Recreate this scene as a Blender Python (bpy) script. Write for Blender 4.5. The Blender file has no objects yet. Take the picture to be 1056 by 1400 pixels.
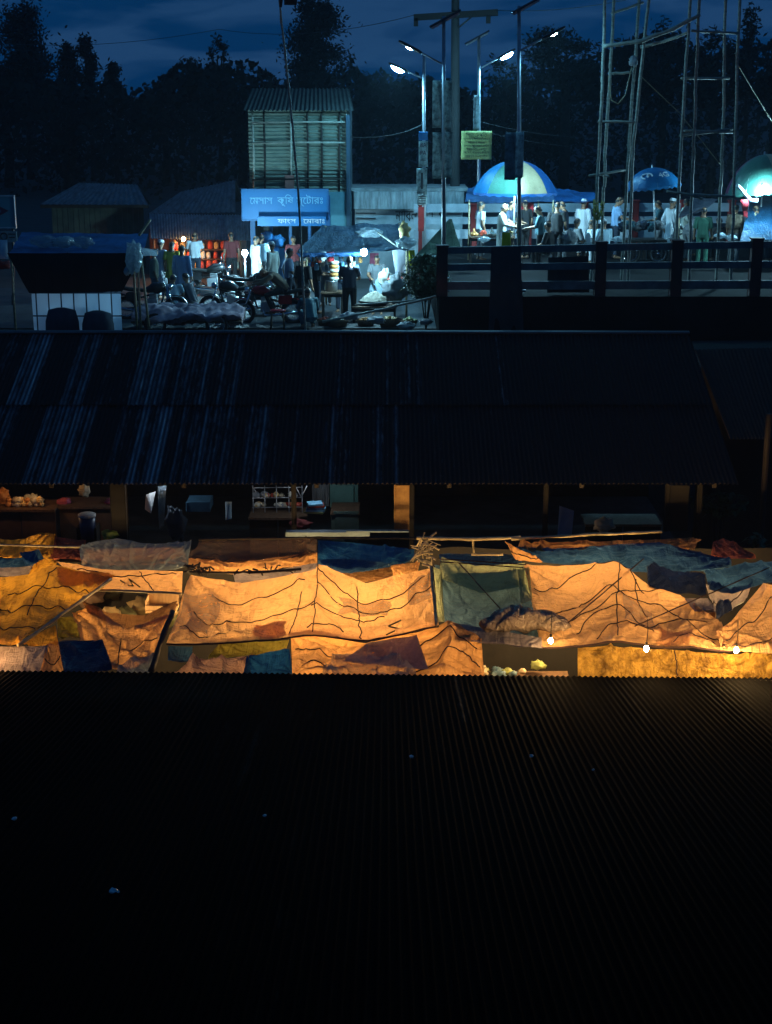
import bpy, math, random
from mathutils import Vector, Matrix, noise as mnoise
random.seed(7)
SC = bpy.context.scene
COL = SC.collection
R = math.radians
PI = math.pi
# ------------------------------------------------------------------ camera
HAZE = 0.0006
F, PITCH, CAMZ = 2060.0, R(15.3), 9.5
CT, ST = math.cos(PITCH), math.sin(PITCH)
cam_d = bpy.data.cameras.new('camera')
cam = bpy.data.objects.new('camera', cam_d)
COL.objects.link(cam)
cam.location = (0, 0, CAMZ)
cam.rotation_euler = (PI / 2 - PITCH, 0, 0)
cam_d.sensor_fit = 'VERTICAL'
cam_d.sensor_height = 24.0
cam_d.lens = 24.0 * F / 1400.0
cam_d.clip_start = 0.3
cam_d.clip_end = 4000
SC.camera = cam

def ray(px, py):
    a, b = (px - 528) / F, (700 - py) / F
    return Vector((a, CT + b * ST, -ST + b * CT))
def at(px, py, Y):            # the place seen at a point of the photo, Y metres away
    d = ray(px, py); t = Y / d.y
    return Vector((d.x * t, Y, CAMZ + d.z * t))
def atz(px, py, z):           # the place seen at a point of the photo, at height z
    d = ray(px, py); t = (z - CAMZ) / d.z
    return Vector((d.x * t, d.y * t, z))
def xat(px, Y, z):
    return (px - 528) / F * (Y * CT + (CAMZ - z) * ST)
def zat(py, Y):
    return at(528, py, Y).z
G, DK = 3.95, 5.0             # height of the bazaar ground and of the bridge deck

# ------------------------------------------------------------------ objects
def wloc(o):
    v = Vector((0, 0, 0))
    while o is not None:
        v += o.location; o = o.parent
    return v
def tag(o, label=None, cat=None, group=None, kind=None):
    if label: o['label'] = label
    if cat: o['category'] = cat
    if group: o['group'] = group
    if kind: o['kind'] = kind
    return o
def empty(name, loc, label, cat, group=None):
    o = bpy.data.objects.new(name, None); COL.objects.link(o)
    o.location = loc; o.empty_display_size = 0.1
    return tag(o, label, cat, group)
def children(o):
    return [c for c in COL.objects if c.parent == o]
def copy_tree(o, parent=None):
    kids = list(o.children)
    c = o.copy(); COL.objects.link(c); c.parent = parent
    for k in kids: copy_tree(k, c)
    return c

class MB:
    """collects shapes in world coordinates; build() links them as one mesh object"""
    def __init__(s): s.v = []; s.f = []; s.mi = []; s.cur = 0
    def add(s, vs, fs):
        b = len(s.v); s.v += [Vector(v) for v in vs]
        for f in fs: s.f.append([b + i for i in f]); s.mi.append(s.cur)
        return s
    def box(s, c, size, rz=0, rx=0, ry=0, taper=1.0):
        M = Matrix.Rotation(rz, 3, 'Z') @ Matrix.Rotation(rx, 3, 'X') @ Matrix.Rotation(ry, 3, 'Y')
        h = Vector(size) / 2; vs = []
        bv = min(0.012, min(h) * 0.25)
        for z in (-1, 1):
            k = taper if z > 0 else 1
            for x, y in ((-1, -1), (1, -1), (1, 1), (-1, 1)):
                for dx, dy in (((bv, 0), (0, bv)) if x * y > 0 else ((0, bv), (bv, 0))):
                    vs.append(M @ Vector((x * (h.x * k - dx), y * (h.y * k - dy), z * h.z)) + Vector(c))
        fs = [list(range(7, -1, -1)), list(range(8, 16))]
        for i in range(8): j = (i + 1) % 8; fs.append([i, j, 8 + j, 8 + i])
        return s.add(vs, fs)
    def tube(s, pts, rad, n=8, cap=True):
        pts = [Vector(p) for p in pts]
        if not hasattr(rad, '__len__'): rad = [rad] * len(pts)
        vs, fs = [], []
        prev = None
        for i, p in enumerate(pts):
            d = (pts[min(i + 1, len(pts) - 1)] - pts[max(i - 1, 0)])
            d = d.normalized() if d.length > 1e-9 else Vector((0, 0, 1))
            ref = Vector((0, 0, 1)) if abs(d.z) < 0.95 else Vector((1, 0, 0))
            a = d.cross(ref).normalized() if prev is None else (prev - d * prev.dot(d)).normalized()
            prev = a; b = d.cross(a)
            for k in range(n):
                t = 2 * PI * k / n
                vs.append(p + (a * math.cos(t) + b * math.sin(t)) * rad[i])
        for i in range(len(pts) - 1):
            for k in range(n):
                l = (k + 1) % n
                fs.append([i * n + k, i * n + l, (i + 1) * n + l, (i + 1) * n + k])
        if cap:
            fs.append(list(range(n - 1, -1, -1))); m = (len(pts) - 1) * n; fs.append(list(range(m, m + n)))
        return s.add(vs, fs)
    def loft(s, rings, side=(1, 0, 0), n=14, cap=True, fold=0.0, nf=7, ph=0.0):
        """rings: (centre, half width along side, half depth across it)"""
        side = Vector(side).normalized(); vs, fs = [], []
        P = [Vector(r[0]) for r in rings]
        for i, (c, rx, ry) in enumerate(rings):
            d = P[min(i + 1, len(P) - 1)] - P[max(i - 1, 0)]
            d = d.normalized() if d.length > 1e-9 else Vector((0, 0, 1))
            a = side - d * side.dot(d)
            a = a.normalized() if a.length > 1e-4 else d.orthogonal().normalized()
            b = d.cross(a)
            for k in range(n):
                t = 2 * PI * k / n
                w = 1 + fold * math.sin(nf * t + ph + i * 0.5) * (i / max(1, len(rings) - 1))
                vs.append(P[i] + a * (rx * w * math.cos(t)) + b * (ry * w * math.sin(t)))
        for i in range(len(P) - 1):
            for k in range(n):
                l = (k + 1) % n
                fs.append([i * n + k, i * n + l, (i + 1) * n + l, (i + 1) * n + k])
        if cap:
            fs.append(list(range(n - 1, -1, -1))); m = (len(P) - 1) * n; fs.append(list(range(m, m + n)))
        return s.add(vs, fs)
    def ball(s, c, r, n=12, m=8, nz=0.0, sd=0.0):
        if not hasattr(r, '__len__'): r = (r, r, r)
        vs, fs = [], []
        for i in range(m + 1):
            th = PI * i / m
            for k in range(n):
                t = 2 * PI * k / n
                u = Vector((math.sin(th) * math.cos(t), math.sin(th) * math.sin(t), math.cos(th)))
                w = 1 + nz * mnoise.noise(u * 2.3 + Vector((sd, sd * 1.7, 0)))
                vs.append(Vector(c) + Vector((u.x * r[0] * w, u.y * r[1] * w, u.z * r[2] * w)))
        for i in range(m):
            for k in range(n):
                l = (k + 1) % n
                fs.append([i * n + k, (i + 1) * n + k, (i + 1) * n + l, i * n + l])
        return s.add(vs, fs)
    def grid(s, fn, nu, nv, thick=0.0):
        P = [[Vector(fn(i / nu, j / nv)) for i in range(nu + 1)] for j in range(nv + 1)]
        vs = [p for row in P for p in row]; w = nu + 1
        fs = [[j * w + i, j * w + i + 1, (j + 1) * w + i + 1, (j + 1) * w + i] for j in range(nv) for i in range(nu)]
        if thick:
            nb = len(vs); off = []
            for j in range(nv + 1):
                for i in range(nu + 1):
                    du = P[j][min(i + 1, nu)] - P[j][max(i - 1, 0)]
                    dv = P[min(j + 1, nv)][i] - P[max(j - 1, 0)][i]
                    nn = du.cross(dv)
                    nn = nn.normalized() if nn.length > 1e-12 else Vector((0, 0, 1))
                    off.append(P[j][i] + nn * thick)
            vs += off
            fs += [[nb + i for i in reversed(f)] for f in list(fs)]
            for i in range(nu):
                a, b = i, i + 1; fs.append([a, nb + a, nb + b, b])
                a, b = nv * w + i, nv * w + i + 1; fs.append([a, b, nb + b, nb + a])
            for j in range(nv):
                a, b = j * w, (j + 1) * w; fs.append([a, b, nb + b, nb + a])
                a, b = j * w + nu, (j + 1) * w + nu; fs.append([a, nb + a, nb + b, b])
        return s.add(vs, fs)
    def torus(s, c, Rr, r, axis='X', n=28, m=8):
        vs, fs = [], []
        for i in range(n):
            t = 2 * PI * i / n
            for k in range(m):
                q = 2 * PI * k / m
                a, b, z = (Rr + r * math.cos(q)) * math.cos(t), (Rr + r * math.cos(q)) * math.sin(t), r * math.sin(q)
                vs.append(Vector(c) + (Vector((z, a, b)) if axis == 'X' else Vector((a, z, b)) if axis == 'Y' else Vector((a, b, z))))
        for i in range(n):
            for k in range(m):
                j, l = (i + 1) % n, (k + 1) % m
                fs.append([i * m + k, j * m + k, j * m + l, i * m + l])
        return s.add(vs, fs)
    def prism(s, pts2, c, thick):
        """flat outline in the XZ plane through c, given thickness along Y"""
        c = Vector(c); n = len(pts2)
        vs = [c + Vector((x, -thick / 2, z)) for x, z in pts2] + [c + Vector((x, thick / 2, z)) for x, z in pts2]
        fs = [list(range(n)), list(range(2 * n - 1, n - 1, -1))] + [[i, n + i, n + (i + 1) % n, (i + 1) % n] for i in range(n)]
        return s.add(vs, fs)
    def build(s, name, mats, parent=None, smooth=False, flip=True):
        me = bpy.data.meshes.new(name)
        o0 = wloc(parent) if parent is not None else Vector((0, 0, 0))
        me.from_pydata([tuple(v - o0) for v in s.v], [], s.f)
        if not isinstance(mats, (list, tuple)): mats = [mats]
        for m in mats: me.materials.append(m)
        for p, i in zip(me.polygons, s.mi): p.material_index = min(i, len(mats) - 1); p.use_smooth = smooth
        me.update(); me.validate()
        o = bpy.data.objects.new(name, me); COL.objects.link(o)
        if parent is not None: o.parent = parent
        return o

def origin_to(o, p):
    """moves a top-level mesh's origin to its base"""
    p = Vector(p); o.data.transform(Matrix.Translation(-p)); o.location = p
    return o
def solo(mb, name, mats, label, cat, group=None, smooth=False, kind=None):
    o = mb.build(name, mats, None, smooth)
    if o.data.vertices and not kind:
        vs = [v.co for v in o.data.vertices]
        c = sum(vs, Vector()) / len(vs); c.z = min(v.z for v in vs); origin_to(o, c)
    return tag(o, label, cat, group, kind)
def remesh(o, voxel, smooth=2):
    m = o.modifiers.new('r', 'REMESH'); m.mode = 'VOXEL'; m.voxel_size = voxel; m.use_smooth_shade = True
    if smooth:
        s = o.modifiers.new('s', 'SMOOTH'); s.iterations = smooth; s.factor = 0.5
    dg = bpy.context.evaluated_depsgraph_get()
    me = bpy.data.meshes.new_from_object(o.evaluated_get(dg))
    old = o.data; mats = list(old.materials)
    o.modifiers.clear(); o.data = me
    if not me.materials:
        for mm in mats: me.materials.append(mm)
    for p in me.polygons: p.use_smooth = True
    bpy.data.meshes.remove(old)
    return o
def vis(s):
    """Bengali in drawing order: vowel signs that stand left of their consonant go before it"""
    out = []
    for ch in s:
        if ch in '\u09bf\u09c7\u09c8' and out: out.insert(len(out) - 1, ch)
        elif ch == '\u09cb' and out: out.insert(len(out) - 1, '\u09c7'); out.append('\u09be')
        elif ch == '\u09c3' or ch != '\u200c': out.append(ch)
    return ''.join(out)
def text_mb(mb, txt, centre, size, width=None, depth=0.01, shear=0.0, facing=None):
    """raised lettering facing the camera side (-Y), fitted to a width"""
    cu = bpy.data.curves.new('t', 'FONT'); cu.body = vis(txt); cu.size = size; cu.align_x = 'CENTER'; cu.align_y = 'CENTER'
    cu.extrude = depth / 2; cu.shear = shear; cu.resolution_u = 3
    o = bpy.data.objects.new('t', cu); COL.objects.link(o)
    dg = bpy.context.evaluated_depsgraph_get()
    me = bpy.data.meshes.new_from_object(o.evaluated_get(dg))
    xs = [v.co.x for v in me.vertices] or [0, 1]
    ys = [v.co.y for v in me.vertices] or [0, 1]
    k = width / (max(xs) - min(xs)) if width else 1.0
    cx, cy = (max(xs) + min(xs)) / 2, (max(ys) + min(ys)) / 2
    c = Vector(centre)
    M = facing or Matrix.Identity(3)
    vs = [c + M @ Vector(((v.co.x - cx) * k, -v.co.z, v.co.y - cy)) for v in me.vertices]
    mb.add(vs, [list(p.vertices) for p in me.polygons])
    bpy.data.objects.remove(o); bpy.data.curves.remove(cu); bpy.data.meshes.remove(me)
    return mb

# ------------------------------------------------------------------ materials
def newmat(name):
    m = bpy.data.materials.new(name); m.use_nodes = True
    nt = m.node_tree; nt.nodes.clear()
    return m, nt, nt.nodes, nt.links
def c4(c): return (c[0], c[1], c[2], 1)
def mat(name, col, rough=0.7, metal=0.0, col2=None, scale=6.0, contrast=0.5, bump=0.0, bscale=None, stretch=(1, 1, 1), spec=0.5):
    """painted / worn surface: two colours mixed by noise in object space, plus bump"""
    m, nt, N, L = newmat(name)
    out = N.new('ShaderNodeOutputMaterial'); b = N.new('ShaderNodeBsdfPrincipled')
    L.new(b.outputs[0], out.inputs[0])
    b.inputs['Roughness'].default_value = rough; b.inputs['Metallic'].default_value = metal
    b.inputs['Specular IOR Level'].default_value = spec
    tc = N.new('ShaderNodeTexCoord'); mp = N.new('ShaderNodeMapping'); mp.inputs['Scale'].default_value = stretch
    L.new(tc.outputs['Object'], mp.inputs[0])
    if col2 is None: col2 = tuple(x * 0.6 for x in col)
    n1 = N.new('ShaderNodeTexNoise'); n1.inputs['Scale'].default_value = scale; n1.inputs['Detail'].default_value = 8; n1.inputs['Roughness'].default_value = 0.65
    L.new(mp.outputs[0], n1.inputs['Vector'])
    r = N.new('ShaderNodeValToRGB')
    r.color_ramp.elements[0].position = 0.5 - 0.5 * (1 - contrast) * 0.6 - 0.02; r.color_ramp.elements[1].position = 0.5 + 0.5 * (1 - contrast) * 0.6 + 0.02
    r.color_ramp.elements[0].color = c4(col2); r.color_ramp.elements[1].color = c4(col)
    L.new(n1.outputs[0], r.inputs[0]); L.new(r.outputs[0], b.inputs['Base Color'])
    if bump:
        n2 = N.new('ShaderNodeTexNoise'); n2.inputs['Scale'].default_value = bscale or scale * 4; n2.inputs['Detail'].default_value = 5
        L.new(mp.outputs[0], n2.inputs['Vector'])
        bp = N.new('ShaderNodeBump'); bp.inputs['Strength'].default_value = bump; bp.inputs['Distance'].default_value = 0.02
        L.new(n2.outputs[0], bp.inputs['Height']); L.new(bp.outputs[0], b.inputs['Normal'])
    return m
def tarpmat(name, col, col2, trans=0.5, rough=0.35, scale=1.6, crease=0.5, gloss=0.25):
    """thin woven plastic: part of the light from below comes through"""
    m, nt, N, L = newmat(name)
    out = N.new('ShaderNodeOutputMaterial')
    tc = N.new('ShaderNodeTexCoord')
    n1 = N.new('ShaderNodeTexNoise'); n1.inputs['Scale'].default_value = scale; n1.inputs['Detail'].default_value = 7; n1.inputs['Roughness'].default_value = 0.6
    L.new(tc.outputs['Object'], n1.inputs['Vector'])
    r = N.new('ShaderNodeValToRGB'); r.color_ramp.elements[0].position = 0.36; r.color_ramp.elements[1].position = 0.58
    r.color_ramp.elements[0].color = c4(col2); r.color_ramp.elements[1].color = c4(col)
    L.new(n1.outputs[0], r.inputs[0])
    # small stains
    n3 = N.new('ShaderNodeTexNoise'); n3.inputs['Scale'].default_value = 9; n3.inputs['Detail'].default_value = 4
    L.new(tc.outputs['Object'], n3.inputs['Vector'])
    r3 = N.new('ShaderNodeValToRGB'); r3.color_ramp.elements[0].position = 0.27; r3.color_ramp.elements[1].position = 0.40
    r3.color_ramp.elements[0].color = (0.42, 0.36, 0.32, 1); r3.color_ramp.elements[1].color = (1, 1, 1, 1)
    L.new(n3.outputs[0], r3.inputs[0])
    mx = N.new('ShaderNodeMixRGB'); mx.blend_type = 'MULTIPLY'; mx.inputs[0].default_value = 0.4
    L.new(r.outputs[0], mx.inputs[1]); L.new(r3.outputs[0], mx.inputs[2])
    # fold shading painted into the base colour as thin dark lines
    nf_ = N.new('ShaderNodeTexNoise'); nf_.inputs['Scale'].default_value = 1.1; nf_.inputs['Detail'].default_value = 3; nf_.inputs['Distortion'].default_value = 1.4
    L.new(tc.outputs['Object'], nf_.inputs['Vector'])
    f1 = N.new('ShaderNodeMath'); f1.operation = 'SUBTRACT'; f1.inputs[1].default_value = 0.5; L.new(nf_.outputs[0], f1.inputs[0])
    f2 = N.new('ShaderNodeMath'); f2.operation = 'ABSOLUTE'; L.new(f1.outputs[0], f2.inputs[0])
    f3 = N.new('ShaderNodeMapRange'); f3.inputs[1].default_value = 0.0; f3.inputs[2].default_value = 0.022; f3.inputs[3].default_value = 0.74; f3.inputs[4].default_value = 1.0; L.new(f2.outputs[0], f3.inputs[0])
    mxf = N.new('ShaderNodeMixRGB'); mxf.blend_type = 'MULTIPLY'; mxf.inputs[0].default_value = min(1.0, crease); L.new(mx.outputs[0], mxf.inputs[1]); L.new(f3.outputs[0], mxf.inputs[2]); mx = mxf
    # creases: stretched noise, two directions
    mp = N.new('ShaderNodeMapping'); mp.inputs['Scale'].default_value = (1.3, 7, 3); mp.inputs['Rotation'].default_value = (0, 0, 0.35)
    L.new(tc.outputs['Object'], mp.inputs[0])
    n2 = N.new('ShaderNodeTexNoise'); n2.inputs['Scale'].default_value = 2.2; n2.inputs['Detail'].default_value = 6; n2.inputs['Distortion'].default_value = 0.8
    L.new(mp.outputs[0], n2.inputs['Vector'])
    mp2 = N.new('ShaderNodeMapping'); mp2.inputs['Scale'].default_value = (6, 1.2, 3); mp2.inputs['Rotation'].default_value = (0, 0, -0.25)
    L.new(tc.outputs['Object'], mp2.inputs[0])
    n4 = N.new('ShaderNodeTexNoise'); n4.inputs['Scale'].default_value = 2.0; n4.inputs['Detail'].default_value = 6; n4.inputs['Distortion'].default_value = 1.2
    L.new(mp2.outputs[0], n4.inputs['Vector'])
    ad = N.new('ShaderNodeMath'); ad.operation = 'ADD'; L.new(n2.outputs[0], ad.inputs[0]); L.new(n4.outputs[0], ad.inputs[1])
    bp = N.new('ShaderNodeBump'); bp.inputs['Strength'].default_value = crease; bp.inputs['Distance'].default_value = 0.09
    L.new(ad.outputs[0], bp.inputs['Height'])
    b = N.new('ShaderNodeBsdfPrincipled'); b.inputs['Roughness'].default_value = rough; b.inputs['Specular IOR Level'].default_value = gloss
    L.new(mx.outputs[0], b.inputs['Base Color']); L.new(bp.outputs[0], b.inputs['Normal'])
    t = N.new('ShaderNodeBsdfTranslucent'); L.new(mx.outputs[0], t.inputs[0]); L.new(bp.outputs[0], t.inputs['Normal'])
    mix = N.new('ShaderNodeMixShader'); mix.inputs[0].default_value = trans
    L.new(b.outputs[0], mix.inputs[1]); L.new(t.outputs[0], mix.inputs[2]); L.new(mix.outputs[0], out.inputs[0])
    return m
def filmmat(name, col, clear=0.45, crease=1.0):
    """crumpled clear plastic film"""
    m, nt, N, L = newmat(name)
    out = N.new('ShaderNodeOutputMaterial'); tc = N.new('ShaderNodeTexCoord')
    mp = N.new('ShaderNodeMapping'); mp.inputs['Scale'].default_value = (2.5, 6, 3); mp.inputs['Rotation'].default_value = (0, 0, 0.3)
    L.new(tc.outputs['Object'], mp.inputs[0])
    n2 = N.new('ShaderNodeTexNoise'); n2.inputs['Scale'].default_value = 2.6; n2.inputs['Detail'].default_value = 7; n2.inputs['Distortion'].default_value = 1.5
    L.new(mp.outputs[0], n2.inputs['Vector'])
    bp = N.new('ShaderNodeBump'); bp.inputs['Strength'].default_value = crease; bp.inputs['Distance'].default_value = 0.12
    L.new(n2.outputs[0], bp.inputs['Height'])
    d = N.new('ShaderNodeBsdfPrincipled'); d.inputs['Base Color'].default_value = c4(col); d.inputs['Roughness'].default_value = 0.16; d.inputs['Specular IOR Level'].default_value = 0.9
    L.new(bp.outputs[0], d.inputs['Normal'])
    tl = N.new('ShaderNodeBsdfTranslucent'); tl.inputs[0].default_value = c4(col); L.new(bp.outputs[0], tl.inputs['Normal'])
    m1 = N.new('ShaderNodeMixShader'); m1.inputs[0].default_value = 0.4; L.new(d.outputs[0], m1.inputs[1]); L.new(tl.outputs[0], m1.inputs[2])
    tr = N.new('ShaderNodeBsdfTransparent')
    m2 = N.new('ShaderNodeMixShader'); m2.inputs[0].default_value = clear
    L.new(m1.outputs[0], m2.inputs[1]); L.new(tr.outputs[0], m2.inputs[2]); L.new(m2.outputs[0], out.inputs[0])
    return m
def emit(name, col, strength):
    m, nt, N, L = newmat(name)
    out = N.new('ShaderNodeOutputMaterial'); e = N.new('ShaderNodeEmission')
    e.inputs[0].default_value = c4(col); e.inputs[1].default_value = strength
    L.new(e.outputs[0], out.inputs[0])
    return m
def tinmat(name, shiny, rust, width, cut, seed=0.0, rough=0.38, xcut=None, spec=0.25, met=0.85, valley=None):
    """corrugated sheets: newer galvanised ones between rusted ones, chosen per sheet (object X)"""
    m, nt, N, L = newmat(name)
    out = N.new('ShaderNodeOutputMaterial'); b = N.new('ShaderNodeBsdfPrincipled'); L.new(b.outputs[0], out.inputs[0])
    tc = N.new('ShaderNodeTexCoord'); sp = N.new('ShaderNodeSeparateXYZ'); L.new(tc.outputs['Object'], sp.inputs[0])
    at_ = N.new('ShaderNodeAttribute'); at_.attribute_name = 'row'
    a = N.new('ShaderNodeMath'); a.operation = 'MULTIPLY_ADD'; a.inputs[1].default_value = 1.0 / width; L.new(sp.outputs[0], a.inputs[0])
    sd = N.new('ShaderNodeMath'); sd.operation = 'MULTIPLY_ADD'; sd.inputs[1].default_value = 13.37; sd.inputs[2].default_value = seed; L.new(at_.outputs['Fac'], sd.inputs[0])
    L.new(sd.outputs[0], a.inputs[2])
    fl = N.new('ShaderNodeMath'); fl.operation = 'FLOOR'; L.new(a.outputs[0], fl.inputs[0])
    wn = N.new('ShaderNodeTexWhiteNoise'); wn.noise_dimensions = '1D'; L.new(fl.outputs[0], wn.inputs['W'])
    sn = N.new('ShaderNodeTexNoise'); sn.noise_dimensions = '1D'; sn.inputs['Scale'].default_value = 2.3; sn.inputs['Detail'].default_value = 4; L.new(a.outputs[0], sn.inputs['W'])
    sm = N.new('ShaderNodeMath'); sm.operation = 'MULTIPLY_ADD'; sm.inputs[1].default_value = 0.55; L.new(wn.outputs['Value'], sm.inputs[0])
    sm2 = N.new('ShaderNodeMath'); sm2.operation = 'MULTIPLY_ADD'; sm2.inputs[1].default_value = 1.1; sm2.inputs[2].default_value = -0.3; L.new(sn.outputs[0], sm2.inputs[0]); L.new(sm2.outputs[0], sm.inputs[2])
    src = sm.outputs[0]
    if xcut is not None:      # weaker light at the right-hand end, painted into the sheet colour
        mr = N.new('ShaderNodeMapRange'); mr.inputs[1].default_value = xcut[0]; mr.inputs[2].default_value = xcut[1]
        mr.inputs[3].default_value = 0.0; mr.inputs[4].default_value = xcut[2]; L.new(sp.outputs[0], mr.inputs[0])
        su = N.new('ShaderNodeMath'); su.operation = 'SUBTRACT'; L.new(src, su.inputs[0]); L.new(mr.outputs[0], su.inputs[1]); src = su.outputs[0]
    n1 = N.new('ShaderNodeTexNoise'); n1.inputs['Scale'].default_value = 3.0; n1.inputs['Detail'].default_value = 9; n1.inputs['Roughness'].default_value = 0.7
    mp = N.new('ShaderNodeMapping'); mp.inputs['Scale'].default_value = (5, 1, 1); L.new(tc.outputs['Object'], mp.inputs[0]); L.new(mp.outputs[0], n1.inputs['Vector'])
    ad = N.new('ShaderNodeMath'); ad.operation = 'MULTIPLY_ADD'; ad.inputs[1].default_value = 0.85; L.new(n1.outputs[0], ad.inputs[0])
    s2 = N.new('ShaderNodeMath'); s2.operation = 'MULTIPLY_ADD'; s2.inputs[1].default_value = 0.75; s2.inputs[2].default_value = -0.42; L.new(src, s2.inputs[0]); L.new(s2.outputs[0], ad.inputs[2])
    r = N.new('ShaderNodeValToRGB'); r.color_ramp.elements[0].position = cut - 0.13; r.color_ramp.elements[1].position = cut + 0.24
    L.new(ad.outputs[0], r.inputs[0])
    if valley:                # shade of the corrugation valleys, painted into the colour
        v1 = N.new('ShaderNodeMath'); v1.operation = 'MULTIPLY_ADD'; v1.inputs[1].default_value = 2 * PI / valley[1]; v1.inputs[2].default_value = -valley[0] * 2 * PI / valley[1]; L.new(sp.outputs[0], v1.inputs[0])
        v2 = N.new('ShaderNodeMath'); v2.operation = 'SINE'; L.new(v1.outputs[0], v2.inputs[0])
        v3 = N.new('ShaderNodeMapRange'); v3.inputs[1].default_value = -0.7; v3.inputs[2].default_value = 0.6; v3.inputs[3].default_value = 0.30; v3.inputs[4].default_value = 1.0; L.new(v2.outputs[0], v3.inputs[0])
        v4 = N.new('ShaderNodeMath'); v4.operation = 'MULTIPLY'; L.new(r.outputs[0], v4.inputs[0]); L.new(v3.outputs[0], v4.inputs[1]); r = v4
    mx = N.new('ShaderNodeMixRGB'); mx.inputs[1].default_value = c4(rust); mx.inputs[2].default_value = c4(shiny); L.new(r.outputs[0], mx.inputs[0])
    L.new(mx.outputs[0], b.inputs['Base Color'])
    m3 = N.new('ShaderNodeMath'); m3.operation = 'MULTIPLY'; m3.inputs[1].default_value = met; L.new(r.outputs[0], m3.inputs[0]); L.new(m3.outputs[0], b.inputs['Metallic'])
    mr2 = N.new('ShaderNodeMapRange'); mr2.inputs[3].default_value = 0.9; mr2.inputs[4].default_value = rough; L.new(r.outputs[0], mr2.inputs[0]); L.new(mr2.outputs[0], b.inputs['Roughness'])
    b.inputs['Specular IOR Level'].default_value = spec
    return m
def corrugated(mb, p00, p10, p01, p11, pitch=0.076, amp=0.011, nv=2, per=8, thick=0.0):
    """wavy sheet: p00->p10 along the waves' row, p00->p01 down the slope"""
    p00, p10, p01, p11 = map(Vector, (p00, p10, p01, p11))
    L_ = (p10 - p00).length; n = max(4, int(L_ / pitch)) * per
    nn = (p10 - p00).cross(p01 - p00).normalized()
    if nn.z < 0 or (abs(nn.z) < 1e-3 and nn.y > 0): nn = -nn
    def fn(u, v):
        a = p00.lerp(p10, u).lerp(p01.lerp(p11, u), v)
        return a + nn * (amp * math.sin(2 * PI * u * n / per) + 0.004 * mnoise.noise(Vector((u * L_ * 1.3, v * 3, 1.7))))
    return mb.grid(fn, n, nv, thick)
def set_row(o, rows):
    a = o.data.attributes.new('row', 'FLOAT', 'POINT')
    a.data.foreach_set('value', rows)
# ------------------------------------------------------------------ dusk sky, last light
SUN_EL, SUN_ROT = R(-3.0), R(200)
wd = bpy.data.worlds.new("World"); SC.world = wd; wd.use_nodes = True
nt = wd.node_tree; nt.nodes.clear(); N, L = nt.nodes, nt.links
wo = N.new('ShaderNodeOutputWorld'); bg = N.new('ShaderNodeBackground'); L.new(bg.outputs[0], wo.inputs[0])
sky = N.new('ShaderNodeTexSky'); sky.sky_type = 'NISHITA'; sky.sun_disc = False
sky.sun_elevation = SUN_EL; sky.sun_rotation = SUN_ROT; sky.ozone_density = 3.0
tc = N.new('ShaderNodeTexCoord')
mp = N.new('ShaderNodeMapping'); mp.inputs['Scale'].default_value = (9, 9, 42); mp.inputs['Location'].default_value = (3.1, 0.4, 1.45)
L.new(tc.outputs['Generated'], mp.inputs[0])
cn = N.new('ShaderNodeTexNoise'); cn.inputs['Scale'].default_value = 1.0; cn.inputs['Detail'].default_value = 9; cn.inputs['Roughness'].default_value = 0.52; cn.inputs['Distortion'].default_value = 0.35
L.new(mp.outputs[0], cn.inputs['Vector'])
cr = N.new('ShaderNodeValToRGB'); cr.color_ramp.elements[0].position = 0.44; cr.color_ramp.elements[1].position = 0.60
cr.color_ramp.elements[0].color = (0, 0, 0, 1); cr.color_ramp.elements[1].color = (1, 1, 1, 1)
L.new(cn.outputs[0], cr.inputs[0])
tint = N.new('ShaderNodeMixRGB'); tint.blend_type = 'MULTIPLY'; tint.inputs[0].default_value = 1; tint.inputs[2].default_value = (0.3, 0.5, 1.0, 1)
L.new(sky.outputs[0], tint.inputs[1])
cl = N.new('ShaderNodeMixRGB'); cl.inputs[2].default_value = (0.12, 0.52, 1.42, 1)      # thin high cloud still catching light
dp = N.new('ShaderNodeMixRGB'); dp.blend_type = 'ADD'; dp.inputs[0].default_value = 1; dp.inputs[2].default_value = (0.006, 0.27, 0.98, 1); L.new(tint.outputs[0], dp.inputs[1])
L.new(cr.outputs[0], cl.inputs[0]); L.new(dp.outputs[0], cl.inputs[1])
L.new(cl.outputs[0], bg.inputs[0]); bg.inputs[1].default_value = 0.1
SKY_NODES = (sky, tint, cl, bg)
sun_d = bpy.data.lights.new('sun', 'SUN'); sun = bpy.data.objects.new('sun', sun_d); COL.objects.link(sun)
sun_d.energy = 0.006; sun_d.angle = R(20); sun_d.color = (0.6, 0.75, 1.0)
sun.rotation_euler = (R(50), 0, R(160))
SC.view_settings.view_transform = 'Standard'; SC.view_settings.look = 'None'
SC.view_settings.exposure = 0; SC.view_settings.gamma = 1
SC.cycles.use_denoising = True
SC.cycles.max_bounces = 6; SC.cycles.transparent_max_bounces = 8; SC.cycles.transmission_bounces = 4; SC.cycles.glossy_bounces = 2; SC.cycles.diffuse_bounces = 3
SC.cycles.sample_clamp_indirect = 3.0; SC.cycles.caustics_reflective = False; SC.cycles.caustics_refractive = False
SC.cycles.volume_bounces = 0

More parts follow.
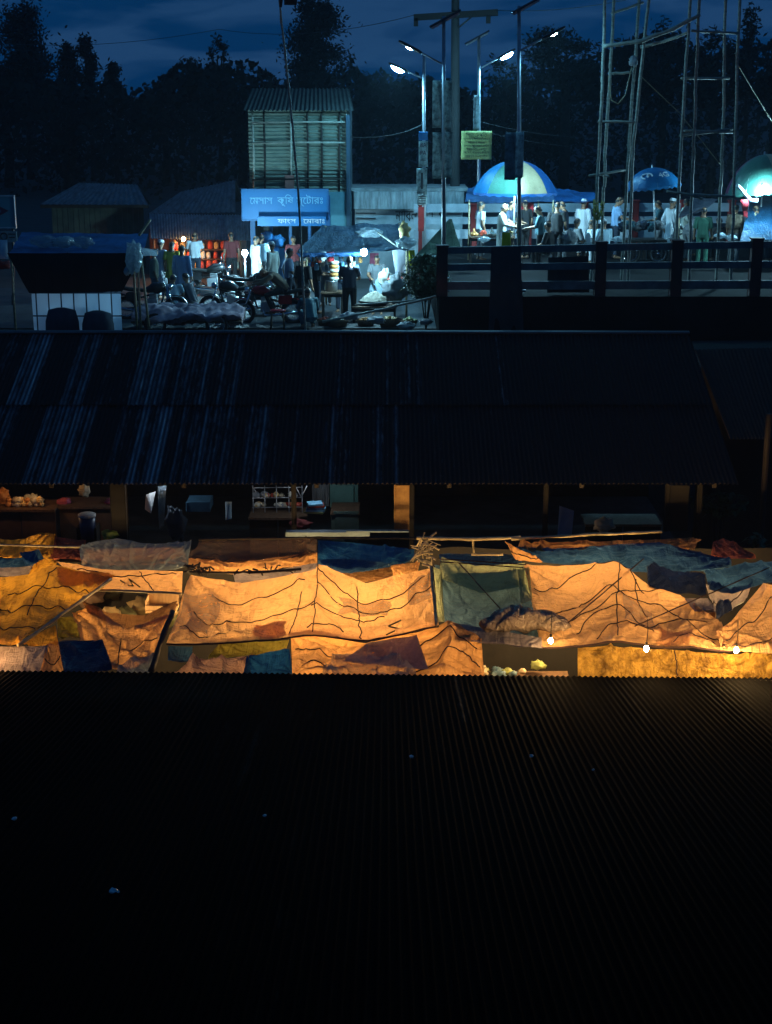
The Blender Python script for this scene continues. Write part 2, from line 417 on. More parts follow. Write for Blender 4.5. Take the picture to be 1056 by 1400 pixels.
# ------------------------------------------------------------------ shared materials
BLUE_RUST = (0.024, 0.018, 0.016)
M = {}
M['soil'] = mat('soil', (0.06, 0.055, 0.05), 0.9, col2=(0.03, 0.027, 0.025), scale=0.8, bump=0.5, bscale=14)
M['asphalt'] = mat('asphalt', (0.07, 0.07, 0.072), 0.75, col2=(0.035, 0.035, 0.036), scale=1.1, bump=0.4, bscale=60)
M['concrete'] = mat('concrete', (0.36, 0.36, 0.35), 0.85, col2=(0.13, 0.13, 0.125), scale=2.2, bump=0.25, stretch=(1, 1, 0.5))
M['stained'] = mat('stained_wall', (0.48, 0.5, 0.5), 0.85, col2=(0.09, 0.1, 0.1), scale=3.5, contrast=0.35, bump=0.2, stretch=(2.2, 2.2, 0.35))
M['darkconc'] = mat('old_concrete', (0.07, 0.065, 0.062), 0.9, col2=(0.03, 0.028, 0.027), scale=2.0, bump=0.3)
M['whitepaint'] = mat('white_paint', (0.68, 0.7, 0.72), 0.6, col2=(0.4, 0.42, 0.44), scale=2.5, contrast=0.3, bump=0.1)
M['redpaint'] = mat('red_paint', (0.42, 0.025, 0.02), 0.55, col2=(0.24, 0.02, 0.018), scale=4)
M['maroon'] = mat('maroon_post', (0.10, 0.022, 0.018), 0.7, col2=(0.05, 0.012, 0.01), scale=4)
M['wood'] = mat('wood', (0.16, 0.09, 0.05), 0.75, col2=(0.07, 0.04, 0.022), scale=3, bump=0.3, stretch=(6, 6, 1))
M['darkwood'] = mat('dark_wood', (0.022, 0.014, 0.009), 0.8, col2=(0.010, 0.007, 0.005), scale=3, bump=0.3, stretch=(6, 6, 1))
M['bamboo'] = mat('bamboo', (0.42, 0.34, 0.2), 0.55, col2=(0.2, 0.15, 0.08), scale=5, bump=0.15, stretch=(1, 1, 3))
M['greybamboo'] = mat('weathered_bamboo', (0.36, 0.36, 0.30), 0.6, col2=(0.16, 0.155, 0.12), scale=5, bump=0.15, stretch=(1, 1, 3))
M['steel'] = mat('galvanised_pole', (0.5, 0.52, 0.54), 0.4, 0.6, col2=(0.3, 0.31, 0.33), scale=6)
M['chrome'] = mat('chrome', (0.75, 0.76, 0.78), 0.15, 1.0, col2=(0.5, 0.5, 0.52), scale=10)
M['black'] = mat('black_metal', (0.02, 0.02, 0.022), 0.4, col2=(0.01, 0.01, 0.011), scale=6)
M['rubber'] = mat('rubber', (0.018, 0.018, 0.018), 0.85, col2=(0.01, 0.01, 0.01), scale=12)
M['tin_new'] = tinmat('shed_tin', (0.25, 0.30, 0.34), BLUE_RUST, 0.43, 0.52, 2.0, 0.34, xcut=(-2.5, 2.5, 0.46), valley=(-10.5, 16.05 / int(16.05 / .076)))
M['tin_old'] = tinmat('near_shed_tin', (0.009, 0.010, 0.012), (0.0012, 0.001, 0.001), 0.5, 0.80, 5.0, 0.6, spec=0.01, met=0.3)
M['tin_brown'] = mat('brown_tin', (0.035, 0.022, 0.014), 0.9, 0.0, col2=(0.02, 0.012, 0.008), scale=3, stretch=(4, 1, 1))
M['tin_far'] = mat('weathered_tin', (0.24, 0.27, 0.28), 0.5, 0.55, col2=(0.10, 0.10, 0.10), scale=2.0, stretch=(4, 1, 1))
M['tin_clad'] = mat('cladding_tin', (0.17, 0.21, 0.16), 0.6, 0.1, col2=(0.06, 0.08, 0.06), scale=2.4, contrast=0.3, stretch=(1, 1, 3))
M['bluepaint'] = mat('blue_paint', (0.02, 0.13, 0.30), 0.55, col2=(0.012, 0.08, 0.2), scale=3, contrast=0.2)
M['signblue'] = mat('sign_blue', (0.008, 0.15, 0.36), 0.5, col2=(0.006, 0.12, 0.30), scale=1.5, contrast=0.2)
M['letter'] = mat('letter_white', (0.7, 0.75, 0.78), 0.5, col2=(0.5, 0.55, 0.6), scale=5, contrast=0.2)
M['letterpale'] = mat('letter_pale_blue', (0.22, 0.5, 0.68), 0.5, col2=(0.15, 0.4, 0.6), scale=5, contrast=0.2)
M['letterblack'] = mat('letter_black', (0.015, 0.016, 0.02), 0.6, col2=(0.03, 0.03, 0.035), scale=5)
M['postblack'] = mat('black_post', (.006, .005, .004), .9, col2=(.004, .003, .003), scale=4)  # even near-black base colour
M['rope'] = mat('rope', (0.045, 0.015, 0.012), 0.8, col2=(0.02, 0.008, 0.008), scale=20)
M['wire'] = mat('wire', (0.03, 0.03, 0.032), 0.6, col2=(0.02, 0.02, 0.02), scale=10)

# ------------------------------------------------------------------ ground, road
def prof(y):
    if y < 31.2: return 0.0
    if y < 32.2: return (y - 31.2) * G
    return G if y < 90 else G + (y - 90) * 0.004
ys = [-60, -10, 0, 10, 20, 28, 31.2, 31.5, 31.8, 32.2, 34, 37, 40, 43, 46, 50, 56, 64, 76, 90, 130, 220, 500, 1200, 2600]
xs = [-1800, -600, -200, -80, -40, -24, -16, -12, -9, -6, -3, 0, 3, 6, 9, 12, 16, 24, 40, 80, 200, 600, 1800]
g = MB(); vs = [(x, y, prof(y) + 0.03 * mnoise.noise(Vector((x * .4, y * .4, 0)))) for y in ys for x in xs]
fs = [[j * len(xs) + i, j * len(xs) + i + 1, (j + 1) * len(xs) + i + 1, (j + 1) * len(xs) + i] for j in range(len(ys) - 1) for i in range(len(xs) - 1)]
tag(g.add(vs, fs).build('ground', M['soil']), kind='structure')
rd = MB()
rd.grid(lambda u, v: (-30 + 32 * u, 37.6 + 8.4 * v, G + 0.035 + 0.02 * mnoise.noise(Vector((u * 20, v * 6, 3)))), 40, 12)
tag(rd.build('road', M['asphalt']), kind='structure')
DX0 = xat(600, 36, DK)
bd = MB(); bd.box(((DX0 + 32) / 2, 42.1, DK - 0.6), (32 - DX0, 12.6, 1.2))
bd.box(((DX0 + 32) / 2 + 0.1, 42.1, (DK - 1.2) / 2 + 0.3), (31.6 - DX0, 12.2, DK - 1.25))
tag(bd.build('bridge_deck', mat('deck_asphalt', (0.016, 0.016, 0.017), .95, col2=(.008, .008, .008), spec=.05, scale=1.5, bump=.3, bscale=30)), kind='structure')

# ------------------------------------------------------------------ the near shed below the camera
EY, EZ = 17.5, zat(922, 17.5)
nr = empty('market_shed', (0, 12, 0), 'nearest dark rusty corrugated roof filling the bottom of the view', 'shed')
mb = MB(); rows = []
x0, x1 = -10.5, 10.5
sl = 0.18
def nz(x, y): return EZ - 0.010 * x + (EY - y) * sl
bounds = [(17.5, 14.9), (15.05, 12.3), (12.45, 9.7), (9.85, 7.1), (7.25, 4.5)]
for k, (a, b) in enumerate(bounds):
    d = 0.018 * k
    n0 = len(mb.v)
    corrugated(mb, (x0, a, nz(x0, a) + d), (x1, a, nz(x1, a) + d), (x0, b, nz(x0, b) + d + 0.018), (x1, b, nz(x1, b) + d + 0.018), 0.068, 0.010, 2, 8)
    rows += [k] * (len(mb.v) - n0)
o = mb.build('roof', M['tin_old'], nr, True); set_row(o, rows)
mb = MB(); mb.box((0, EY - 0.14, EZ - 0.09), (21, 0.06, 0.12)); mb.build('eave_beam', M['darkwood'], nr)
for i in range(7):
    mb = MB(); x = -9 + 3 * i; mb.tube([(x, EY - 0.25, 0), (x, EY - 0.25, EZ - 0.13)], 0.06); mb.build('post', M['darkwood'], nr)
mb = MB(); mb.box((0, 5.0, 2.4), (20.5, 0.12, 4.8)); mb.build('back_wall', M['darkconc'], nr)
M['scrap'] = mat('plastic_scrap', (0.65, 0.72, 0.72), 0.4, col2=(0.5, 0.55, 0.55), scale=8)
for i, (px, py, r) in enumerate(((362, 1118, .010), (157, 1222, .022), (563, 1037, .014), (727, 1036, .014), (20, 1122, .014), (811, 1055, .009))):
    d = ray(px, py); t = 5.0
    while True:
        p = Vector((0, 0, CAMZ)) + d * t
        if p.z < nz(p.x, p.y) + 0.05 or t > 40: break
        t += 0.02
    mb = MB(); mb.ball((p.x, p.y, p.z + 0.02), (r * 1.6, r * 1.2, r), 8, 5, 0.6, i * 3.3)
    solo(mb, 'plastic_scrap', M['scrap'], ['tiny pale scrap alone on the dark roof, left of centre', 'pale scrap nearest the bottom left of the dark roof', 'pale scrap on the dark roof below the green tent gap',
         'pale scrap on the dark roof below the first bright bulb', 'pale scrap on the dark roof at the far left edge', 'faintest scrap on the dark roof, rightmost of them'][i], 'scrap', 'plastic scraps lying on the near roof')

# ------------------------------------------------------------------ the middle shed
MEY, MRY = 23.0, 27.5
MEZ, MRZ = zat(662, MEY), zat(457, MRY)
XR = 5.55
ms = empty('market_shed', (0, 27, 0), 'long corrugated shed roof with bluish sheets across the middle', 'shed')
mb = MB(); rows = []
def mzz(y): return MEZ + (MRZ - MEZ) * (y - MEY) / (MRY - MEY)
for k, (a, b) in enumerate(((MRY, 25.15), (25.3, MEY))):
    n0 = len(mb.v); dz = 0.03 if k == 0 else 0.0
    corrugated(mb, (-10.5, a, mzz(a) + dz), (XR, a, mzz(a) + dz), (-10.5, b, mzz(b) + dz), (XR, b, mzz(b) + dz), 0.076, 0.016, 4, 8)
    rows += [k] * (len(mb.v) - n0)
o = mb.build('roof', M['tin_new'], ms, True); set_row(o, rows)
mb = MB(); corrugated(mb, (-10.5, MRY + .02, MRZ - .02), (XR, MRY + .02, MRZ - .02), (-10.5, 30.4, MRZ - 1.0), (XR, 30.4, MRZ - 1.0), 0.076, 0.011, 2, 6)
mb.build('back_roof', M['tin_brown'], ms, True)
mb = MB(); mb.loft([((-10.5, MRY, MRZ + .03), .09, .035), ((-3, MRY, MRZ + .045), .09, .035), ((XR, MRY, MRZ + .03), .09, .035)], side=(0, 1, 0), n=8)
mb.build('ridge_cap', mat('ridge_tin', (0.10, 0.12, 0.13), 0.5, 0.5, scale=3), ms)
mb = MB(); mb.box((-2.5, MEY + .3, MEZ - .02), (15.9, .07, .10)); mb.build('eave_beam', M['darkwood'], ms)
mb = MB(); mb.box((-2.5, 30.3, 2.0), (15.9, .1, 4.0)); mb.build('back_wall', M['darkwood'], ms)
for i in range(6):
    x = (-7.2, -4.35, -1.5, 0.42, 2.6, 5.1)[i]
    mb = MB(); mb.box((x, MEY + .7, 1.82), (.08 if i != 1 else .26, .08 if i != 1 else .16, 3.6)); mb.build('post', M['postblack'], ms)
for i in range(8):
    x = -9.5 + i * 2.1
    mb = MB(); mb.box((x, (MEY + MRY) / 2, mzz(25.25) - .09), (.07, 4.6, .09), rx=math.atan2(MRZ - MEZ, MRY - MEY)); mb.build('rafter', M['darkwood'], ms)
# right neighbour, brown roof
rs = empty('market_shed', (7.6, 26, 0), 'dark brown tin roof at the right edge beyond the bluish shed', 'shed')
mb = MB(); p0, p1 = at(950, 478, 27.2), at(1100, 474, 27.2)
q0, q1 = at(998, 600, 24.5), at(1130, 600, 24.5)
corrugated(mb, p0, p1, q0, q1, 0.076, 0.011, 3, 8); mb.build('roof', M['tin_brown'], rs, True)
mb = MB(); e = at(1045, 470, 27.3); mb.box((7.9, 27.35, 2.4), (4.2, .1, 4.9)); mb.build('back_wall', M['darkwood'], rs)
mb = MB(); a, b = at(1050, 590, 24.4), atz(1047, 800, 0.4); mb.tube([(a.x, 24.4, 0), (a.x, 24.4, a.z + .3)], .05); mb.build('post', M['darkwood'], rs)
# ------------------------------------------------------------------ tarp awnings over the lower market
WARM = (1.0, 0.60, 0.22)
T = {}
T['orange'] = tarpmat('orange_tarp', (0.80, 0.43, 0.17), (0.72, 0.38, 0.14), 0.55, scale=.7, crease=.5, rough=.25, gloss=.5)
T['pale'] = tarpmat('pale_orange_tarp', (0.82, 0.49, 0.23), (0.76, 0.44, 0.20), 0.55, scale=.7, crease=.5, rough=.25, gloss=.5)
T['yellow'] = tarpmat('yellow_tarp', (0.84, 0.46, 0.055), (0.66, 0.34, 0.035), 0.55, scale=.7, crease=.5, rough=.25, gloss=.5)
T['brown'] = tarpmat('brown_tarp', (0.42, 0.22, 0.08), (0.24, 0.12, 0.05), 0.4)
T['redbrown'] = tarpmat('red_brown_tarp', (0.32, 0.09, 0.05), (0.2, 0.06, 0.04), 0.35)
T['golden'] = tarpmat('golden_sheet', (0.58, 0.35, 0.07), (0.20, 0.11, 0.025), 0.5, scale=6, crease=1.0)
T['teal'] = tarpmat('teal_tarp', (0.085, 0.17, 0.27), (0.05, 0.10, 0.17), 0.45)
T['sage'] = tarpmat('sage_green_tarp', (0.42, 0.48, 0.30), (0.3, 0.36, 0.22), 0.6)
T['blue'] = tarpmat('blue_tarp', (0.02, 0.13, 0.36), (0.012, 0.07, 0.2), 0.3)
T['slate'] = tarpmat('slate_blue_tarp', (0.04, 0.12, 0.27), (0.02, 0.06, 0.14), 0.3)
T['navy'] = tarpmat('navy_tarp', (0.022, 0.035, 0.09), (0.012, 0.02, 0.05), 0.15)
T['grey'] = tarpmat('grey_tarp', (0.34, 0.30, 0.32), (0.22, 0.19, 0.21), 0.4)
T['olive'] = tarpmat('olive_tarp', (0.26, 0.24, 0.05), (0.15, 0.14, 0.03), 0.35)
T['film'] = filmmat('clear_film', (0.55, 0.52, 0.50), 0.55)
T['filmblue'] = filmmat('blue_film', (0.30, 0.40, 0.50), 0.4)
T['filmbrown'] = filmmat('brown_film', (0.16, 0.11, 0.09), 0.35)
T['filmpink'] = filmmat('striped_film', (0.60, 0.36, 0.27), 0.2)

def resample(pl, n):
    pts = [Vector(p) for p in pl]
    s = [0.0]
    for a, b in zip(pts, pts[1:]): s.append(s[-1] + (b - a).length)
    out, k = [], 0
    for i in range(n + 1):
        t = s[-1] * i / n
        while k < len(s) - 2 and s[k + 1] < t: k += 1
        d = s[k + 1] - s[k]
        out.append(pts[k].lerp(pts[k + 1], (t - s[k]) / d if d > 1e-9 else 0))
    return out
class Tarp:
    def __init__(s, top, bot, sag=0.06, peaks=(), wr=0.025, seed=0.0, nu=60, nv=36, wf=2.2):
        nu, nv = int(nu * 2), int(nv * 2)
        s.nu, s.nv = nu, nv
        s.T = resample([atz(*p) for p in top], 200); s.B = resample([atz(*p) for p in bot], 200)
        s.sag, s.peaks, s.wr, s.seed, s.wf = sag, peaks, wr, seed, wf
    def p(s, u, v):
        u = min(1, max(0, u)); v = min(1, max(0, v))
        def g(P):
            t = u * 200; i = min(199, int(t)); return P[i].lerp(P[i + 1], t - i)
        q = g(s.T).lerp(g(s.B), v)
        eu, ev = 4 * u * (1 - u), 4 * v * (1 - v)
        h = -s.sag * eu ** .6 * ev ** .7
        for pu, ph, pw in s.peaks: h += ph * max(0, 1 - abs(u - pu) / pw) * (0.35 + 0.65 * ev ** .5)
        k = 0.25 + 0.75 * min(1, 4 * ev)
        w = mnoise.noise(Vector((q.x * s.wf, q.y * s.wf * .6, s.seed))) + 0.5 * mnoise.noise(Vector((q.x * 5.1 * s.wf / 2.2, q.y * 3.1, s.seed + 7)))
        # pulled pleats running to the corners
        pl = 0.0
        for cu, cv in ((0, 0), (1, 0), (0, 1), (1, 1)):
            du, dv = (u - cu) * 1.4, (v - cv)
            r = math.hypot(du, dv)
            pl += math.exp(-r * 3.0) * math.sin(math.atan2(dv, du) * 13 + s.seed) * min(1, r * 6)
        rg = 1 - abs(mnoise.noise(Vector((q.x * 1.7 + .6 * q.y, q.y * 1.1 - .4 * q.x, s.seed + 11)))) * 2.2
        rg2 = 1 - abs(mnoise.noise(Vector((q.x * 4.1 - 1.5 * q.y, q.y * 3.0, s.seed + 17)))) * 2.2
        h += s.wr * (w * k + 0.9 * pl + 1.1 * k * max(0, rg) ** 3 + 0.55 * k * max(0, rg2) ** 3 + 0.10 * k * (1 - abs(mnoise.noise(Vector((q.x * 7.3 + 2.2 * q.y, q.y * 5.1 - 1.3 * q.x, s.seed + 23)))) * 2.0))
        return q + Vector((0, 0, h))
def tarp(label, m, top, bot, group='tarps over the market lane', name='tarp_awning', cat='tarp', ropes=(), rope_r=0.0078, hem=None, marks=(), patches=(), **kw):
    t = Tarp(top, bot, **kw)
    mb = MB(); mb.grid(t.p, t.nu, t.nv)
    o = mb.build(name, T[m], None, True)
    c = t.p(.5, 1); origin_to(o, c); tag(o, label, cat, group)
    for rp in ropes:
        pts = []
        for j, (a, b) in enumerate(zip(rp, rp[1:])):
            z0, z1 = rp[max(j - 1, 0)], rp[min(j + 2, len(rp) - 1)]
            for i in range(10):
                k = i / 10
                cr_ = lambda q: .5 * (2 * a[q] + (b[q] - z0[q]) * k + (2 * z0[q] - 5 * a[q] + 4 * b[q] - z1[q]) * k * k + (3 * a[q] - z0[q] - 3 * b[q] + z1[q]) * k ** 3)
                u, v = cr_(0), cr_(1)
                v2 = v + 0.022 * mnoise.noise(Vector((u * 9, v * 9, t.seed + 3))); u2 = u + 0.010 * mnoise.noise(Vector((v * 11, u * 7, t.seed + 5)))
                pts.append(t.p(u2, v2) + Vector((0, 0, rope_r * .8)))
        pts.append(t.p(*rp[-1]) + Vector((0, 0, rope_r * .8)))
        r = MB(); r.tube(pts, rope_r, 6); r.build('rope', M['rope'], o, True)
    for (u0, v0, u1, v1, pm) in patches:
        r = MB(); r.grid(lambda a, b: t.p(u0 + (u1 - u0) * (a + .06 * math.sin(b * 5 + u0 * 9)), v0 + (v1 - v0) * (b + .05 * math.sin(a * 4 + v0 * 7))) + Vector((0, 0, .006)), 24, 18); r.build('patch', T[pm], o, True)
    for mk in marks:                       # painted figures
        pts = [t.p(u, v) + Vector((0, 0, .006)) for u, v in mk]
        r = MB(); r.tube(pts, .011, 5); r.build('painted_mark', M['olivemark'], o, True)
    if hem:
        a, b = hem
        pts = [t.p(i / 30, 1.0) + Vector((0, -.008, -.01)) for i in range(31)]
        r = MB(); r.tube(pts, b, 6); r.build('hem_pole' if b > .015 else 'hem', M[a], o, True)
    return t, o
M['olivemark'] = mat('green_marking', (0.10, 0.10, 0.025), 0.7, scale=9)

# --- back row (nearest the middle shed)
tarp('yellow tarp heap at the back left corner below the eave', 'yellow', [(-30, 742, 2.9), (40, 736, 3.0), (76, 734, 2.95)], [(-30, 764, 2.75), (30, 762, 2.75), (73, 762, 2.7)], wr=.07, seed=1, nu=40, nv=16)
tarp('red brown cloth beside the yellow tarp at the back', 'redbrown', [(76, 736, 2.9), (118, 738, 2.9)], [(68, 766, 2.7), (116, 764, 2.7)], wr=.05, seed=2, nu=24, nv=16)
tarp('small square blue cloth draped over the back left tarps', 'slate', [(27, 757, 2.98), (53, 752, 3.0)], [(35, 775, 2.9), (62, 768, 2.9)], wr=.03, seed=3, nu=16, nv=12)
tarp('dark blue tarp strip behind the left yellow tent', 'slate', [(-30, 760, 2.85), (45, 766, 2.85)], [(-30, 778, 2.8), (55, 776, 2.8)], wr=.05, seed=4, nu=30, nv=12)
tarp('pale grey rolled edge above the left yellow tent', 'grey', [(-30, 777, 2.86), (30, 776, 2.88), (55, 775, 2.86)], [(-30, 788, 2.78), (30, 789, 2.78), (52, 782, 2.78)], wr=.05, seed=5, nu=30, nv=10)
tarp('yellow tarp peak tied beside the pale grey edge', 'yellow', [(50, 772, 2.95), (66, 767, 3.0), (78, 768, 2.98)], [(30, 795, 2.8), (60, 792, 2.8), (76, 786, 2.8)], wr=.07, seed=6, nu=24, nv=14)
tarp('crumpled bluish clear plastic sagging at the back left', 'filmblue', [(108, 750, 2.95), (160, 738, 3.0), (210, 744, 2.95), (262, 738, 3.05)], [(112, 776, 2.72), (150, 786, 2.68), (200, 783, 2.68), (258, 774, 2.75)], sag=.12, wr=.06, seed=8, nu=60, nv=24, wf=3)
tarp('brown cloth under the crumpled bluish plastic', 'brown', [(118, 752, 2.84), (250, 748, 2.84)], [(112, 772, 2.62), (255, 770, 2.62)], sag=.1, wr=.05, seed=9, nu=40, nv=16)
tarp('long dark clear plastic with crumpled shiny edge at the back centre', 'filmbrown', [(272, 742, 3.06), (350, 738, 3.08), (434, 736, 3.1)], [(258, 768, 2.80), (330, 771, 2.76), (380, 768, 2.78), (433, 758, 2.86)], sag=.05, wr=.06, seed=10, nu=70, nv=24, wf=3.2)
tarp('orange tarp strip under the dark clear plastic', 'orange', [(258, 766, 2.82), (330, 770, 2.76), (434, 756, 2.86)], [(258, 780, 2.72), (330, 786, 2.7), (434, 772, 2.78)], wr=.04, seed=11, nu=50, nv=12)
tarp('muted purple grey strip above the large orange tarp', 'grey', [(318, 783, 2.86), (380, 779, 2.88), (434, 770, 2.92)], [(322, 797, 2.80), (370, 796, 2.80), (434, 782, 2.85)], wr=.02, seed=12, nu=40, nv=10)
tarp('bright blue tarp at the back centre', 'blue', [(435, 739, 3.06), (500, 744, 3.02), (567, 752, 3.0)], [(435, 776, 2.82), (480, 781, 2.80), (530, 776, 2.82), (566, 766, 2.88)], sag=.06, wr=.04, seed=13, nu=50, nv=22)
tarp('faded lower flap of the blue tarp', 'slate', [(435, 766, 2.91), (480, 764, 2.93), (540, 770, 2.90)], [(436, 781, 2.84), (480, 784, 2.82), (520, 776, 2.84)], wr=.02, seed=14, nu=30, nv=8)
tarp('small orange flap between blue tarp and bamboo knot', 'orange', [(534, 774, 2.86), (575, 768, 2.9)], [(538, 790, 2.75), (572, 783, 2.8)], wr=.04, seed=15, nu=16, nv=10)
tarp('dark brown tarp under the blue tarp', 'brown', [(462, 781, 2.72), (538, 776, 2.72)], [(470, 800, 2.6), (540, 792, 2.62)], wr=.03, seed=16, nu=24, nv=10)
# --- left block
RL = lambda v, a=.02, b=.98, j=0: [(a, v + .02), (a + (b - a) * .25, v - .03 + j), (a + (b - a) * .5, v + .04), (a + (b - a) * .75, v - .02), (b, v + .03)]
tarp('large yellow tent tarp at the left edge', 'yellow', [(-40, 795, 2.85), (40, 788, 2.95), (76, 775, 3.1), (160, 787, 2.98)], [(-40, 884, 2.78), (-10, 884, 2.78), (15, 882, 2.78), (28, 879, 2.8)], sag=.10, peaks=((.55, .08, .25),), wr=.05, seed=20, ropes=[RL(.25, .3), RL(.5, .1, .97), RL(.75, .1, .9), [(.62, .05), (.6, .3), (.63, .6)]])
tarp('narrow orange flap slanting along the right side of the yellow tent', 'yellow', [(78, 776, 3.12), (156, 789, 3.0)], [(80, 800, 2.98), (140, 806, 2.88)], wr=.03, seed=21, nu=30, nv=12)
tarp('orange tarp with a painted mark between left tents', 'pale', [(76, 768, 2.98), (140, 779, 2.9), (250, 781, 2.9)], [(128, 806, 2.84), (180, 807, 2.83), (249, 811, 2.83)], sag=.03, wr=.025, seed=22, ropes=[[(.66, .1), (.67, .5), (.68, .98)], [(.1, .25), (.3, .2), (.5, .3), (.95, .12)]], marks=[[(.44, .45), (.45, .8), (.50, .75)], [(.50, .75), (.52, .45), (.56, .8)]], nu=50, nv=18, hem=('bamboo', .018))
tarp('sagging brown tarp hammock below the dark opening', 'brown', [(110, 823, 2.85), (150, 838, 2.78), (200, 842, 2.78), (243, 822, 2.9)], [(120, 838, 2.75), (155, 856, 2.66), (190, 862, 2.64), (236, 845, 2.75)], sag=.05, wr=.035, seed=23, nu=40, nv=16)
tarp('crumpled orange tarp low at the left front', 'orange', [(98, 838, 2.72), (130, 832, 2.75), (175, 862, 2.68), (236, 842, 2.74)], [(120, 905, 2.55), (150, 915, 2.55), (180, 918, 2.55), (210, 905, 2.6)], sag=.05, wr=.06, seed=24, ropes=[[(.6, .5), (.75, .42), (.95, .55)], [(.55, .3), (.52, .6), (.5, .9)]], nu=50, nv=36, wf=3)
tarp('yellow corner flap below the yellow tent', 'yellow', [(26, 880, 2.8), (76, 855, 2.85)], [(40, 884, 2.7), (80, 884, 2.7)], wr=.03, seed=25, nu=20, nv=14)
tarp('olive cloth with rubbish under the left tent', 'olive', [(78, 848, 2.55), (118, 842, 2.55)], [(80, 873, 2.5), (122, 870, 2.5)], sag=.08, wr=.05, seed=26, nu=20, nv=16)
tarp('dark navy square tarp at the left front', 'navy', [(80, 878, 2.76), (140, 874, 2.76)], [(88, 924, 2.62), (154, 916, 2.62)], sag=.03, wr=.025, seed=27, nu=30, nv=24)
tarp('dusty grey tarp at the front left corner', 'grey', [(-40, 884, 2.72), (66, 884, 2.72)], [(-40, 930, 2.55), (56, 926, 2.55)], sag=.04, wr=.03, seed=28, nu=40, nv=20)
tarp('narrow orange strip between grey and navy tarps', 'orange', [(64, 880, 2.74), (80, 878, 2.74)], [(54, 926, 2.6), (88, 924, 2.6)], wr=.03, seed=29, nu=14, nv=24, ropes=[[(0.05, .4), (.5, .52), (.95, .42)]])
tarp('blue clear plastic scrap beside the slanting pole', 'filmblue', [(180, 905, 2.66), (212, 895, 2.7)], [(160, 924, 2.55), (210, 920, 2.55)], wr=.06, seed=30, nu=20, nv=14, wf=4)
# --- centre block
tarp('largest orange tarp with a pole ridge in the market centre', 'pale', [(262, 787, 2.95), (330, 797, 2.9), (432, 783, 3.08), (436, 776, 3.1), (500, 798, 2.92), (590, 778, 3.05)],
     [(228, 881, 2.72), (330, 877, 2.74), (425, 872, 2.76), (500, 878, 2.74), (600, 856, 2.86)], sag=.09, peaks=((.535, .14, .22),), wr=.045, seed=31, nu=110, nv=50,
     ropes=[[(.12, .28), (.22, .32), (.36, .22), (.46, .18)], [(.05, .50), (.12, .66), (.25, .66), (.4, .62), (.52, .58)], [(.45, .33), (.455, .6), (.44, .96)],
            [(.53, .1), (.62, .26), (.70, .34), (.85, .30), (.97, .12)], [(.53, .28), (.66, .5), (.8, .56), (.92, .42), (.99, .3)], [(.51, .6), (.60, .62), (.68, .70), (.8, .62)],
            [(.70, .12), (.70, .5), (.705, .98)], [(.535, .02), (.53, .5), (.525, .97)], [(.02, .75), (.1, .88), (.2, .84)], [(.5, .9), (.58, .84), (.64, .9)]],
     patches=[(.90, .12, .985, .55, 'film'), (.63, .36, .82, .60, 'film'), (.0, .3, .14, .85, 'film'), (.30, .72, .42, .96, 'pale')], marks=[[(.86, .78), (.815, .80), (.81, .85), (.85, .87), (.83, .93), (.80, .95)]], hem=('rope', .012))
tarp('orange tarp spreading below the largest tarp with brown patches', 'orange', [(398, 874, 2.66), (430, 868, 2.74), (500, 880, 2.66), (600, 858, 2.78), (612, 856, 2.8), (658, 876, 2.7)],
     [(400, 926, 2.50), (470, 926, 2.50), (530, 926, 2.50), (600, 928, 2.5), (662, 924, 2.5)], sag=.05, peaks=((.13, .07, .15), (.82, .1, .2)), wr=.05, seed=32, nu=90, nv=36,
     ropes=[[(.02, .35), (.2, .52), (.35, .42), (.5, .5), (.65, .36), (.8, .18), (.97, .4)], [(.05, .85), (.2, .8), (.35, .95), (.55, .88), (.72, .8), (.85, .55), (.98, .9)], [(.43, .1), (.44, .6), (.44, .95)]])
tarp('purple grey sheet imitating a shadow on the front centre tarp', 'grey', [(500, 880, 2.72), (570, 868, 2.78)], [(470, 905, 2.62), (586, 915, 2.6)], wr=.02, seed=33, nu=30, nv=16)  # shadow area on the tarp, made as a grey sheet
tarp('crumpled clear plastic at the front centre', 'film', [(455, 896, 2.70), (545, 898, 2.70)], [(440, 926, 2.58), (570, 926, 2.58)], wr=.07, seed=34, nu=40, nv=20, wf=4)
tarp('olive green tarp under the front edge of the largest tarp', 'olive', [(300, 880, 2.62), (396, 876, 2.62)], [(285, 903, 2.5), (392, 890, 2.52)], wr=.03, seed=35, nu=40, nv=12)
tarp('blue tarp at the front below the olive one', 'blue', [(338, 897, 2.66), (396, 888, 2.70)], [(332, 926, 2.5), (400, 924, 2.5)], wr=.04, seed=36, nu=30, nv=18)
tarp('pink striped clear plastic at the front near the slanting pole', 'filmpink', [(268, 903, 2.62), (340, 900, 2.62)], [(228, 926, 2.5), (345, 926, 2.5)], wr=.06, seed=37, nu=50, nv=16, wf=4)
tarp('small grey blue cloth behind the slanting pole', 'slate', [(230, 884, 2.62), (264, 884, 2.62)], [(230, 904, 2.5), (262, 904, 2.5)], wr=.02, seed=38, nu=14, nv=10)
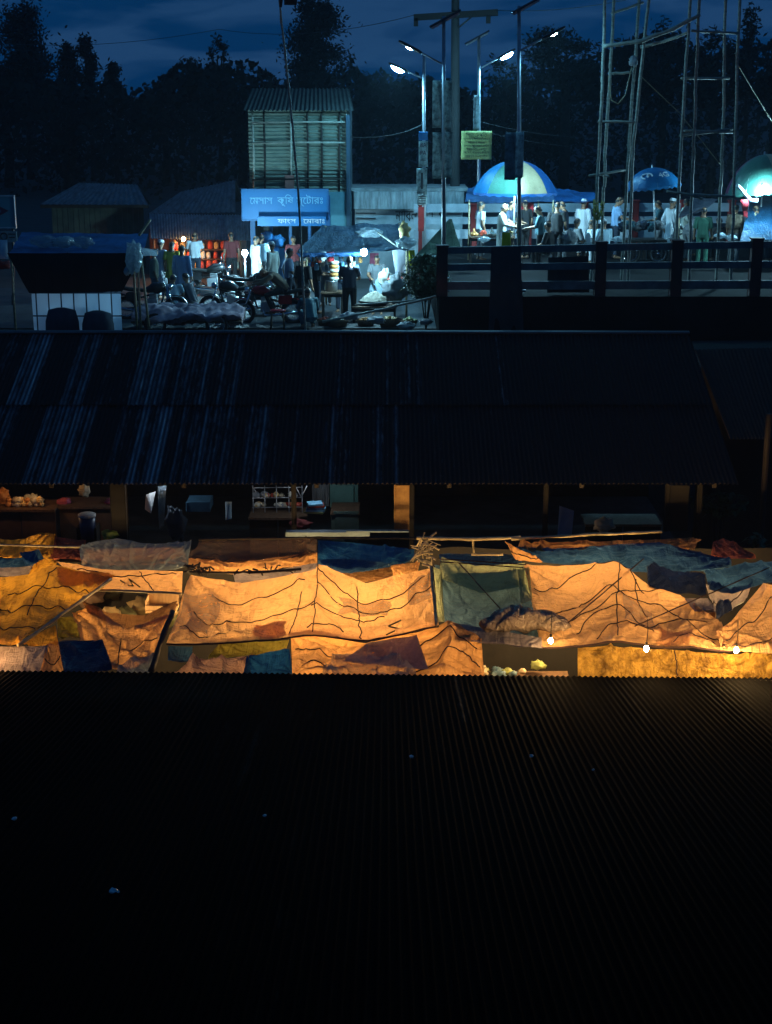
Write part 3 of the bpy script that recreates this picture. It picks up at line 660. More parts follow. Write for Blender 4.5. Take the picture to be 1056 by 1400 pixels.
# --- teal block
tarp('teal green tarp hung between the two big orange tents', 'teal', [(594, 772, 3.0), (640, 790, 2.9), (716, 782, 3.0)], [(612, 874, 2.72), (660, 878, 2.7), (742, 884, 2.7)], sag=.14, wr=.04, seed=40, nu=60, nv=40)
tarp('sage green upper fold of the teal tarp', 'sage', [(604, 762, 3.10), (650, 774, 3.04), (718, 770, 3.10)], [(600, 790, 2.99), (660, 812, 2.93), (716, 802, 3.0)], sag=.05, wr=.02, seed=41, nu=40, nv=16)
tarp('narrow sage flap down the right side of the teal tarp', 'sage', [(708, 778, 3.10), (724, 776, 3.10)], [(712, 826, 2.98), (728, 822, 2.98)], wr=.02, seed=42, nu=10, nv=20)
tarp('narrow dark sage flap down the left side of the teal tarp', 'sage', [(590, 774, 3.08), (604, 780, 3.06)], [(596, 850, 2.9), (608, 852, 2.88)], wr=.02, seed=43, nu=10, nv=26, ropes=[[(.1, 0), (.2, .5), (.15, 1)]])
tarp('dusty grey lower hem of the teal tarp', 'grey', [(612, 850, 2.86), (680, 862, 2.82), (740, 872, 2.80)], [(612, 876, 2.74), (680, 880, 2.74), (742, 887, 2.72)], wr=.02, seed=44, nu=40, nv=10)
tarp('slate blue tarp strip behind the teal tarp', 'slate', [(600, 758, 2.86), (712, 758, 2.86)], [(604, 776, 2.74), (714, 772, 2.74)], wr=.03, seed=45, nu=40, nv=10)
b = MB()
def bun(u, v):
    p = atz(660 + 118 * u, 868 - 42 * math.sin(PI * (0.12 + .8 * u)) * 1 + 0 * v, 2.9)
    return p
prof_b = []
for i in range(49):
    u = i / 48
    c = atz(660 + 118 * u, 858 - 10 * math.sin(PI * u), 2.92)
    h = 0.30 * math.sin(PI * (0.04 + 0.92 * u)) ** .6 * (1 - .35 * u)
    prof_b.append((c, h * .85, h * .62))
b.loft(prof_b, side=(0, 1, 0), n=60)
for i, v in enumerate(b.v):
    q = v * 3.2
    v += Vector((mnoise.noise(q), mnoise.noise(q + Vector((9, 0, 0))), mnoise.noise(q * 1.7 + Vector((0, 9, 0))))) * .05 + Vector((0, -.3, 1)) * .035 * abs(math.sin(v.x * 16 + 5 * mnoise.noise(v * 2)))
solo(b, 'plastic_bundle', tarpmat('bundle_plastic', (0.34, 0.26, 0.20), (0.16, 0.12, 0.10), 0.25, rough=0.22, gloss=.7, crease=1.0), 'rolled up brownish plastic bundle lying on the teal tarp', 'bundle', smooth=True)
# --- right block
tarp('large orange tarp with wavy dark ropes right of the teal tarp', 'pale', [(716, 772, 3.1), (760, 774, 3.08), (840, 772, 3.12), (885, 800, 2.98), (930, 815, 2.92), (985, 852, 2.84)],
     [(740, 886, 2.72), (830, 880, 2.74), (900, 884, 2.74), (1000, 890, 2.72)], sag=.07, peaks=((.42, .15, .2), (.8, .05, .15)), wr=.045, seed=50, nu=110, nv=50,
     ropes=[[(.02, .3), (.1, .32), (.25, .12), (.4, .02), (.55, .2)], [(.1, .6), (.22, .52), (.34, .36), (.44, .42), (.6, .3), (.75, .42), (.9, .3)], [(.2, .85), (.3, .65), (.42, .58), (.55, .72), (.7, .5), (.85, .6), (.97, .75)],
            [(.3, .93), (.42, .78), (.6, .82)], [(.5, .1), (.52, .4), (.57, .55)], [(.16, .75), (.36, .5), (.52, .2), (.62, .02)], [(.7, .9), (.85, .75), (.98, .9)], [(.41, .05), (.4, .5), (.41, .95)]], hem=('rope', .014), patches=[(.44, .45, .60, .75, 'film'), (.62, .72, .8, .95, 'pale')])
tarp('orange corner tarp folded over behind the right orange tent', 'orange', [(690, 742, 3.1), (730, 760, 3.05)], [(706, 766, 2.98), (742, 769, 2.98)], wr=.03, seed=51, nu=20, nv=14, ropes=[[(0, .5), (.5, .35), (1, .5)]])
tarp('golden crinkled front valance hanging below the right bulbs', 'golden', [(790, 886, 2.66), (880, 888, 2.68), (1000, 894, 2.66), (1090, 892, 2.66)], [(790, 930, 2.3), (880, 930, 2.3), (1000, 932, 2.3), (1090, 932, 2.3)], sag=.02, wr=.05, seed=52, nu=80, nv=26, wf=4, ropes=[[(.44, .05), (.45, .5), (.45, .95)]])
tarp('orange tent tarp with silvery specks at the right edge', 'pale', [(978, 866, 2.84), (1000, 850, 2.9), (1044, 798, 3.15), (1100, 806, 3.1)], [(985, 890, 2.72), (1020, 893, 2.72), (1060, 894, 2.72), (1100, 894, 2.72)], sag=.04, wr=.05, seed=53, nu=50, nv=40, ropes=[[(.1, .5), (.35, .3), (.6, .35), (.95, .1)], [(.05, .85), (.4, .8), (.95, .75)]])
tarp('wide slate blue tarp along the back right', 'slate', [(700, 752, 3.0), (800, 748, 3.02), (900, 742, 3.06), (1000, 768, 2.98)], [(742, 770, 2.95), (800, 772, 2.93), (860, 782, 2.9), (930, 785, 2.88), (1000, 776, 2.92)], sag=.06, wr=.05, seed=54, nu=80, nv=24)
tarp('olive brown sheet along the back pole on the right', 'brown', [(712, 744, 3.05), (830, 740, 3.06), (960, 738, 3.05)], [(705, 758, 2.96), (800, 754, 2.97), (950, 752, 2.97)], wr=.05, seed=55, nu=60, nv=10)
tarp('dark blue tarp folded at the far right', 'slate', [(962, 784, 3.0), (1010, 772, 3.02), (1100, 766, 3.06)], [(970, 808, 2.9), (1000, 812, 2.88), (1040, 800, 2.95), (1100, 792, 3.0)], sag=.05, wr=.06, seed=56, nu=50, nv=20)
tarp('grey plastic fold below the far right blue tarp', 'grey', [(962, 800, 2.9), (1000, 808, 2.88), (1030, 800, 2.92)], [(978, 836, 2.76), (1000, 834, 2.76), (1020, 818, 2.84)], wr=.05, seed=57, nu=24, nv=14, ropes=[[(0, .8), (.5, .5), (1, 0)]])
tarp('navy rolled tarp lying across the right tents', 'navy', [(884, 778, 3.08), (925, 782, 3.06), (964, 786, 3.04)], [(886, 806, 2.94), (925, 812, 2.92), (966, 812, 2.92)], sag=-.08, wr=.05, seed=58, nu=36, nv=18)
tarp('reddish tan triangular cloth in the back right corner', 'redbrown', [(975, 742, 3.0), (990, 736, 3.05), (1005, 742, 3.02)], [(972, 760, 2.9), (1000, 764, 2.9), (1034, 764, 2.9)], wr=.03, seed=59, nu=24, nv=14)
tarp('muted violet cloth over a crate on the right tent', 'grey', [(936, 818, 2.98), (968, 818, 2.98)], [(950, 836, 2.9), (978, 832, 2.9)], wr=.01, seed=60, nu=14, nv=10)
tarp('dark grey crumpled bag cloth between the two right tents', 'navy', [(978, 832, 2.96), (998, 822, 3.0)], [(980, 846, 2.88), (1002, 836, 2.92)], wr=.05, seed=61, nu=14, nv=10, sag=-.08)

# --- poles, ropes and struts of the awnings
def pole(label, pts, r, m='bamboo', name='bamboo_pole', cat='pole', group=None, nodes=True):
    pts = [Vector(p) for p in pts]; P, RR = [], []
    for a, b in zip(pts, pts[1:]):
        n = max(2, int((b - a).length / .09))
        for i in range(n):
            P.append(a.lerp(b, i / n) + Vector((mnoise.noise(a + Vector((i * .3, 0, 0))), 0, mnoise.noise(a + Vector((0, i * .3, 5)))) ) * r * .5)
            RR.append(r * (1.18 if nodes and i % 4 == 0 else 1.0) * (1 + .1 * math.sin(i * .9)))
    P.append(pts[-1]); RR.append(r)
    mb = MB(); mb.tube(P, RR, 8)
    return solo(mb, name, M[m], label, cat, group, True)
LG = 'bamboo poles of the market awnings'
pole('long bamboo pole across the back above the teal tarp', [atz(570, 736, 3.12), atz(650, 737, 3.12), atz(712, 734, 3.12)], .026, group=LG)
pole('long thin bamboo pole above the right slate blue tarp', [atz(700, 737, 3.14), atz(800, 731, 3.14), atz(905, 727, 3.14)], .022, group=LG)
pole('straight pole across the back of the centre tarps', [atz(272, 738, 3.13), atz(434, 735, 3.13), atz(568, 736, 3.13)], .018, 'darkwood', group=LG)
pole('slanting dark pole between left and centre tarps', [atz(206, 918, 2.6), atz(236, 836, 3.0)], .035, 'darkwood', group=LG)
pole('bamboo pole along the right side of the yellow tent', [atz(26, 882, 2.84), atz(152, 792, 3.05)], .022, group=LG)
pole('pale pole at the left side of the teal tarp', [atz(597, 855, 2.9), atz(589, 776, 3.12)], .018, group=LG)
pole('dark pole laid on the back left tarps', [atz(-30, 744, 3.0), atz(110, 748, 2.98)], .016, group=LG)
pole('short upright post on the back bamboo pole', [atz(648, 757, 2.85), atz(647, 738, 3.1)], .014, group=LG)
pole('low plank pole under the back bamboo pole', [atz(645, 758, 2.9), atz(688, 758, 2.9)], .018, group=LG)
for lab, a, b in (('taut dark rope crossing the teal tarp', (628, 770, 3.16), (684, 832, 2.98)), ('dark cord bunch running right from the bamboo knot', (600, 764, 3.16), (720, 772, 3.14)), ('second dark cord running right from the bamboo knot', (602, 768, 3.18), (716, 776, 3.14)),
                  ('taut rope crossing the right orange tent', (776, 852, 2.98), (880, 764, 3.2)), ('rope edge along the right tents and blue fold', (868, 856, 2.9), (1052, 776, 3.2))):
    pole(lab, [atz(*a), atz(*b)], .009, 'rope', 'tie_rope', 'rope', 'ropes tied over the awnings', False)
kn = MB()
for i in range(26):
    c = atz(580 + random.uniform(-8, 14), 762 + random.uniform(-26, 14), 3.08)
    d = Vector((random.uniform(-.14, .14), random.uniform(-.1, .1), random.uniform(-.14, .14)))
    kn.tube([c - d, c + d * .2 + Vector((0, 0, .03)), c + d], random.uniform(.006, .018), 6)
solo(kn, 'bamboo_knot', M['bamboo'], 'tangle of lashed sticks where the back poles meet', 'lashing')
kn = MB(); kn.tube([atz(246, 782, 2.86), atz(300, 783, 2.87), atz(360, 782, 2.87), atz(412, 778, 2.87)], .02, 6)
for i in range(40):
    c = atz(258 + random.uniform(-12, 150) * (1 if i % 2 else .2), 780 + random.uniform(-6, 4), 2.86)
    d = Vector((random.uniform(-.08, .08), random.uniform(-.06, .06), random.uniform(-.05, .05)))
    kn.tube([c - d, c + Vector((0, 0, .03)), c + d], random.uniform(.006, .016), 5)
solo(kn, 'frayed_edge', M['darkwood'], 'frayed dark edge of rags along the centre tarps', 'rags')

# --- things under the tarps seen through the openings
def crate(label, c, size, m, rz=0.0, group=None):
    e = empty('wooden_crate', (c[0], c[1], c[2]), label, 'crate', group)
    w, d, h = size; M3 = Matrix.Rotation(rz, 3, 'Z'); c = Vector(c)
    for k, (ox, oy, sx, sy) in enumerate(((0, -d / 2, w, .02), (0, d / 2, w, .02), (-w / 2, 0, .02, d - .05), (w / 2, 0, .02, d - .05))):
        s = MB()
        for i in range(3): s.box(c + M3 @ Vector((ox, oy, h * (i + .5) / 3)), (sx, sy, h / 3 - .015), rz)
        s.build('side_panel', m, e)
    s = MB(); s.box(c + Vector((0, 0, .012)), (w - .05, d - .05, .02), rz); s.build('base', m, e)
    return e
M['palewood'] = mat('pale_wood', (0.5, 0.33, 0.17), 0.7, col2=(0.3, 0.18, 0.09), scale=3, stretch=(6, 6, 1))
M['tanply'] = mat('tan_plywood', (0.42, 0.24, 0.08), 0.7, col2=(0.26, 0.14, 0.045), scale=3, bump=.2)
c = atz(222, 832, 2.2)
sh = MB(); sh.box((c.x, c.y, 2.2), (.46, .32, .03)); sh.box((c.x, c.y + .15, 2.32), (.46, .02, .2)); sh.box((c.x - .22, c.y, 2.3), (.02, .3, .16)); sh.box((c.x, c.y - .15, 2.26), (.46, .02, .07))
solo(sh, 'open_box', M['palewood'], 'pale open wooden box under the left orange tarp', 'box')
c = atz(957, 842, 2.7); s = MB(); s.box((c.x, c.y, 2.62), (.36, .3, .34), .15); solo(s, 'cardboard_box', M['tanply'], 'brown box under the violet cloth on the right', 'box')

def bulb(label, px, py, z, strength=900, r=.03, cord=.5, col=WARM, group='bare bulbs lighting the market', m=None):
    p = atz(px, py, z)
    e = empty('light_bulb', p, label, 'bulb', group)
    g_ = MB(); g_.loft([(p + Vector((0, 0, dz)), rr * r / .03, rr * r / .03) for dz, rr in ((-.036, .006), (-.030, .018), (-.016, .028), (0, .03), (.018, .024), (.034, .014), (.042, .012))], n=12)
    g_.build('glass', m or EM['warm'], e, True)
    s = MB(); s.tube([p + Vector((0, 0, .042)), p + Vector((0, 0, .085))], .016, 8); s.build('socket', M['black'], e)
    if cord:
        s = MB(); s.tube([p + Vector((0, 0, .085)), p + Vector((.01, .01, .085 + cord * .5)), p + Vector((0, 0.02, .085 + cord))], .005, 5); s.build('cord', M['wire'], e)
    return e
M['rope'] = mat('rope_red', (0.075, 0.018, 0.014), 0.8, col2=(0.03, 0.008, 0.008), scale=20)
EM = {'warm': emit('warm_bulb', WARM, 700), 'soft': emit('soft_bulb', WARM, 2300), 'softer': emit('softer_bulb', WARM, 1350), 'dim': emit('dim_bulb', (1, .5, .16), 300)}
for lab, px, py, z, cd in (('brightest bare bulb hanging left of the golden valance', 753, 876, 2.93, .3), ('middle bare bulb hanging in front of the golden valance', 884, 887, 2.90, .3),
                           ('rightmost bare bulb at the end of the golden valance', 1007, 889, 2.88, .3), ('bare bulb at the left edge of the photo by the grey tarp', -4, 886, 2.82, .05)):
    bulb(lab, px, py, z, cord=cd, m=EM['dim'] if px < 0 else EM['warm'] if px != 1007 else EM['soft'])
HB = [(300, 842, 2.1), (395, 835, 2.15), (510, 845, 2.15), (470, 905, 2.0), (590, 905, 2.0), (800, 830, 2.2), (885, 850, 2.15), (960, 872, 2.1), (1040, 860, 2.2), (40, 835, 2.1), (165, 880, 1.95), (760, 845, 2.0), (420, 910, 1.95)]
for i, (px, py, z) in enumerate(HB):
    tag(bulb(None, px, py, z, cord=.45, m=EM['soft' if i % 3 != 1 else 'softer']), 'bare bulb glowing under the orange tarps', 'bulb', 'bulbs hidden under the tarps')
# front stall under the first bright bulb
st = empty('stall_table', atz(720, 915, 0) , 'cluttered stall table in the gap left of the golden valance', 'stall')
p = atz(715, 918, 1.3)
s = MB(); s.box((p.x, p.y + .2, 1.03), (1.5, .9, .05)); s.build('table_top', M['wood'], st)
for dx in (-.68, .68):
    for dy in (-.15, .55):
        s = MB(); s.box((p.x + dx, p.y + dy, .5), (.06, .06, 1.0)); s.build('leg', M['wood'], st)
cols = [(.6, .08, .04), (.75, .5, .2), (.8, .75, .6), (.3, .35, .12), (.7, .3, .08), (.55, .45, .3), (.1, .2, .3)]
GM = [mat('goods_' + n, c, .5, scale=5) for n, c in zip(('red', 'straw', 'cream', 'olive', 'orange', 'tan', 'blue'), cols)]
GN = ('red', 'straw coloured', 'cream', 'olive', 'orange', 'tan', 'blue')
def packet(mb, c, s, i):
    rg = []
    for z, k in ((0, .8), (.15, 1), (.5, 1.05), (.85, .9), (.97, .45), (1, .3)):
        rg.append((Vector(c) + Vector((0, 0, z * s * 1.5)), s * .5 * k, s * .36 * k))
    mb.loft(rg, n=10, fold=.08, nf=4, ph=i)
rnd = random.Random(4)
def heaped(name, label, cat, group, c, r, m, sd):
    q = MB(); q.ball(c, (r, r * .8, r * .7), 14, 10, .7, sd); o = q.build(name, m, None, True); origin_to(o, (c[0], c[1], c[2] - r * .6)); return tag(o, label, cat, group)
for i in range(16):
    x_, y_ = p.x + rnd.uniform(-.7, .7), p.y + rnd.uniform(-.15, .55)
    heaped('goods_bag', 'small crumpled bag in the heap on the cluttered stall table', 'bag', 'bags heaped on the stall table', (x_, y_, 1.10 + rnd.uniform(0, .12)), rnd.uniform(.05, .12), GM[(0, 4, 5, 5, 6, 3, 1, 5)[rnd.randrange(8)]], i * 2.1)
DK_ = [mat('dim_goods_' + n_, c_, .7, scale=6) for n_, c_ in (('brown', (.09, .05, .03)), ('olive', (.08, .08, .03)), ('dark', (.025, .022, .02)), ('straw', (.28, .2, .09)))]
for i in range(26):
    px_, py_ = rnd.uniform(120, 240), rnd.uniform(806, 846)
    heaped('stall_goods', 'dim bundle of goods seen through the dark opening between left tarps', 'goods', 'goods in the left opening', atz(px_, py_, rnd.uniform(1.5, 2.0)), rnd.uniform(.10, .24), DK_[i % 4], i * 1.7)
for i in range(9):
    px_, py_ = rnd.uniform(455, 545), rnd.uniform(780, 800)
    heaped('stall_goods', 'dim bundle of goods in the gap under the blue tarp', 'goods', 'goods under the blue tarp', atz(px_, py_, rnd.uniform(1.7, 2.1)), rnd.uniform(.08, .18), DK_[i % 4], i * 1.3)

M['spillcloth'] = mat('dark_spill_screen', (.012, .010, .009), .9, col2=(.007, .006, .005), scale=3, bump=.3)  # added cloths, mostly hidden, that block bulb spill towards the shops
for lab, x0, x1, zt_ in (('added dark screen keeping bulb light off the left shops', -9.5, 0.1, 2.5), ('added dark screen keeping bulb light off the right shops', 0.2, 6.6, 2.74)):
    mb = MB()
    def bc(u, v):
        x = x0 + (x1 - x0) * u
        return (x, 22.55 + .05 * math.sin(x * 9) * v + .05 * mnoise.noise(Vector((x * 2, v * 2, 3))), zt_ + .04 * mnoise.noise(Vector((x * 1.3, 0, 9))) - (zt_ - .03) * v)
    mb.grid(bc, 80, 16); o = mb.build('spill_screen', M['spillcloth'], None, True); tag(o, lab, 'cloth', 'added screens against bulb spill')

EM['shop'] = emit('shop_bulb', (.75, .88, 1.0), 420)
for lab, px, py, z_, m_ in (('dim white bulb hidden under the eave above the wire rack', 436, 652, 3.32, EM['shop']), ('dim warm bulb hidden under the eave above the onions', 30, 650, 3.32, EM['dim']), ('second dim white bulb hidden under the eave by the white cloth', 220, 652, 3.3, EM['shop'])):
    bulb(lab, px, py, z_, cord=.12, m=m_, group='bulbs inside the shops', r=.024)
# ------------------------------------------------------------------ people
SK = mat('skin_brown', (0.30, 0.16, 0.09), 0.55, col2=(0.24, 0.12, 0.065), scale=9)
HAIR = mat('black_hair', (0.012, 0.010, 0.010), 0.55, col2=(0.02, 0.018, 0.016), scale=30)
CLOTH = {}
def cloth(key, col, k2=.65):
    if key not in CLOTH: CLOTH[key] = mat(key + '_cloth', col, .85, col2=tuple(c * k2 for c in col), scale=4, contrast=.2, bump=.25, bscale=9, stretch=(2, 2, .6))
    return CLOTH[key]
for k, c in (('white', (.72, .75, .78)), ('offwhite', (.60, .60, .52)), ('blue', (.26, .42, .66)), ('lightblue', (.45, .62, .70)), ('navy', (.022, .035, .06)), ('black', (.014, .014, .016)), ('grey', (.16, .17, .18)), ('brown', (.16, .11, .07)),
             ('green', (.04, .16, .10)), ('teal', (.05, .14, .17)), ('yellow', (.55, .50, .08)), ('khaki', (.32, .29, .2)), ('maroon', (.2, .03, .03)), ('check', (.22, .3, .42))): cloth(k, c)

BASE = dict(pelvis=(0, 0, .93), waist=(0, 0, 1.06), chest=(0, .01, 1.27), neck=(0, .0, 1.45), head=(0, .025, 1.60),
            shL=(-.185, 0, 1.40), elL=(-.235, -.03, 1.12), wrL=(-.245, .05, .88), shR=(.185, 0, 1.40), elR=(.235, -.03, 1.12), wrR=(.245, .05, .88),
            hiL=(-.095, 0, .91), knL=(-.105, .025, .50), anL=(-.11, -.01, .09), toL=(-.135, .15, .035), hiR=(.095, 0, .91), knR=(.105, .025, .50), anR=(.11, -.01, .09), toR=(.135, .15, .035))
WALK = dict(knL=(-.10, .20, .52), anL=(-.10, .22, .10), toL=(-.11, .38, .06), knR=(.10, -.02, .50), anR=(.10, -.26, .16), toR=(.105, -.14, .04), elL=(-.235, -.12, 1.13), wrL=(-.23, -.08, .88), elR=(.235, .03, 1.12), wrR=(.22, .2, .93))
WORK = dict(elL=(-.25, .10, 1.14), wrL=(-.16, .34, 1.10), elR=(.25, .10, 1.14), wrR=(.14, .36, 1.08), head=(0, .07, 1.58))
SQUAT = dict(pelvis=(0, -.05, .30), waist=(0, -.01, .42), chest=(0, .07, .62), neck=(0, .12, .80), head=(0, .16, .94), shL=(-.19, .10, .75), elL=(-.25, .22, .52), wrL=(-.15, .42, .42), shR=(.19, .10, .75), elR=(.25, .22, .52), wrR=(.13, .42, .40),
             hiL=(-.10, -.03, .29), knL=(-.17, .36, .44), anL=(-.13, .16, .08), toL=(-.15, .32, .03), hiR=(.10, -.03, .29), knR=(.17, .36, .44), anR=(.13, .16, .08), toR=(.15, .32, .03))
SIT = dict(pelvis=(0, 0, .52), waist=(0, 0, .64), chest=(0, .02, .85), neck=(0, .04, 1.03), head=(0, .07, 1.18), shL=(-.19, .02, .98), elL=(-.25, .08, .72), wrL=(-.16, .30, .64), shR=(.19, .02, .98), elR=(.25, .08, .72), wrR=(.15, .30, .66),
           hiL=(-.10, .03, .51), knL=(-.13, .44, .52), anL=(-.13, .42, .09), toL=(-.15, .57, .035), hiR=(.10, .03, .51), knR=(.13, .44, .52), anR=(.13, .42, .09), toR=(.15, .57, .035))
LEAN = dict(pelvis=(0, -.22, .90), waist=(0, -.14, 1.0), chest=(0, .05, 1.13), neck=(0, .22, 1.22), head=(0, .33, 1.27), shL=(-.19, .17, 1.18), elL=(-.25, .34, .96), wrL=(-.2, .56, .86), shR=(.19, .17, 1.18), elR=(.25, .34, .96), wrR=(.2, .56, .86),
            hiL=(-.095, -.22, .88), hiR=(.095, -.22, .88), knL=(-.105, -.10, .48), knR=(.105, -.14, .48), anL=(-.11, -.16, .09), anR=(.11, -.22, .09), toL=(-.13, 0, .035), toR=(.13, -.06, .035))
def person(label, loc, face, pose, height=1.68, top='white', kurta=0.0, legs='grey', lungi=False, cap=None, hair=True, sleeve=.6, group='people in the bazaar', beard=False, shawl=None):
    """loc: feet; face: heading in degrees, 0 = away from the camera, 180 = towards it"""
    J = {k: Vector(v) for k, v in BASE.items()}
    for k, v in pose.items(): J[k] = Vector(v)
    s = height / 1.72; rot = Matrix.Rotation(-R(face), 3, 'Z'); loc = Vector(loc)
    def W(v): return loc + rot @ (Vector(v) * s)
    side = rot @ Vector((1, 0, 0)); fwd = rot @ Vector((0, 1, 0))
    e = empty('person', loc, label, 'person', group)
    b = MB()
    def L3(ks, n=12): b.loft([(W(p), rx * s, ry * s) for p, rx, ry in ks], side=side, n=n)
    spine = [(J['pelvis'] + Vector((0, 0, -.09)), .10, .08), (J['pelvis'], .155, .11), (J['waist'], .135, .095), (J['chest'], .165, .115), (J['chest'].lerp(J['neck'], .65), .15, .09), (J['neck'], .06, .06)]
    L3(spine, 16)
    hd = J['head'] - J['neck']; hn = hd.normalized()
    h0 = J['head']
    b.loft([(W(J['neck'] - hn * .03), .058 * s, .058 * s), (W(h0 - hn * .10), .054 * s, .056 * s)], side=side, n=10)
    b.loft([(W(h0 - hn * .118 + Vector((0, .03, 0))), .03 * s, .03 * s), (W(h0 - hn * .10 + Vector((0, .022, 0))), .05 * s, .06 * s), (W(h0 - hn * .05 + Vector((0, .01, 0))), .066 * s, .085 * s), (W(h0), .074 * s, .096 * s),
            (W(h0 + hn * .05), .076 * s, .098 * s), (W(h0 + hn * .09), .062 * s, .082 * s), (W(h0 + hn * .115), .03 * s, .04 * s)], side=side, n=14)
    f = Vector((0, 1, 0)) - hn * hn.y; f.normalize()
    b.tube([W(h0 + f * .088 + hn * .028), W(h0 + f * .112 - hn * .022)], [.010 * s, .016 * s], 7)
    b.ball(W(h0 + f * .086 - hn * .058), .02 * s, 8, 6)
    for sx in (-1, 1):
        b.ball(W(h0 + Vector((sx * .076, -.005, 0))), (.014 * s, .02 * s, .03 * s), 8, 6)
        b.ball(W(h0 + f * .085 + hn * .035 + Vector((sx * .032, 0, 0))), .015 * s, 7, 5)
    for S in 'LR':
        sx = -1 if S == 'L' else 1
        sh, el, wr = J['sh' + S], J['el' + S], J['wr' + S]
        b.tube([W(sh), W(sh.lerp(el, .5)), W(el)], [.058 * s, .048 * s, .040 * s], 10)
        b.tube([W(el), W(el.lerp(wr, .35)), W(wr)], [.040 * s, .040 * s, .026 * s], 10)
        dv = (wr - el).normalized(); pl = wr + dv * .05
        lat = dv.cross(Vector((0, 1, .2))).normalized() if abs(dv.y) < .9 else Vector((1, 0, 0))
        b.tube([W(wr), W(pl), W(wr + dv * .095)], [.024 * s, .032 * s, .028 * s], 9)
        for k in range(4):
            o = lat * (-.026 + .0175 * k); ln = (.062, .072, .067, .052)[k]
            a0 = wr + dv * .085 + o; a1 = a0 + dv * ln * .55 + Vector((0, .012, 0)); a2 = a1 + (dv * .7 + Vector((0, .5, -.2))).normalized() * ln * .5
            b.tube([W(a0), W(a1), W(a2)], [.0105 * s, .0098 * s, .0085 * s], 6)
        t0 = wr + dv * .035 - lat * .024 * sx; t1 = t0 + (dv * .6 - lat * .7 * sx + Vector((0, .4, 0))).normalized() * .04
        b.tube([W(t0), W(t1), W(t1 + dv * .03)], [.013 * s, .011 * s, .009 * s], 6)
        hi, kn, an, to = J['hi' + S], J['kn' + S], J['an' + S], J['to' + S]
        b.tube([W(hi), W(hi.lerp(kn, .35)), W(kn)], [.085 * s, .078 * s, .056 * s], 11)
        b.tube([W(kn), W(kn.lerp(an, .35)), W(an)], [.056 * s, .056 * s, .035 * s], 11)
        b.tube([W(an + Vector((0, -.04, -.03))), W(an.lerp(to, .5) + Vector((0, 0, -.015))), W(to)], [.038 * s, .038 * s, .026 * s], 9)
    body = remesh(b.build('body', SK, e), .0105 * s, 1)
    # upper garment
    g_ = MB()
    def up(p): return W(p)
    rg = [(W(J['neck'] - (J['neck'] - J['chest']) * .12), .085 * s, .075 * s), (W(J['chest'].lerp(J['neck'], .62)), .172 * s, .108 * s), (W(J['chest']), .185 * s, .135 * s), (W(J['waist']), .168 * s, .125 * s), (W(J['pelvis'] + Vector((0, 0, -.02))), .178 * s, .135 * s)]
    if kurta:
        kl, kr = J['knL'], J['knR']; mid = (kl + kr) / 2
        end = J['pelvis'].lerp(Vector((mid.x, mid.y * .7 + J['pelvis'].y * .3, mid.z)), kurta)
        wid = abs(kr.x - kl.x) / 2 + .12; dep = .13 + abs(kr.y - kl.y) * .5 * kurta + .02
        rg += [(W(J['pelvis'].lerp(end, .5)), (.18 + wid) / 2 * s, (.14 + dep) / 2 * s), (W(end), wid * s, dep * s)]
    g_.loft(rg, side=side, n=36, fold=.10, nf=6, ph=loc.x)
    for S in 'LR':
        sh, el, wr = J['sh' + S], J['el' + S], J['wr' + S]
        inn = sh.lerp(J['chest'].lerp(J['neck'], .5), .35)
        P, Q = [W(inn), W(sh), W(sh.lerp(el, .5))], [.07 * s, .074 * s, .068 * s]
        if sleeve > .9: P += [W(el), W(el.lerp(wr, .5)), W(wr)]; Q += [.058 * s, .054 * s, .042 * s]
        else: P += [W(sh.lerp(el, sleeve + .15))]; Q += [.068 * s]
        g_.tube(P, Q, 14)
    o = remesh(g_.build('kurta' if kurta else 'shirt', CLOTH[top], e), .014 * s, 2)
    # lower garment
    g_ = MB()
    if lungi:
        kl, kr, al, ar = J['knL'], J['knR'], J['anL'], J['anR']; km = (kl + kr) / 2; am = (al + ar) / 2
        w1 = abs(kr.x - kl.x) / 2 + .09; w2 = abs(ar.x - al.x) / 2 + .085
        g_.loft([(W(J['waist']), .15 * s, .115 * s), (W(J['pelvis']), .175 * s, .135 * s), (W(J['pelvis'].lerp(km, .5)), (w1 + .03) * s, .14 * s), (W(km), w1 * s, (.11 + abs(kr.y - kl.y) / 2) * s), (W(km.lerp(am, .8)), w2 * s, (.1 + abs(ar.y - al.y) / 2) * s)], side=side, n=30, fold=.08, nf=5)
    else:
        g_.loft([(W(J['waist'] + Vector((0, 0, -.02))), .148 * s, .108 * s), (W(J['pelvis']), .168 * s, .125 * s), (W(J['pelvis'] + Vector((0, 0, -.10))), .12 * s, .1 * s)], side=side, n=18)
        for S in 'LR':
            hi, kn, an = J['hi' + S], J['kn' + S], J['an' + S]
            g_.tube([W(hi), W(hi.lerp(kn, .4)), W(kn), W(kn.lerp(an, .5)), W(kn.lerp(an, .93))], [.098 * s, .09 * s, .072 * s, .066 * s, .062 * s], 14)
    remesh(g_.build('lungi' if lungi else 'trousers', CLOTH[legs], e), .014 * s, 2)
    def scalp(mb, lift, grow, zmin, open_front=True):
        n, m = 18, 7; vs, fs = [], []
        for i in range(m + 1):
            th = (PI / 2 + .35) * i / m
            for k in range(n):
                t = 2 * PI * k / n
                x, y = math.sin(th) * math.cos(t), math.sin(th) * math.sin(t)
                z = math.cos(th)
                if open_front and y > .2: z = max(z, .30)
                p = h0 + Vector((x * (.076 + grow), y * (.099 + grow) - .004, 0)) + hn * (.018 + z * (.10 + grow)) + Vector((0, 0, lift))
                vs.append(W(p))
        for i in range(m):
            for k in range(n):
                l = (k + 1) % n; fs.append([i * n + k, (i + 1) * n + k, (i + 1) * n + l, i * n + l])
        mb.add(vs, fs)
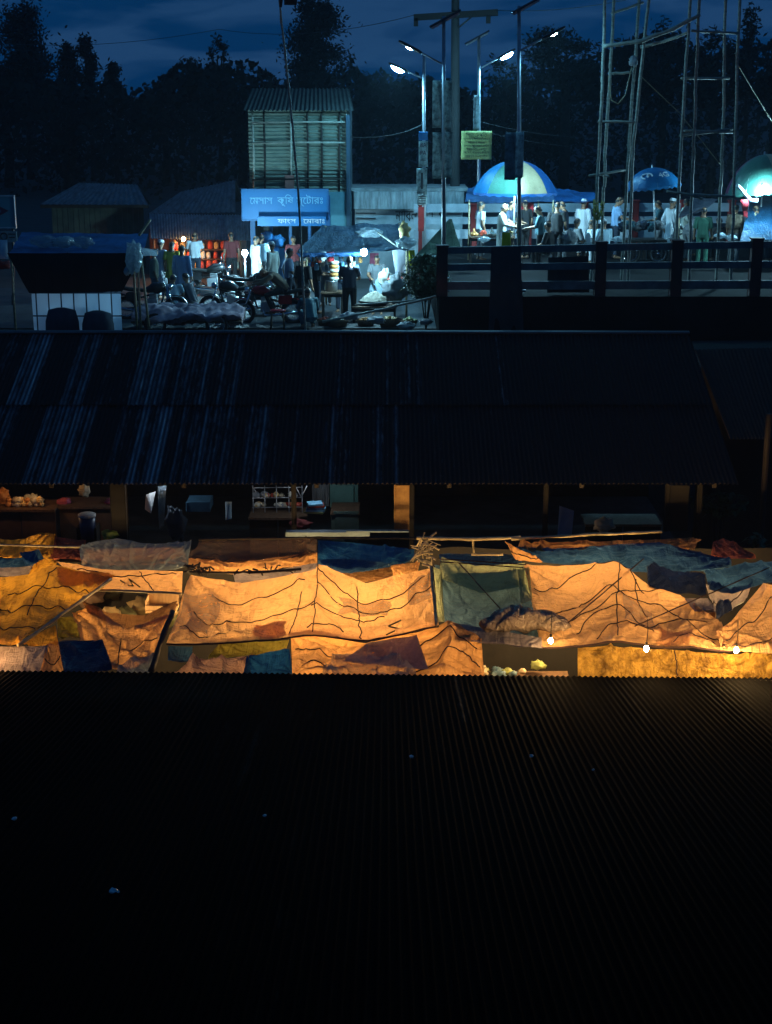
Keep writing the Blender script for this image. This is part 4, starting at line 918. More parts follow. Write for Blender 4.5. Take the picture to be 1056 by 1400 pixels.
    if cap:
        g_ = MB()
        g_.loft([(W(h0 + hn * .045), .083 * s, .104 * s), (W(h0 + hn * .10), .080 * s, .10 * s), (W(h0 + hn * .125), .064 * s, .08 * s), (W(h0 + hn * .132), .02 * s, .03 * s)], side=side, n=18)
        g_.build('cap', CLOTH[cap], e, True)
    if hair:
        g_ = MB(); scalp(g_, 0, .008, 0); g_.build('hair', HAIR, e, True)
    if beard:
        g_ = MB(); g_.ball(W(h0 - hn * .10 + f * .06), (.05 * s, .04 * s, .06 * s), 10, 7, .2); g_.build('beard', CLOTH['offwhite'] if beard == 'white' else HAIR, e, True)
    if shawl:
        g_ = MB()
        g_.loft([(W(J['neck'] + Vector((0, 0, .02))), .10 * s, .09 * s), (W(J['chest'].lerp(J['neck'], .6)), .21 * s, .14 * s), (W(J['chest']), .24 * s, .17 * s), (W(J['waist']), .25 * s, .18 * s)], side=side, n=30, fold=.08)
        g_.build('shawl', CLOTH[shawl], e, True)
    return e
# ------------------------------------------------------------------ trees beyond the bazaar
LEAF = [mat('leaf_dark', (0.014, 0.022, 0.012), .9, col2=(0.007, 0.011, 0.006), scale=.7), mat('leaf_olive', (0.018, 0.022, 0.011), .9, col2=(0.009, 0.012, 0.006), scale=.7)]
BARK = mat('bark', (0.07, 0.055, 0.045), .9, col2=(0.03, 0.025, 0.02), scale=5, bump=.4)
def tree(label, px, Y, topy, wpx, basey=None, clumps=None, n=2600, kind='broad', seed=0, leaf=.22, m=0, trunk_top=None):
    rnd = random.Random(seed + 100)
    x = xat(px, Y, 8); zt = zat(topy, Y); w = wpx / F * Y; g0 = prof(Y)
    e = empty('tree', (x, Y, g0), label, 'tree', 'trees beyond the bazaar')
    zb = zat(basey, Y) if basey else zt - w * 1.3
    h = zt - zb
    cl = []
    if kind == 'tall':
        for i in range(16):
            k = (i + .5) / 16
            ww = w * .5 * (math.sin(PI * (.12 + .68 * k)) ** .7) * (1.05 if k < .5 else .85)
            a = rnd.uniform(0, 2 * PI)
            cl.append((Vector((x + math.cos(a) * ww * .45, Y + math.sin(a) * ww * .45, zb + h * k)), ww * rnd.uniform(.5, .75), h * .12))
    elif kind == 'feather':
        for i in range(11):
            k = i / 10; a = rnd.uniform(0, 2 * PI); ww = w * .5 * (1 - .35 * k)
            cl.append((Vector((x + math.cos(a) * ww * .7, Y + math.sin(a) * ww * .6, zb + h * k * .93)), w * rnd.uniform(.12, .22), h * rnd.uniform(.07, .12)))
    else:
        for i in range(22):
            a = rnd.uniform(0, 2 * PI); r = rnd.random() ** .5 * w * .48; k = rnd.random()
            zz = zb + h * (.15 + .78 * k * (1 - (r / (w * .5)) ** 2 * .6))
            cl.append((Vector((x + math.cos(a) * r, Y + math.sin(a) * r, zz)), w * rnd.uniform(.10, .19), h * rnd.uniform(.09, .16)))
    mb = MB()
    for i in range(n):
        c, rr, rz = cl[rnd.randrange(len(cl))]
        d = Vector((rnd.gauss(0, .5), rnd.gauss(0, .5), rnd.gauss(0, .5)))
        p = c + Vector((d.x * rr, d.y * rr, d.z * rz)) * 1.1
        s = leaf * rnd.uniform(.5, 1.3)
        a = Vector((rnd.uniform(-1, 1), rnd.uniform(-1, 1), rnd.uniform(-1, .6))).normalized(); bq = a.orthogonal().normalized()
        mb.add([p - a * s * .5, p + bq * s * .22, p + a * s * .5, p - bq * s * .22], [[0, 1, 2, 3]])
    mb.build('crown', LEAF[m], e)
    t = MB(); zt2 = zb + h * .7
    t.tube([(x, Y, g0), (x + .1, Y, g0 + (zb - g0) * .5), (x - .05, Y, zb + h * .2), (x, Y, zt2)], [w * .045 + .12, w * .04 + .1, w * .03 + .07, .04], 8)
    for i in range(7):
        c = cl[i * len(cl) // 7][0]; s0 = Vector((x, Y, zb + (c.z - zb) * .3 - .3))
        t.tube([s0, s0.lerp(c, .5) + Vector((0, 0, -.15)), c], [w * .02 + .05, w * .014 + .035, .02], 6)
    t.build('trunk', BARK, e, True)
    return e
TR = [
 ('tall feathery tree at the far left rising over the dark trees', 38, 110, 14, 74, 130, 'tall', 0, 6500),
 ('low bushy tree at the left edge beneath the feathery tree', 8, 100, 50, 110, 180, 'broad', 1, 4500),
 ('spiky slim tree second from the left', 98, 108, 62, 34, 125, 'tall', 0, 1700),
 ('slim forked tree with a dense top, third from the left', 124, 108, 54, 30, 125, 'tall', 0, 1800),
 ('small slim tree before the gap of open sky', 157, 104, 88, 26, 140, 'tall', 1, 1500),
 ('wide dark tree under the slim trees at the left', 90, 98, 96, 170, 240, 'broad', 1, 3600),
 ('low dark tree right of the open sky gap', 225, 106, 112, 90, 190, 'broad', 0, 2400),
 ('loose leaning tree left of the leaning flag pole', 262, 112, 76, 60, 140, 'broad', 1, 1300),
 ('thin tree with a small tuft on top', 300, 108, 52, 34, 130, 'feather', 0, 800),
 ('broad dark tree behind the tin shop', 330, 104, 88, 110, 190, 'broad', 0, 3000),
 ('tallest dense tree standing alone above the tin shop', 432, 112, 4, 80, 118, 'tall', 1, 8500),
 ('rounded dark tree right of the tallest tree', 500, 104, 96, 90, 180, 'broad', 0, 2600),
 ('small round tree under the first street lamp', 548, 106, 100, 50, 170, 'broad', 1, 1600),
 ('dark tree behind the utility pole', 600, 102, 112, 90, 200, 'broad', 0, 2400),
 ('thin loose tree behind the lamp right of the utility pole', 690, 96, 84, 76, 150, 'feather', 1, 1100),
 ('spreading tree with open branches behind the right lamps', 772, 92, 44, 120, 130, 'feather', 0, 4500),
 ('low dark tree beneath the spreading tree', 740, 96, 118, 130, 220, 'broad', 1, 2800),
 ('dense tree behind the first bamboo tower', 860, 92, 34, 70, 140, 'broad', 0, 2400),
 ('dense wide tree between the two bamboo towers', 905, 95, 22, 80, 150, 'broad', 1, 3000),
 ('dark tree behind the second bamboo tower', 975, 92, 40, 80, 150, 'broad', 0, 2800),
 ('narrow tree right of the second bamboo tower', 1018, 96, 14, 30, 110, 'tall', 1, 1000),
 ('dark tree cut by the right edge of the photo', 1056, 92, 38, 70, 150, 'broad', 0, 2400),
]
for i, (lab, px, Y, ty, w, by, kd, m, n) in enumerate(TR):
    tree(lab, px, Y, ty, w, by, None, n, kd, i, .34 if kd == 'broad' else .32, m)
# far-off wood closing the view under the crowns
rnd = random.Random(5)
mb = MB()
SKL = [(-300, 110), (0, 104), (60, 112), (140, 118), (160, 132), (178, 140), (200, 130), (225, 112), (260, 98), (320, 96), (370, 104), (420, 112), (480, 100), (520, 112), (600, 122), (660, 134), (700, 122), (750, 96), (800, 84), (850, 72), (900, 64), (960, 76), (1010, 70), (1056, 62), (1400, 70)]
def skyline(p):
    for (a, ya), (b, yb) in zip(SKL, SKL[1:]):
        if a <= p <= b: return ya + (yb - ya) * (p - a) / (b - a)
    return 100
for i in range(22000):
    X = rnd.uniform(-32, 32); Y = rnd.uniform(88, 128)
    pxx = 528 + X / (Y * CT) * F
    top = zat(skyline(pxx) + 26 * mnoise.noise(Vector((pxx * .022, Y * .08, 0))) + 11 * mnoise.noise(Vector((pxx * .11, Y * .2, 4))), Y)
    z = prof(Y) + (top - prof(Y)) * (1 - rnd.random() ** 1.7)
    s = rnd.uniform(.3, .7)
    p = Vector((X, Y, z)); a = Vector((rnd.uniform(-1, 1), rnd.uniform(-1, 1), rnd.uniform(-1, 1))).normalized(); b = a.orthogonal().normalized()
    mb.add([p - a * s * .5, p + b * s * .3, p + a * s * .5, p - b * s * .3], [[0, 1, 2, 3]])
tag(mb.build('far_wood', LEAF[0]), kind='stuff')
# ------------------------------------------------------------------ the bazaar behind the middle shed, left half
COOL = (0.30, 0.68, 1.0)
EM['led'] = emit('led_panel', (0.20, 0.66, 1.0), 1600)
EM['white'] = emit('white_bulb', (0.36, 0.78, 1.0), 2300)
EM['stall'] = emit('stall_bulb', (0.36, 0.78, 1.0), 1100)
EM['amber'] = emit('amber_bulb', (1.0, 0.40, 0.10), 800)
def sheet(mb, a, b, c, d, sag=.1, wr=.03, nu=24, nv=12, seed=0, thick=0.0, hang=False):
    a, b, c, d = map(Vector, (a, b, c, d))
    dirn = Vector((0, -1, 0)) if hang else Vector((0, 0, -1))
    def fn(u, v):
        p = a.lerp(b, u).lerp(c.lerp(d, u), v)
        k = (4 * u * (1 - u)) ** .6 * (4 * v * (1 - v)) ** .6
        w = mnoise.noise(Vector((p.x * 2.6, p.y * 2.2 + p.z * 1.1, seed))) + .5 * mnoise.noise(Vector((p.x * 6, p.z * 2.5 + p.y * 3, seed + 5)))
        if hang: w += .8 * math.sin(p.x * 17 + seed + 1.5 * mnoise.noise(Vector((p.x * 2, p.z, seed)))) * v
        return p + dirn * (sag * k) + (dirn * w * wr)
    return mb.grid(fn, nu, nv, thick)
def hung(label, m, a, b, c, d, name='hanging_cloth', cat='cloth', group=None, **kw):
    mb = MB(); kw.setdefault('hang', True); kw.setdefault('sag', .03); sheet(mb, a, b, c, d, **kw)
    o = mb.build(name, m, None, True); bb = sum((v.co for v in o.data.vertices), Vector()) / len(o.data.vertices); origin_to(o, bb)
    return tag(o, label, cat, group)
# --- two-storey tin shop
Y0 = 47.0
xl, xr = xat(341, Y0, 7.5), xat(479, Y0, 7.5)
zt, zm = zat(150, Y0), zat(262, Y0)
bl = empty('tin_shop', ((xl + xr) / 2, Y0, G), 'two storey tin clad shop with a blue signboard between its floors', 'shop')
m = MB()
def fn(u, v):
    z = zt + (zm - zt) * v
    return (xl + (xr - xl) * u, Y0 + .02 * math.sin(z * 2 * PI / .11) + .012 * mnoise.noise(Vector((u * 9, z * 2, 1))), z)
m.grid(fn, 16, int((zt - zm) / .11 * 8)); m.build('upper_wall', M['tin_clad'], bl, True)
m = MB(); m.box((xl + .03, Y0 + 1.5, (zt + G) / 2), (.06, 2.9, zt - G)); m.box((xr - .03, Y0 + 1.5, (zt + G) / 2), (.06, 2.9, zt - G)); m.box(((xl + xr) / 2, Y0 + 2.95, (zt + G) / 2), (xr - xl - .14, .06, zt - G)); m.build('side_wall', M['tin_far'], bl)
m = MB(); m.box(((xl + xr) / 2, Y0 + 1.5, zm - .05), (xr - xl - .16, 2.7, .08)); m.build('floor_slab', M['darkwood'], bl)
m = MB(); a, b = at(332, 151, Y0 - .3), at(484, 151, Y0 - .3); c, d = at(345, 121, Y0 + 2.6), at(478, 121, Y0 + 2.6); corrugated(m, c, d, a, b, .12, .02, 2, 6); m.build('roof', mat('dark_roof_tin', (.05, .065, .06), .8, .1, col2=(.02, .026, .024), scale=2, stretch=(4, 1, 1)), bl, True)
for i, px in enumerate((347, 362, 398, 421, 440, 464, 474)):
    m = MB(); x = xat(px, Y0, 7.5); m.tube([(x, Y0 - .06, zm - .1), (x + .02, Y0 - .07, (zm + zt) / 2), (x + .01 * (i % 3), Y0 - .06, zt - .05)], (.03, .034, .028), 7); m.build('bamboo_upright', M['greybamboo'] if i in (0, 2, 6) else M['darkwood'], bl, True)
for py in (168, 196, 246):
    m = MB(); p, q = at(345, py, Y0 - .11), at(476, py - 1, Y0 - .11); m.tube([p, p.lerp(q, .5) + Vector((0, 0, .02)), q], .025, 7); m.build('bamboo_rail', M['greybamboo'] if py < 200 else M['darkwood'], bl, True)
m = MB(); p = at(396, 249, Y0 - .1); m.box(p, (.28, .03, .42)); m.build('wall_poster', mat('faded_red_poster', (.32, .13, .10), .7, scale=7), bl)
m = MB()
for px, w in ((347, .16), (372, .1), (398, .1), (424, .1), (449, .16)):
    m.box((xat(px, 46.9, 4.6), 46.9, (G + zm) / 2), (w, .08, zm - G - .2))
m.build('door_frame', M['bluepaint'], bl)
m = MB(); m.box((xat(372, 47.2, 4.6), 47.3, G + .55), (1.0, .06, 1.1)); m.build('counter_front', M['bluepaint'], bl)
m = MB(); a, b = xat(449, 46.9, 5), xat(481, 46.9, 5); m.box(((a + b) / 2, 46.92, (G + zm) / 2), (b - a, .05, zm - G)); m.build('plank_wall', mat('pale_green_plank', (.10, .26, .30), .7, col2=(.06, .17, .2), scale=3), bl)
m = MB(); m.box((xat(477, 46.8, 6), 46.84, (zt + G) / 2), (.14, .08, zt - G - .3)); m.build('corner_pipe', mat('dark_teal_paint', (.015, .05, .08), .6, scale=3), bl)
# signboards
YS = 46.2
def board(label, x0, y0, x1, y1, Y, m_, name='signboard', thick=.08, frame=None):
    a, b = at(x0, y0, Y), at(x1, y1, Y)
    e = empty(name, ((a.x + b.x) / 2, Y, b.z), label, 'sign')
    q = MB(); q.box(((a.x + b.x) / 2, Y, (a.z + b.z) / 2), (b.x - a.x, thick, a.z - b.z)); q.build('panel', m_, e)
    if frame:
        q = MB(); w = .035
        q.box(((a.x + b.x) / 2, Y - .01, a.z - w / 2 + .02), (b.x - a.x + .05, thick + .03, w)); q.box(((a.x + b.x) / 2, Y - .01, b.z + w / 2 - .02), (b.x - a.x + .05, thick + .03, w))
        q.box((a.x - .005, Y - .012, (a.z + b.z) / 2), (w, thick + .03, a.z - b.z - .05)); q.box((b.x + .005, Y - .012, (a.z + b.z) / 2), (w, thick + .03, a.z - b.z - .05)); q.build('frame', frame, e)
    return e, (a.x + b.x) / 2, Y - thick / 2 - .006
sg, cx, yf = board('large blue shop signboard with pale Bengali lettering', 331, 259, 449, 301, YS, M['signblue'], frame=M['bluepaint'])
q = MB(); text_mb(q, 'মেসাস', (xat(358, YS, 6), yf, zat(274, YS)), .30, xat(374, YS, 6) - xat(343, YS, 6)); text_mb(q, 'কৃষি', (xat(391, YS, 6), yf, zat(274, YS)), .30, xat(402, YS, 6) - xat(380, YS, 6)); text_mb(q, 'স্টোরঃ', (xat(424, YS, 6), yf, zat(274, YS)), .30, xat(442, YS, 6) - xat(406, YS, 6)); q.build('lettering', M['letterpale'], sg)
q = MB(); text_mb(q, 'ফাংস', (xat(393, YS - .3, 5.5), YS - .38, zat(302, YS - .3)), .2, xat(407, YS, 6) - xat(382, YS, 6)); text_mb(q, 'মোবাঃ', (xat(430, YS - .3, 5.5), YS - .38, zat(302, YS - .3)), .2, xat(445, YS, 6) - xat(416, YS, 6))
s2, _, yf2 = board('narrow blue strip sign with bright letters under the large signboard', 352, 296, 446, 309, YS - .33, M['signblue'], thick=.06); q.build('lettering', M['letter'], s2)
# left-hand sign with an arrow
s3, cx, yf = board('teal box sign with a dark arrow at the left edge', -22, 268, 22, 311, 42, mat('teal_sign', (.07, .22, .28), .5, col2=(.05, .17, .22), scale=2, contrast=.2), frame=M['steel'])
q = MB(); p = at(5, 288, 42); w = .19; q.prism([(-.16, .15), (.16, 0), (-.16, -.16), (-.05, -.01)], (p.x, yf - .004, p.z), .012); q.build('arrow', mat('sign_maroon', (.10, .02, .05), .6, scale=6), s3)
s4, cx, yf = board('small grey plate with dark marks under the arrow sign', -10, 316, 24, 331, 42, mat('grey_plate', (.2, .27, .3), .6, scale=4), name='plate_sign', thick=.04)
q = MB(); p = at(6, 323, 42); q.torus((p.x, yf - .002, p.z), .09, .018, 'Y', 16, 5); p = at(17, 323, 42); q.box((p.x, yf - .002, p.z + .06), (.2, .012, .03)); q.box((p.x, yf - .002, p.z - .03), (.16, .012, .03)); q.build('marks', M['letterblack'], s4)
for x_ in (-6, 18):
    pole('dark post carrying the arrow sign, %s one' % ('left' if x_ < 0 else 'right'), [(xat(x_, 42.1, 4), 42.1, G), at(x_, 312, 42.1)], .04, 'black', 'sign_post', 'post', None, False)
# --- low tin houses at the left
def house(label, ridge, eave, Yr, Ye, boards, wallm, roofm):
    a, b = at(*ridge[0], Yr), at(*ridge[1], Yr); c, d = at(*eave[0], Ye), at(*eave[1], Ye)
    e = empty('tin_house', ((c.x + d.x) / 2, Ye, G), label, 'house')
    q = MB(); corrugated(q, a, b, c, d, .11, .017, 3, 6); q.build('roof', roofm, e, True)
    q = MB(); a2, b2 = a + Vector((0, 3, -.9)), b + Vector((0, 3, -.9)); corrugated(q, a + Vector((0, .05, -.01)), b + Vector((0, .05, -.01)), a2, b2, .11, .017, 1, 6); q.build('back_roof', roofm, e, True)
    zt_ = min(c.z, d.z) - .06; w = d.x - c.x - .5
    q = MB(); n = max(4, int(w / .18))
    for i in range(n): q.box((c.x + .25 + w * (i + .5) / n, Ye + .55 + .01 * (i % 2), (zt_ + G) / 2), (w / n - .012, .04, zt_ - G))
    q.build('plank_wall', wallm, e)
    q = MB(); q.box(((c.x + d.x) / 2, Ye + .05, zt_), (d.x - c.x, .05, .1)); q.build('eave_board', M['darkwood'], e)
    return e
M['greenplank'] = mat('mossy_plank', (.09, .11, .08), .85, col2=(.04, .05, .04), scale=3)
house('low house with a hipped tin roof and mossy planks far left', ((108, 250), (188, 252)), ((55, 279), (203, 280)), 54, 51.5, 0, M['greenplank'], M['tin_far'])
house('tin roofed house with ribbed gable left of the tin shop', ((248, 262), (322, 246)), ((203, 292), (322, 290)), 54, 51, 0, M['darkwood'], M['tin_far'])
# goods stall under the lean-to
gs = empty('goods_stall', (xat(280, 48.6, 4), 48.6, G), 'small goods stall full of red wares under a bluish lean-to roof', 'stall')
q = MB(); corrugated(q, at(204, 292, 50.4), at(340, 294, 50.4), at(206, 326, 48.2), at(342, 329, 48.2), .09, .015, 2, 6); q.build('lean_to_roof', mat('bluish_tin', (.2, .3, .36), .45, .6, col2=(.08, .11, .13), scale=2, stretch=(4, 1, 1)), gs, True)
for px in (212, 240, 330):
    q = MB(); x = xat(px, 48.3, 4.5); q.tube([(x, 48.3, G), (x, 48.3, zat(328, 48.3))], .035, 7); q.build('post', M['wood'], gs, True)
for k, py in enumerate((341, 354, 368)):
    q = MB(); a, b = xat(236, 49.3, 4.5), xat(330, 49.3, 4.5); q.box(((a + b) / 2, 49.2 - .25 * k, zat(py, 49.2 - .25 * k)), (b - a, .35, .03)); q.build('shelf', M['wood'], gs)
q = MB(); a, b = xat(206, 49.8, 4.5), xat(338, 49.8, 4.5); q.box(((a + b) / 2, 49.75, G + .75), (b - a, .05, 1.5)); q.build('back_wall', mat('red_brown_boards', (.10, .04, .03), .8, scale=3), gs)
rnd = random.Random(11)
GM2 = [GM[0], GM[0], GM[4], GM[2], GM[1], GM[6], GM[2]]
WHERE = ('top shelf', 'middle shelf', 'bottom shelf')
for k, py in enumerate((341, 354, 368)):
    for i in range(10):
        px = 241 + i * 9.2 + rnd.uniform(-2, 2)
        Yp = 49.2 - .25 * k
        q = MB(); packet(q, (xat(px, Yp, 4.7), Yp, zat(py, Yp) + .016), rnd.uniform(.12, .2), i)
        gi = rnd.randrange(7)
        tag(q.build('goods_packet', GM2[gi], None, True), 'small packet on the %s of the lit goods stall' % WHERE[k], 'packet', 'packets on the %s of the goods stall' % WHERE[k])
hung('bright red cloth hanging in the goods stall', cloth('redcloth', (.6, .03, .04)), at(309, 330, 48.4), at(318, 330, 48.4), at(307, 358, 48.4), at(318, 358, 48.4), seed=2)
hung('small red pouch hanging left of the amber bulb', cloth('redcloth', (.6, .03, .04)), at(236, 332, 48.25), at(243, 332, 48.25), at(236, 341, 48.25), at(243, 341, 48.25), seed=3)
p = at(251, 327, 48.0)
e = empty('light_bulb', p, 'amber bulb under the lean-to of the goods stall', 'bulb')
q = MB(); q.ball(p, (.055, .055, .065), 12, 8); q.build('glass', EM['amber'], e, True); q = MB(); q.tube([p + Vector((0, 0, .05)), p + Vector((0, 0, .14))], .02, 7); q.build('socket', M['black'], e)
# standing white lamp on a post in front
p = at(335, 346, 43.5)
e = empty('post_lamp', (p.x, p.y, G), 'white lamp on a short post beside the blue shop', 'lamp')
q = MB(); q.ball(p, (.08, .08, .09), 14, 9); q.build('bulb', EM['white'], e, True)
q = MB(); q.tube([(p.x, p.y, G), p - Vector((0, 0, .06))], .025, 7); q.build('post', M['steel'], e, True)
# --- concrete building with wall writing
YB = 48.6
xl, xr = xat(484, YB, 5), xat(634, YB, 5)
cb = empty('concrete_building', ((xl + xr) / 2, YB, G), 'low stained concrete building with black wall writing', 'building')
z0, z1, z2 = zat(262, YB), zat(286, YB), G
q = MB(); q.box(((xl + xr) / 2, YB + .1, (z0 + z1) / 2), (xr - xl, .2, z0 - z1)); q.build('parapet', M['stained'], cb)
q = MB(); q.box(((xl + xr) / 2, YB + 1.3, (z1 + z2) / 2), (xr - xl - .06, 2.2, z1 - z2)); q.build('wall', mat('limewash', (.66, .68, .68), .8, col2=(.36, .38, .38), scale=2.2, contrast=.3, bump=.15), cb)
q = MB(); q.box(((xl + xr) / 2, YB + 1.4, z0 + .05), (xr - xl + .3, 2.6, .09)); q.build('roof_slab', M['concrete'], cb)
q = MB(); a, b = xat(487, YB, 5), xat(514, YB, 5)
for k in range(2): q.box(((a + b) / 2, YB + .18, zat(292 + 7 * k, YB)), (b - a, .03, .03))
q.build('vent_slot', M['letterblack'], cb)
q = MB()
for t_, px, w in (('নাবিল', 556, 30), ('স', 588, 11), ('র', 604, 9)): text_mb(q, t_, (xat(px, YB, 5.3), YB + .19, zat(293, YB)), .5, w / F * YB)
q.build('wall_writing', M['letterblack'], cb)
# --- dark front stall at the left
fs_ = empty('market_stall', (xat(105, 36.2, 4), 36.5, G), 'front left stall with a black valance and patterned sheet below it', 'stall')
q = MB(); sheet(q, at(30, 318, 39.2), at(203, 320, 39.2), at(12, 347, 36), at(196, 346, 36), .08, .05, 30, 14, 3); q.build('canopy', T['blue'], fs_, True)
q = MB(); sheet(q, at(10, 346, 35.97), at(196, 346, 35.97), at(40, 401, 35.97), at(167, 399, 35.97), .02, .03, 30, 14, 4, hang=True); q.build('valance', mat('black_sheet', (.004, .004, .005), .9, col2=(.003, .003, .003), scale=4), fs_, True)
m_, nt, N, L = newmat('plaid_sheet')
out = N.new('ShaderNodeOutputMaterial'); b_ = N.new('ShaderNodeBsdfPrincipled'); L.new(b_.outputs[0], out.inputs[0]); b_.inputs['Roughness'].default_value = .8
tc = N.new('ShaderNodeTexCoord'); br = N.new('ShaderNodeTexBrick'); mp = N.new('ShaderNodeMapping'); mp.inputs['Rotation'].default_value = (R(90), 0, 0); L.new(tc.outputs['Object'], mp.inputs[0]); L.new(mp.outputs[0], br.inputs['Vector'])
br.offset = 0; br.inputs['Scale'].default_value = 1.0; br.inputs['Brick Width'].default_value = .30; br.inputs['Row Height'].default_value = .55; br.inputs['Mortar Size'].default_value = .018
br.inputs['Color1'].default_value = (.5, .6, .75, 1); br.inputs['Color2'].default_value = (.65, .72, .85, 1); br.inputs['Mortar'].default_value = (.02, .03, .06, 1); L.new(br.outputs[0], b_.inputs['Base Color'])
tl = N.new('ShaderNodeBsdfTranslucent'); L.new(br.outputs[0], tl.inputs[0]); mxs = N.new('ShaderNodeMixShader'); mxs.inputs[0].default_value = .6; L.new(b_.outputs[0], mxs.inputs[1]); L.new(tl.outputs[0], mxs.inputs[2]); L.new(mxs.outputs[0], out.inputs[0])
q = MB(); sheet(q, at(43, 398, 36.1), at(165, 398, 36.1), at(48, 470, 36.1), at(168, 470, 36.1), .02, .02, 30, 14, 5, hang=True); q.build('patterned_sheet', m_, fs_, True)
for i, (px, py) in enumerate(((15, 348), (188, 348), (193, 350), (182, 350))):
    q = MB(); a = at(px, py, 36.05); q.tube([(a.x + .12 * (i == 2), 36.05 + .05 * i, G), a], .03, 7); q.build('bamboo_post', M['bamboo'], fs_, True)
for i, (x0, y0, w, h) in enumerate(((62, 428, 46, 22), (112, 430, 44, 26))):
    s = MB(); c = at(x0 + w / 2, y0 + h / 2, 35.7)
    s.loft([(c + Vector((0, 0, -.5)), w / 58 / 2 * 1.05, .25), (c, w / 58 / 2, .24), (c + Vector((0, 0, .26)), w / 58 / 2 * .8, .18), (c + Vector((0, 0, .32)), .1, .06)], n=20, fold=.1)
    solo(s, 'covered_sack', cloth('navy', (.022, .035, .06)), ('dark covered sack left of centre before the patterned sheet', 'dark covered sack right of centre before the patterned sheet')[i], 'sack', 'sacks before the patterned sheet', True)
def lump(label, px, py, Y, rx, rz, m_, name, cat, seed, group=None, ry=None):
    c = at(px, py, Y); s = MB(); s.ball(c, (rx, ry or rx * .7, rz), 22, 14, .55, seed)
    return solo(s, name, m_, label, cat, group, True)
FW = filmmat('white_film', (.6, .72, .78), .1, 1.2)
lump('crumpled clear plastic bundle on the blue canopy, left one', 62, 330, 37.2, .36, .13, T['filmblue'], 'plastic_bundle', 'bundle', 1, 'plastic bundles on the canopy')
lump('crumpled clear plastic bundle on the blue canopy, middle one', 88, 331, 37.0, .26, .13, FW, 'plastic_bundle', 'bundle', 2, 'plastic bundles on the canopy')
lump('crumpled clear plastic bundle on the blue canopy, right one', 114, 331, 37.2, .26, .12, T['filmblue'], 'plastic_bundle', 'bundle', 3, 'plastic bundles on the canopy')
lump('white plastic wrapped roll hanging at the stall corner', 183, 352, 35.8, .19, .36, FW, 'plastic_bundle', 'bundle', 4)
lump('small white plastic bag end below the wrapped roll', 174, 371, 35.8, .07, .10, FW, 'plastic_bundle', 'bundle', 5)
hung('white plastic flap behind the wrapped roll', FW, at(190, 338, 36.2), at(214, 342, 36.2), at(192, 350, 36.2), at(216, 350, 36.2), 'plastic_flap', 'flap', seed=6, wr=.05)
hung('white striped cloth hanging at the left edge', cloth('white', (.7, .7, .7)), at(-14, 328, 38), at(10, 328, 38), at(-14, 354, 38), at(12, 354, 38), seed=7)
lump('small maroon bundle under the striped cloth', 2, 362, 38, .25, .10, cloth('maroon', (.2, .03, .03)), 'cloth_bundle', 'bundle', 8)
pole('thin bamboo arm sticking out above the wrapped roll', [at(190, 322, 38), at(206, 300, 38)], .03, 'bamboo')
# --- covered cart load
c0, c1 = at(185, 452, 37.3), at(333, 440, 37.3)
s = MB(); rg = []
for i in range(61):
    u = i / 60; hgt = (.32 + .62 * math.sin(PI * (.08 + .84 * u)) ** .5) * .5
    c = c0.lerp(c1, u); hgt *= .42; c.z = G + .30 + hgt * .55
    rg.append((c, .75 * (.5 + .5 * math.sin(PI * (.06 + .88 * u)) ** .5), hgt))
s.loft(rg, side=(0, 1, 0), n=60)
for v in s.v: v += Vector((0, mnoise.noise(v * 2.0), mnoise.noise(v * 1.6 + Vector((5, 0, 0))))) * .16 + Vector((0, .4, 1)) * (.10 * abs(mnoise.noise(v * 4.3)) + .05 * mnoise.noise(v * 9))
vc = empty('van_cart', (c0.lerp(c1, .5).x, 37.3, G), 'flat cart with its load wrapped in a dusky pink sheet', 'cart')
s.build('wrapped_load', mat('dusky_pink_sheet', (.62, .44, .48), .8, col2=(.18, .10, .12), scale=2.2, contrast=.4, bump=.4, bscale=7), vc, True)
s = MB(); s.box((c0.lerp(c1, .5).x, 37.3, G + .30), (2.7, 1.1, .05)); s.build('bed', M['wood'], vc)
def wheel(parent, c, Rr, axis='Y', tyre=.035, spokes=14):
    w = MB(); w.torus(c, Rr, tyre, axis, 30, 8); wo_ = w.build('wheel', M['rubber'], parent, True)
    w = MB(); w.torus(c, Rr - tyre * 1.2, tyre * .4, axis, 30, 6); w.build('rim', M['chrome'], wo_, True)
    w = MB()
    for k in range(spokes):
        t = 2 * PI * k / spokes; d = Vector((math.cos(t), 0, math.sin(t))) if axis == 'Y' else Vector((0, math.cos(t), math.sin(t)))
        w.tube([Vector(c) + d * .03, Vector(c) + d * (Rr - tyre)], .004, 4)
    w.tube([Vector(c) - (Vector((0, .05, 0)) if axis == 'Y' else Vector((.05, 0, 0))), Vector(c) + (Vector((0, .05, 0)) if axis == 'Y' else Vector((.05, 0, 0)))], .035, 9)
    w.build('spokes', M['chrome'], wo_, True)
    return wo_
for sx in (-.75, .75): wheel(vc, (c0.lerp(c1, .5).x + sx, 36.7, G + .26), .24)
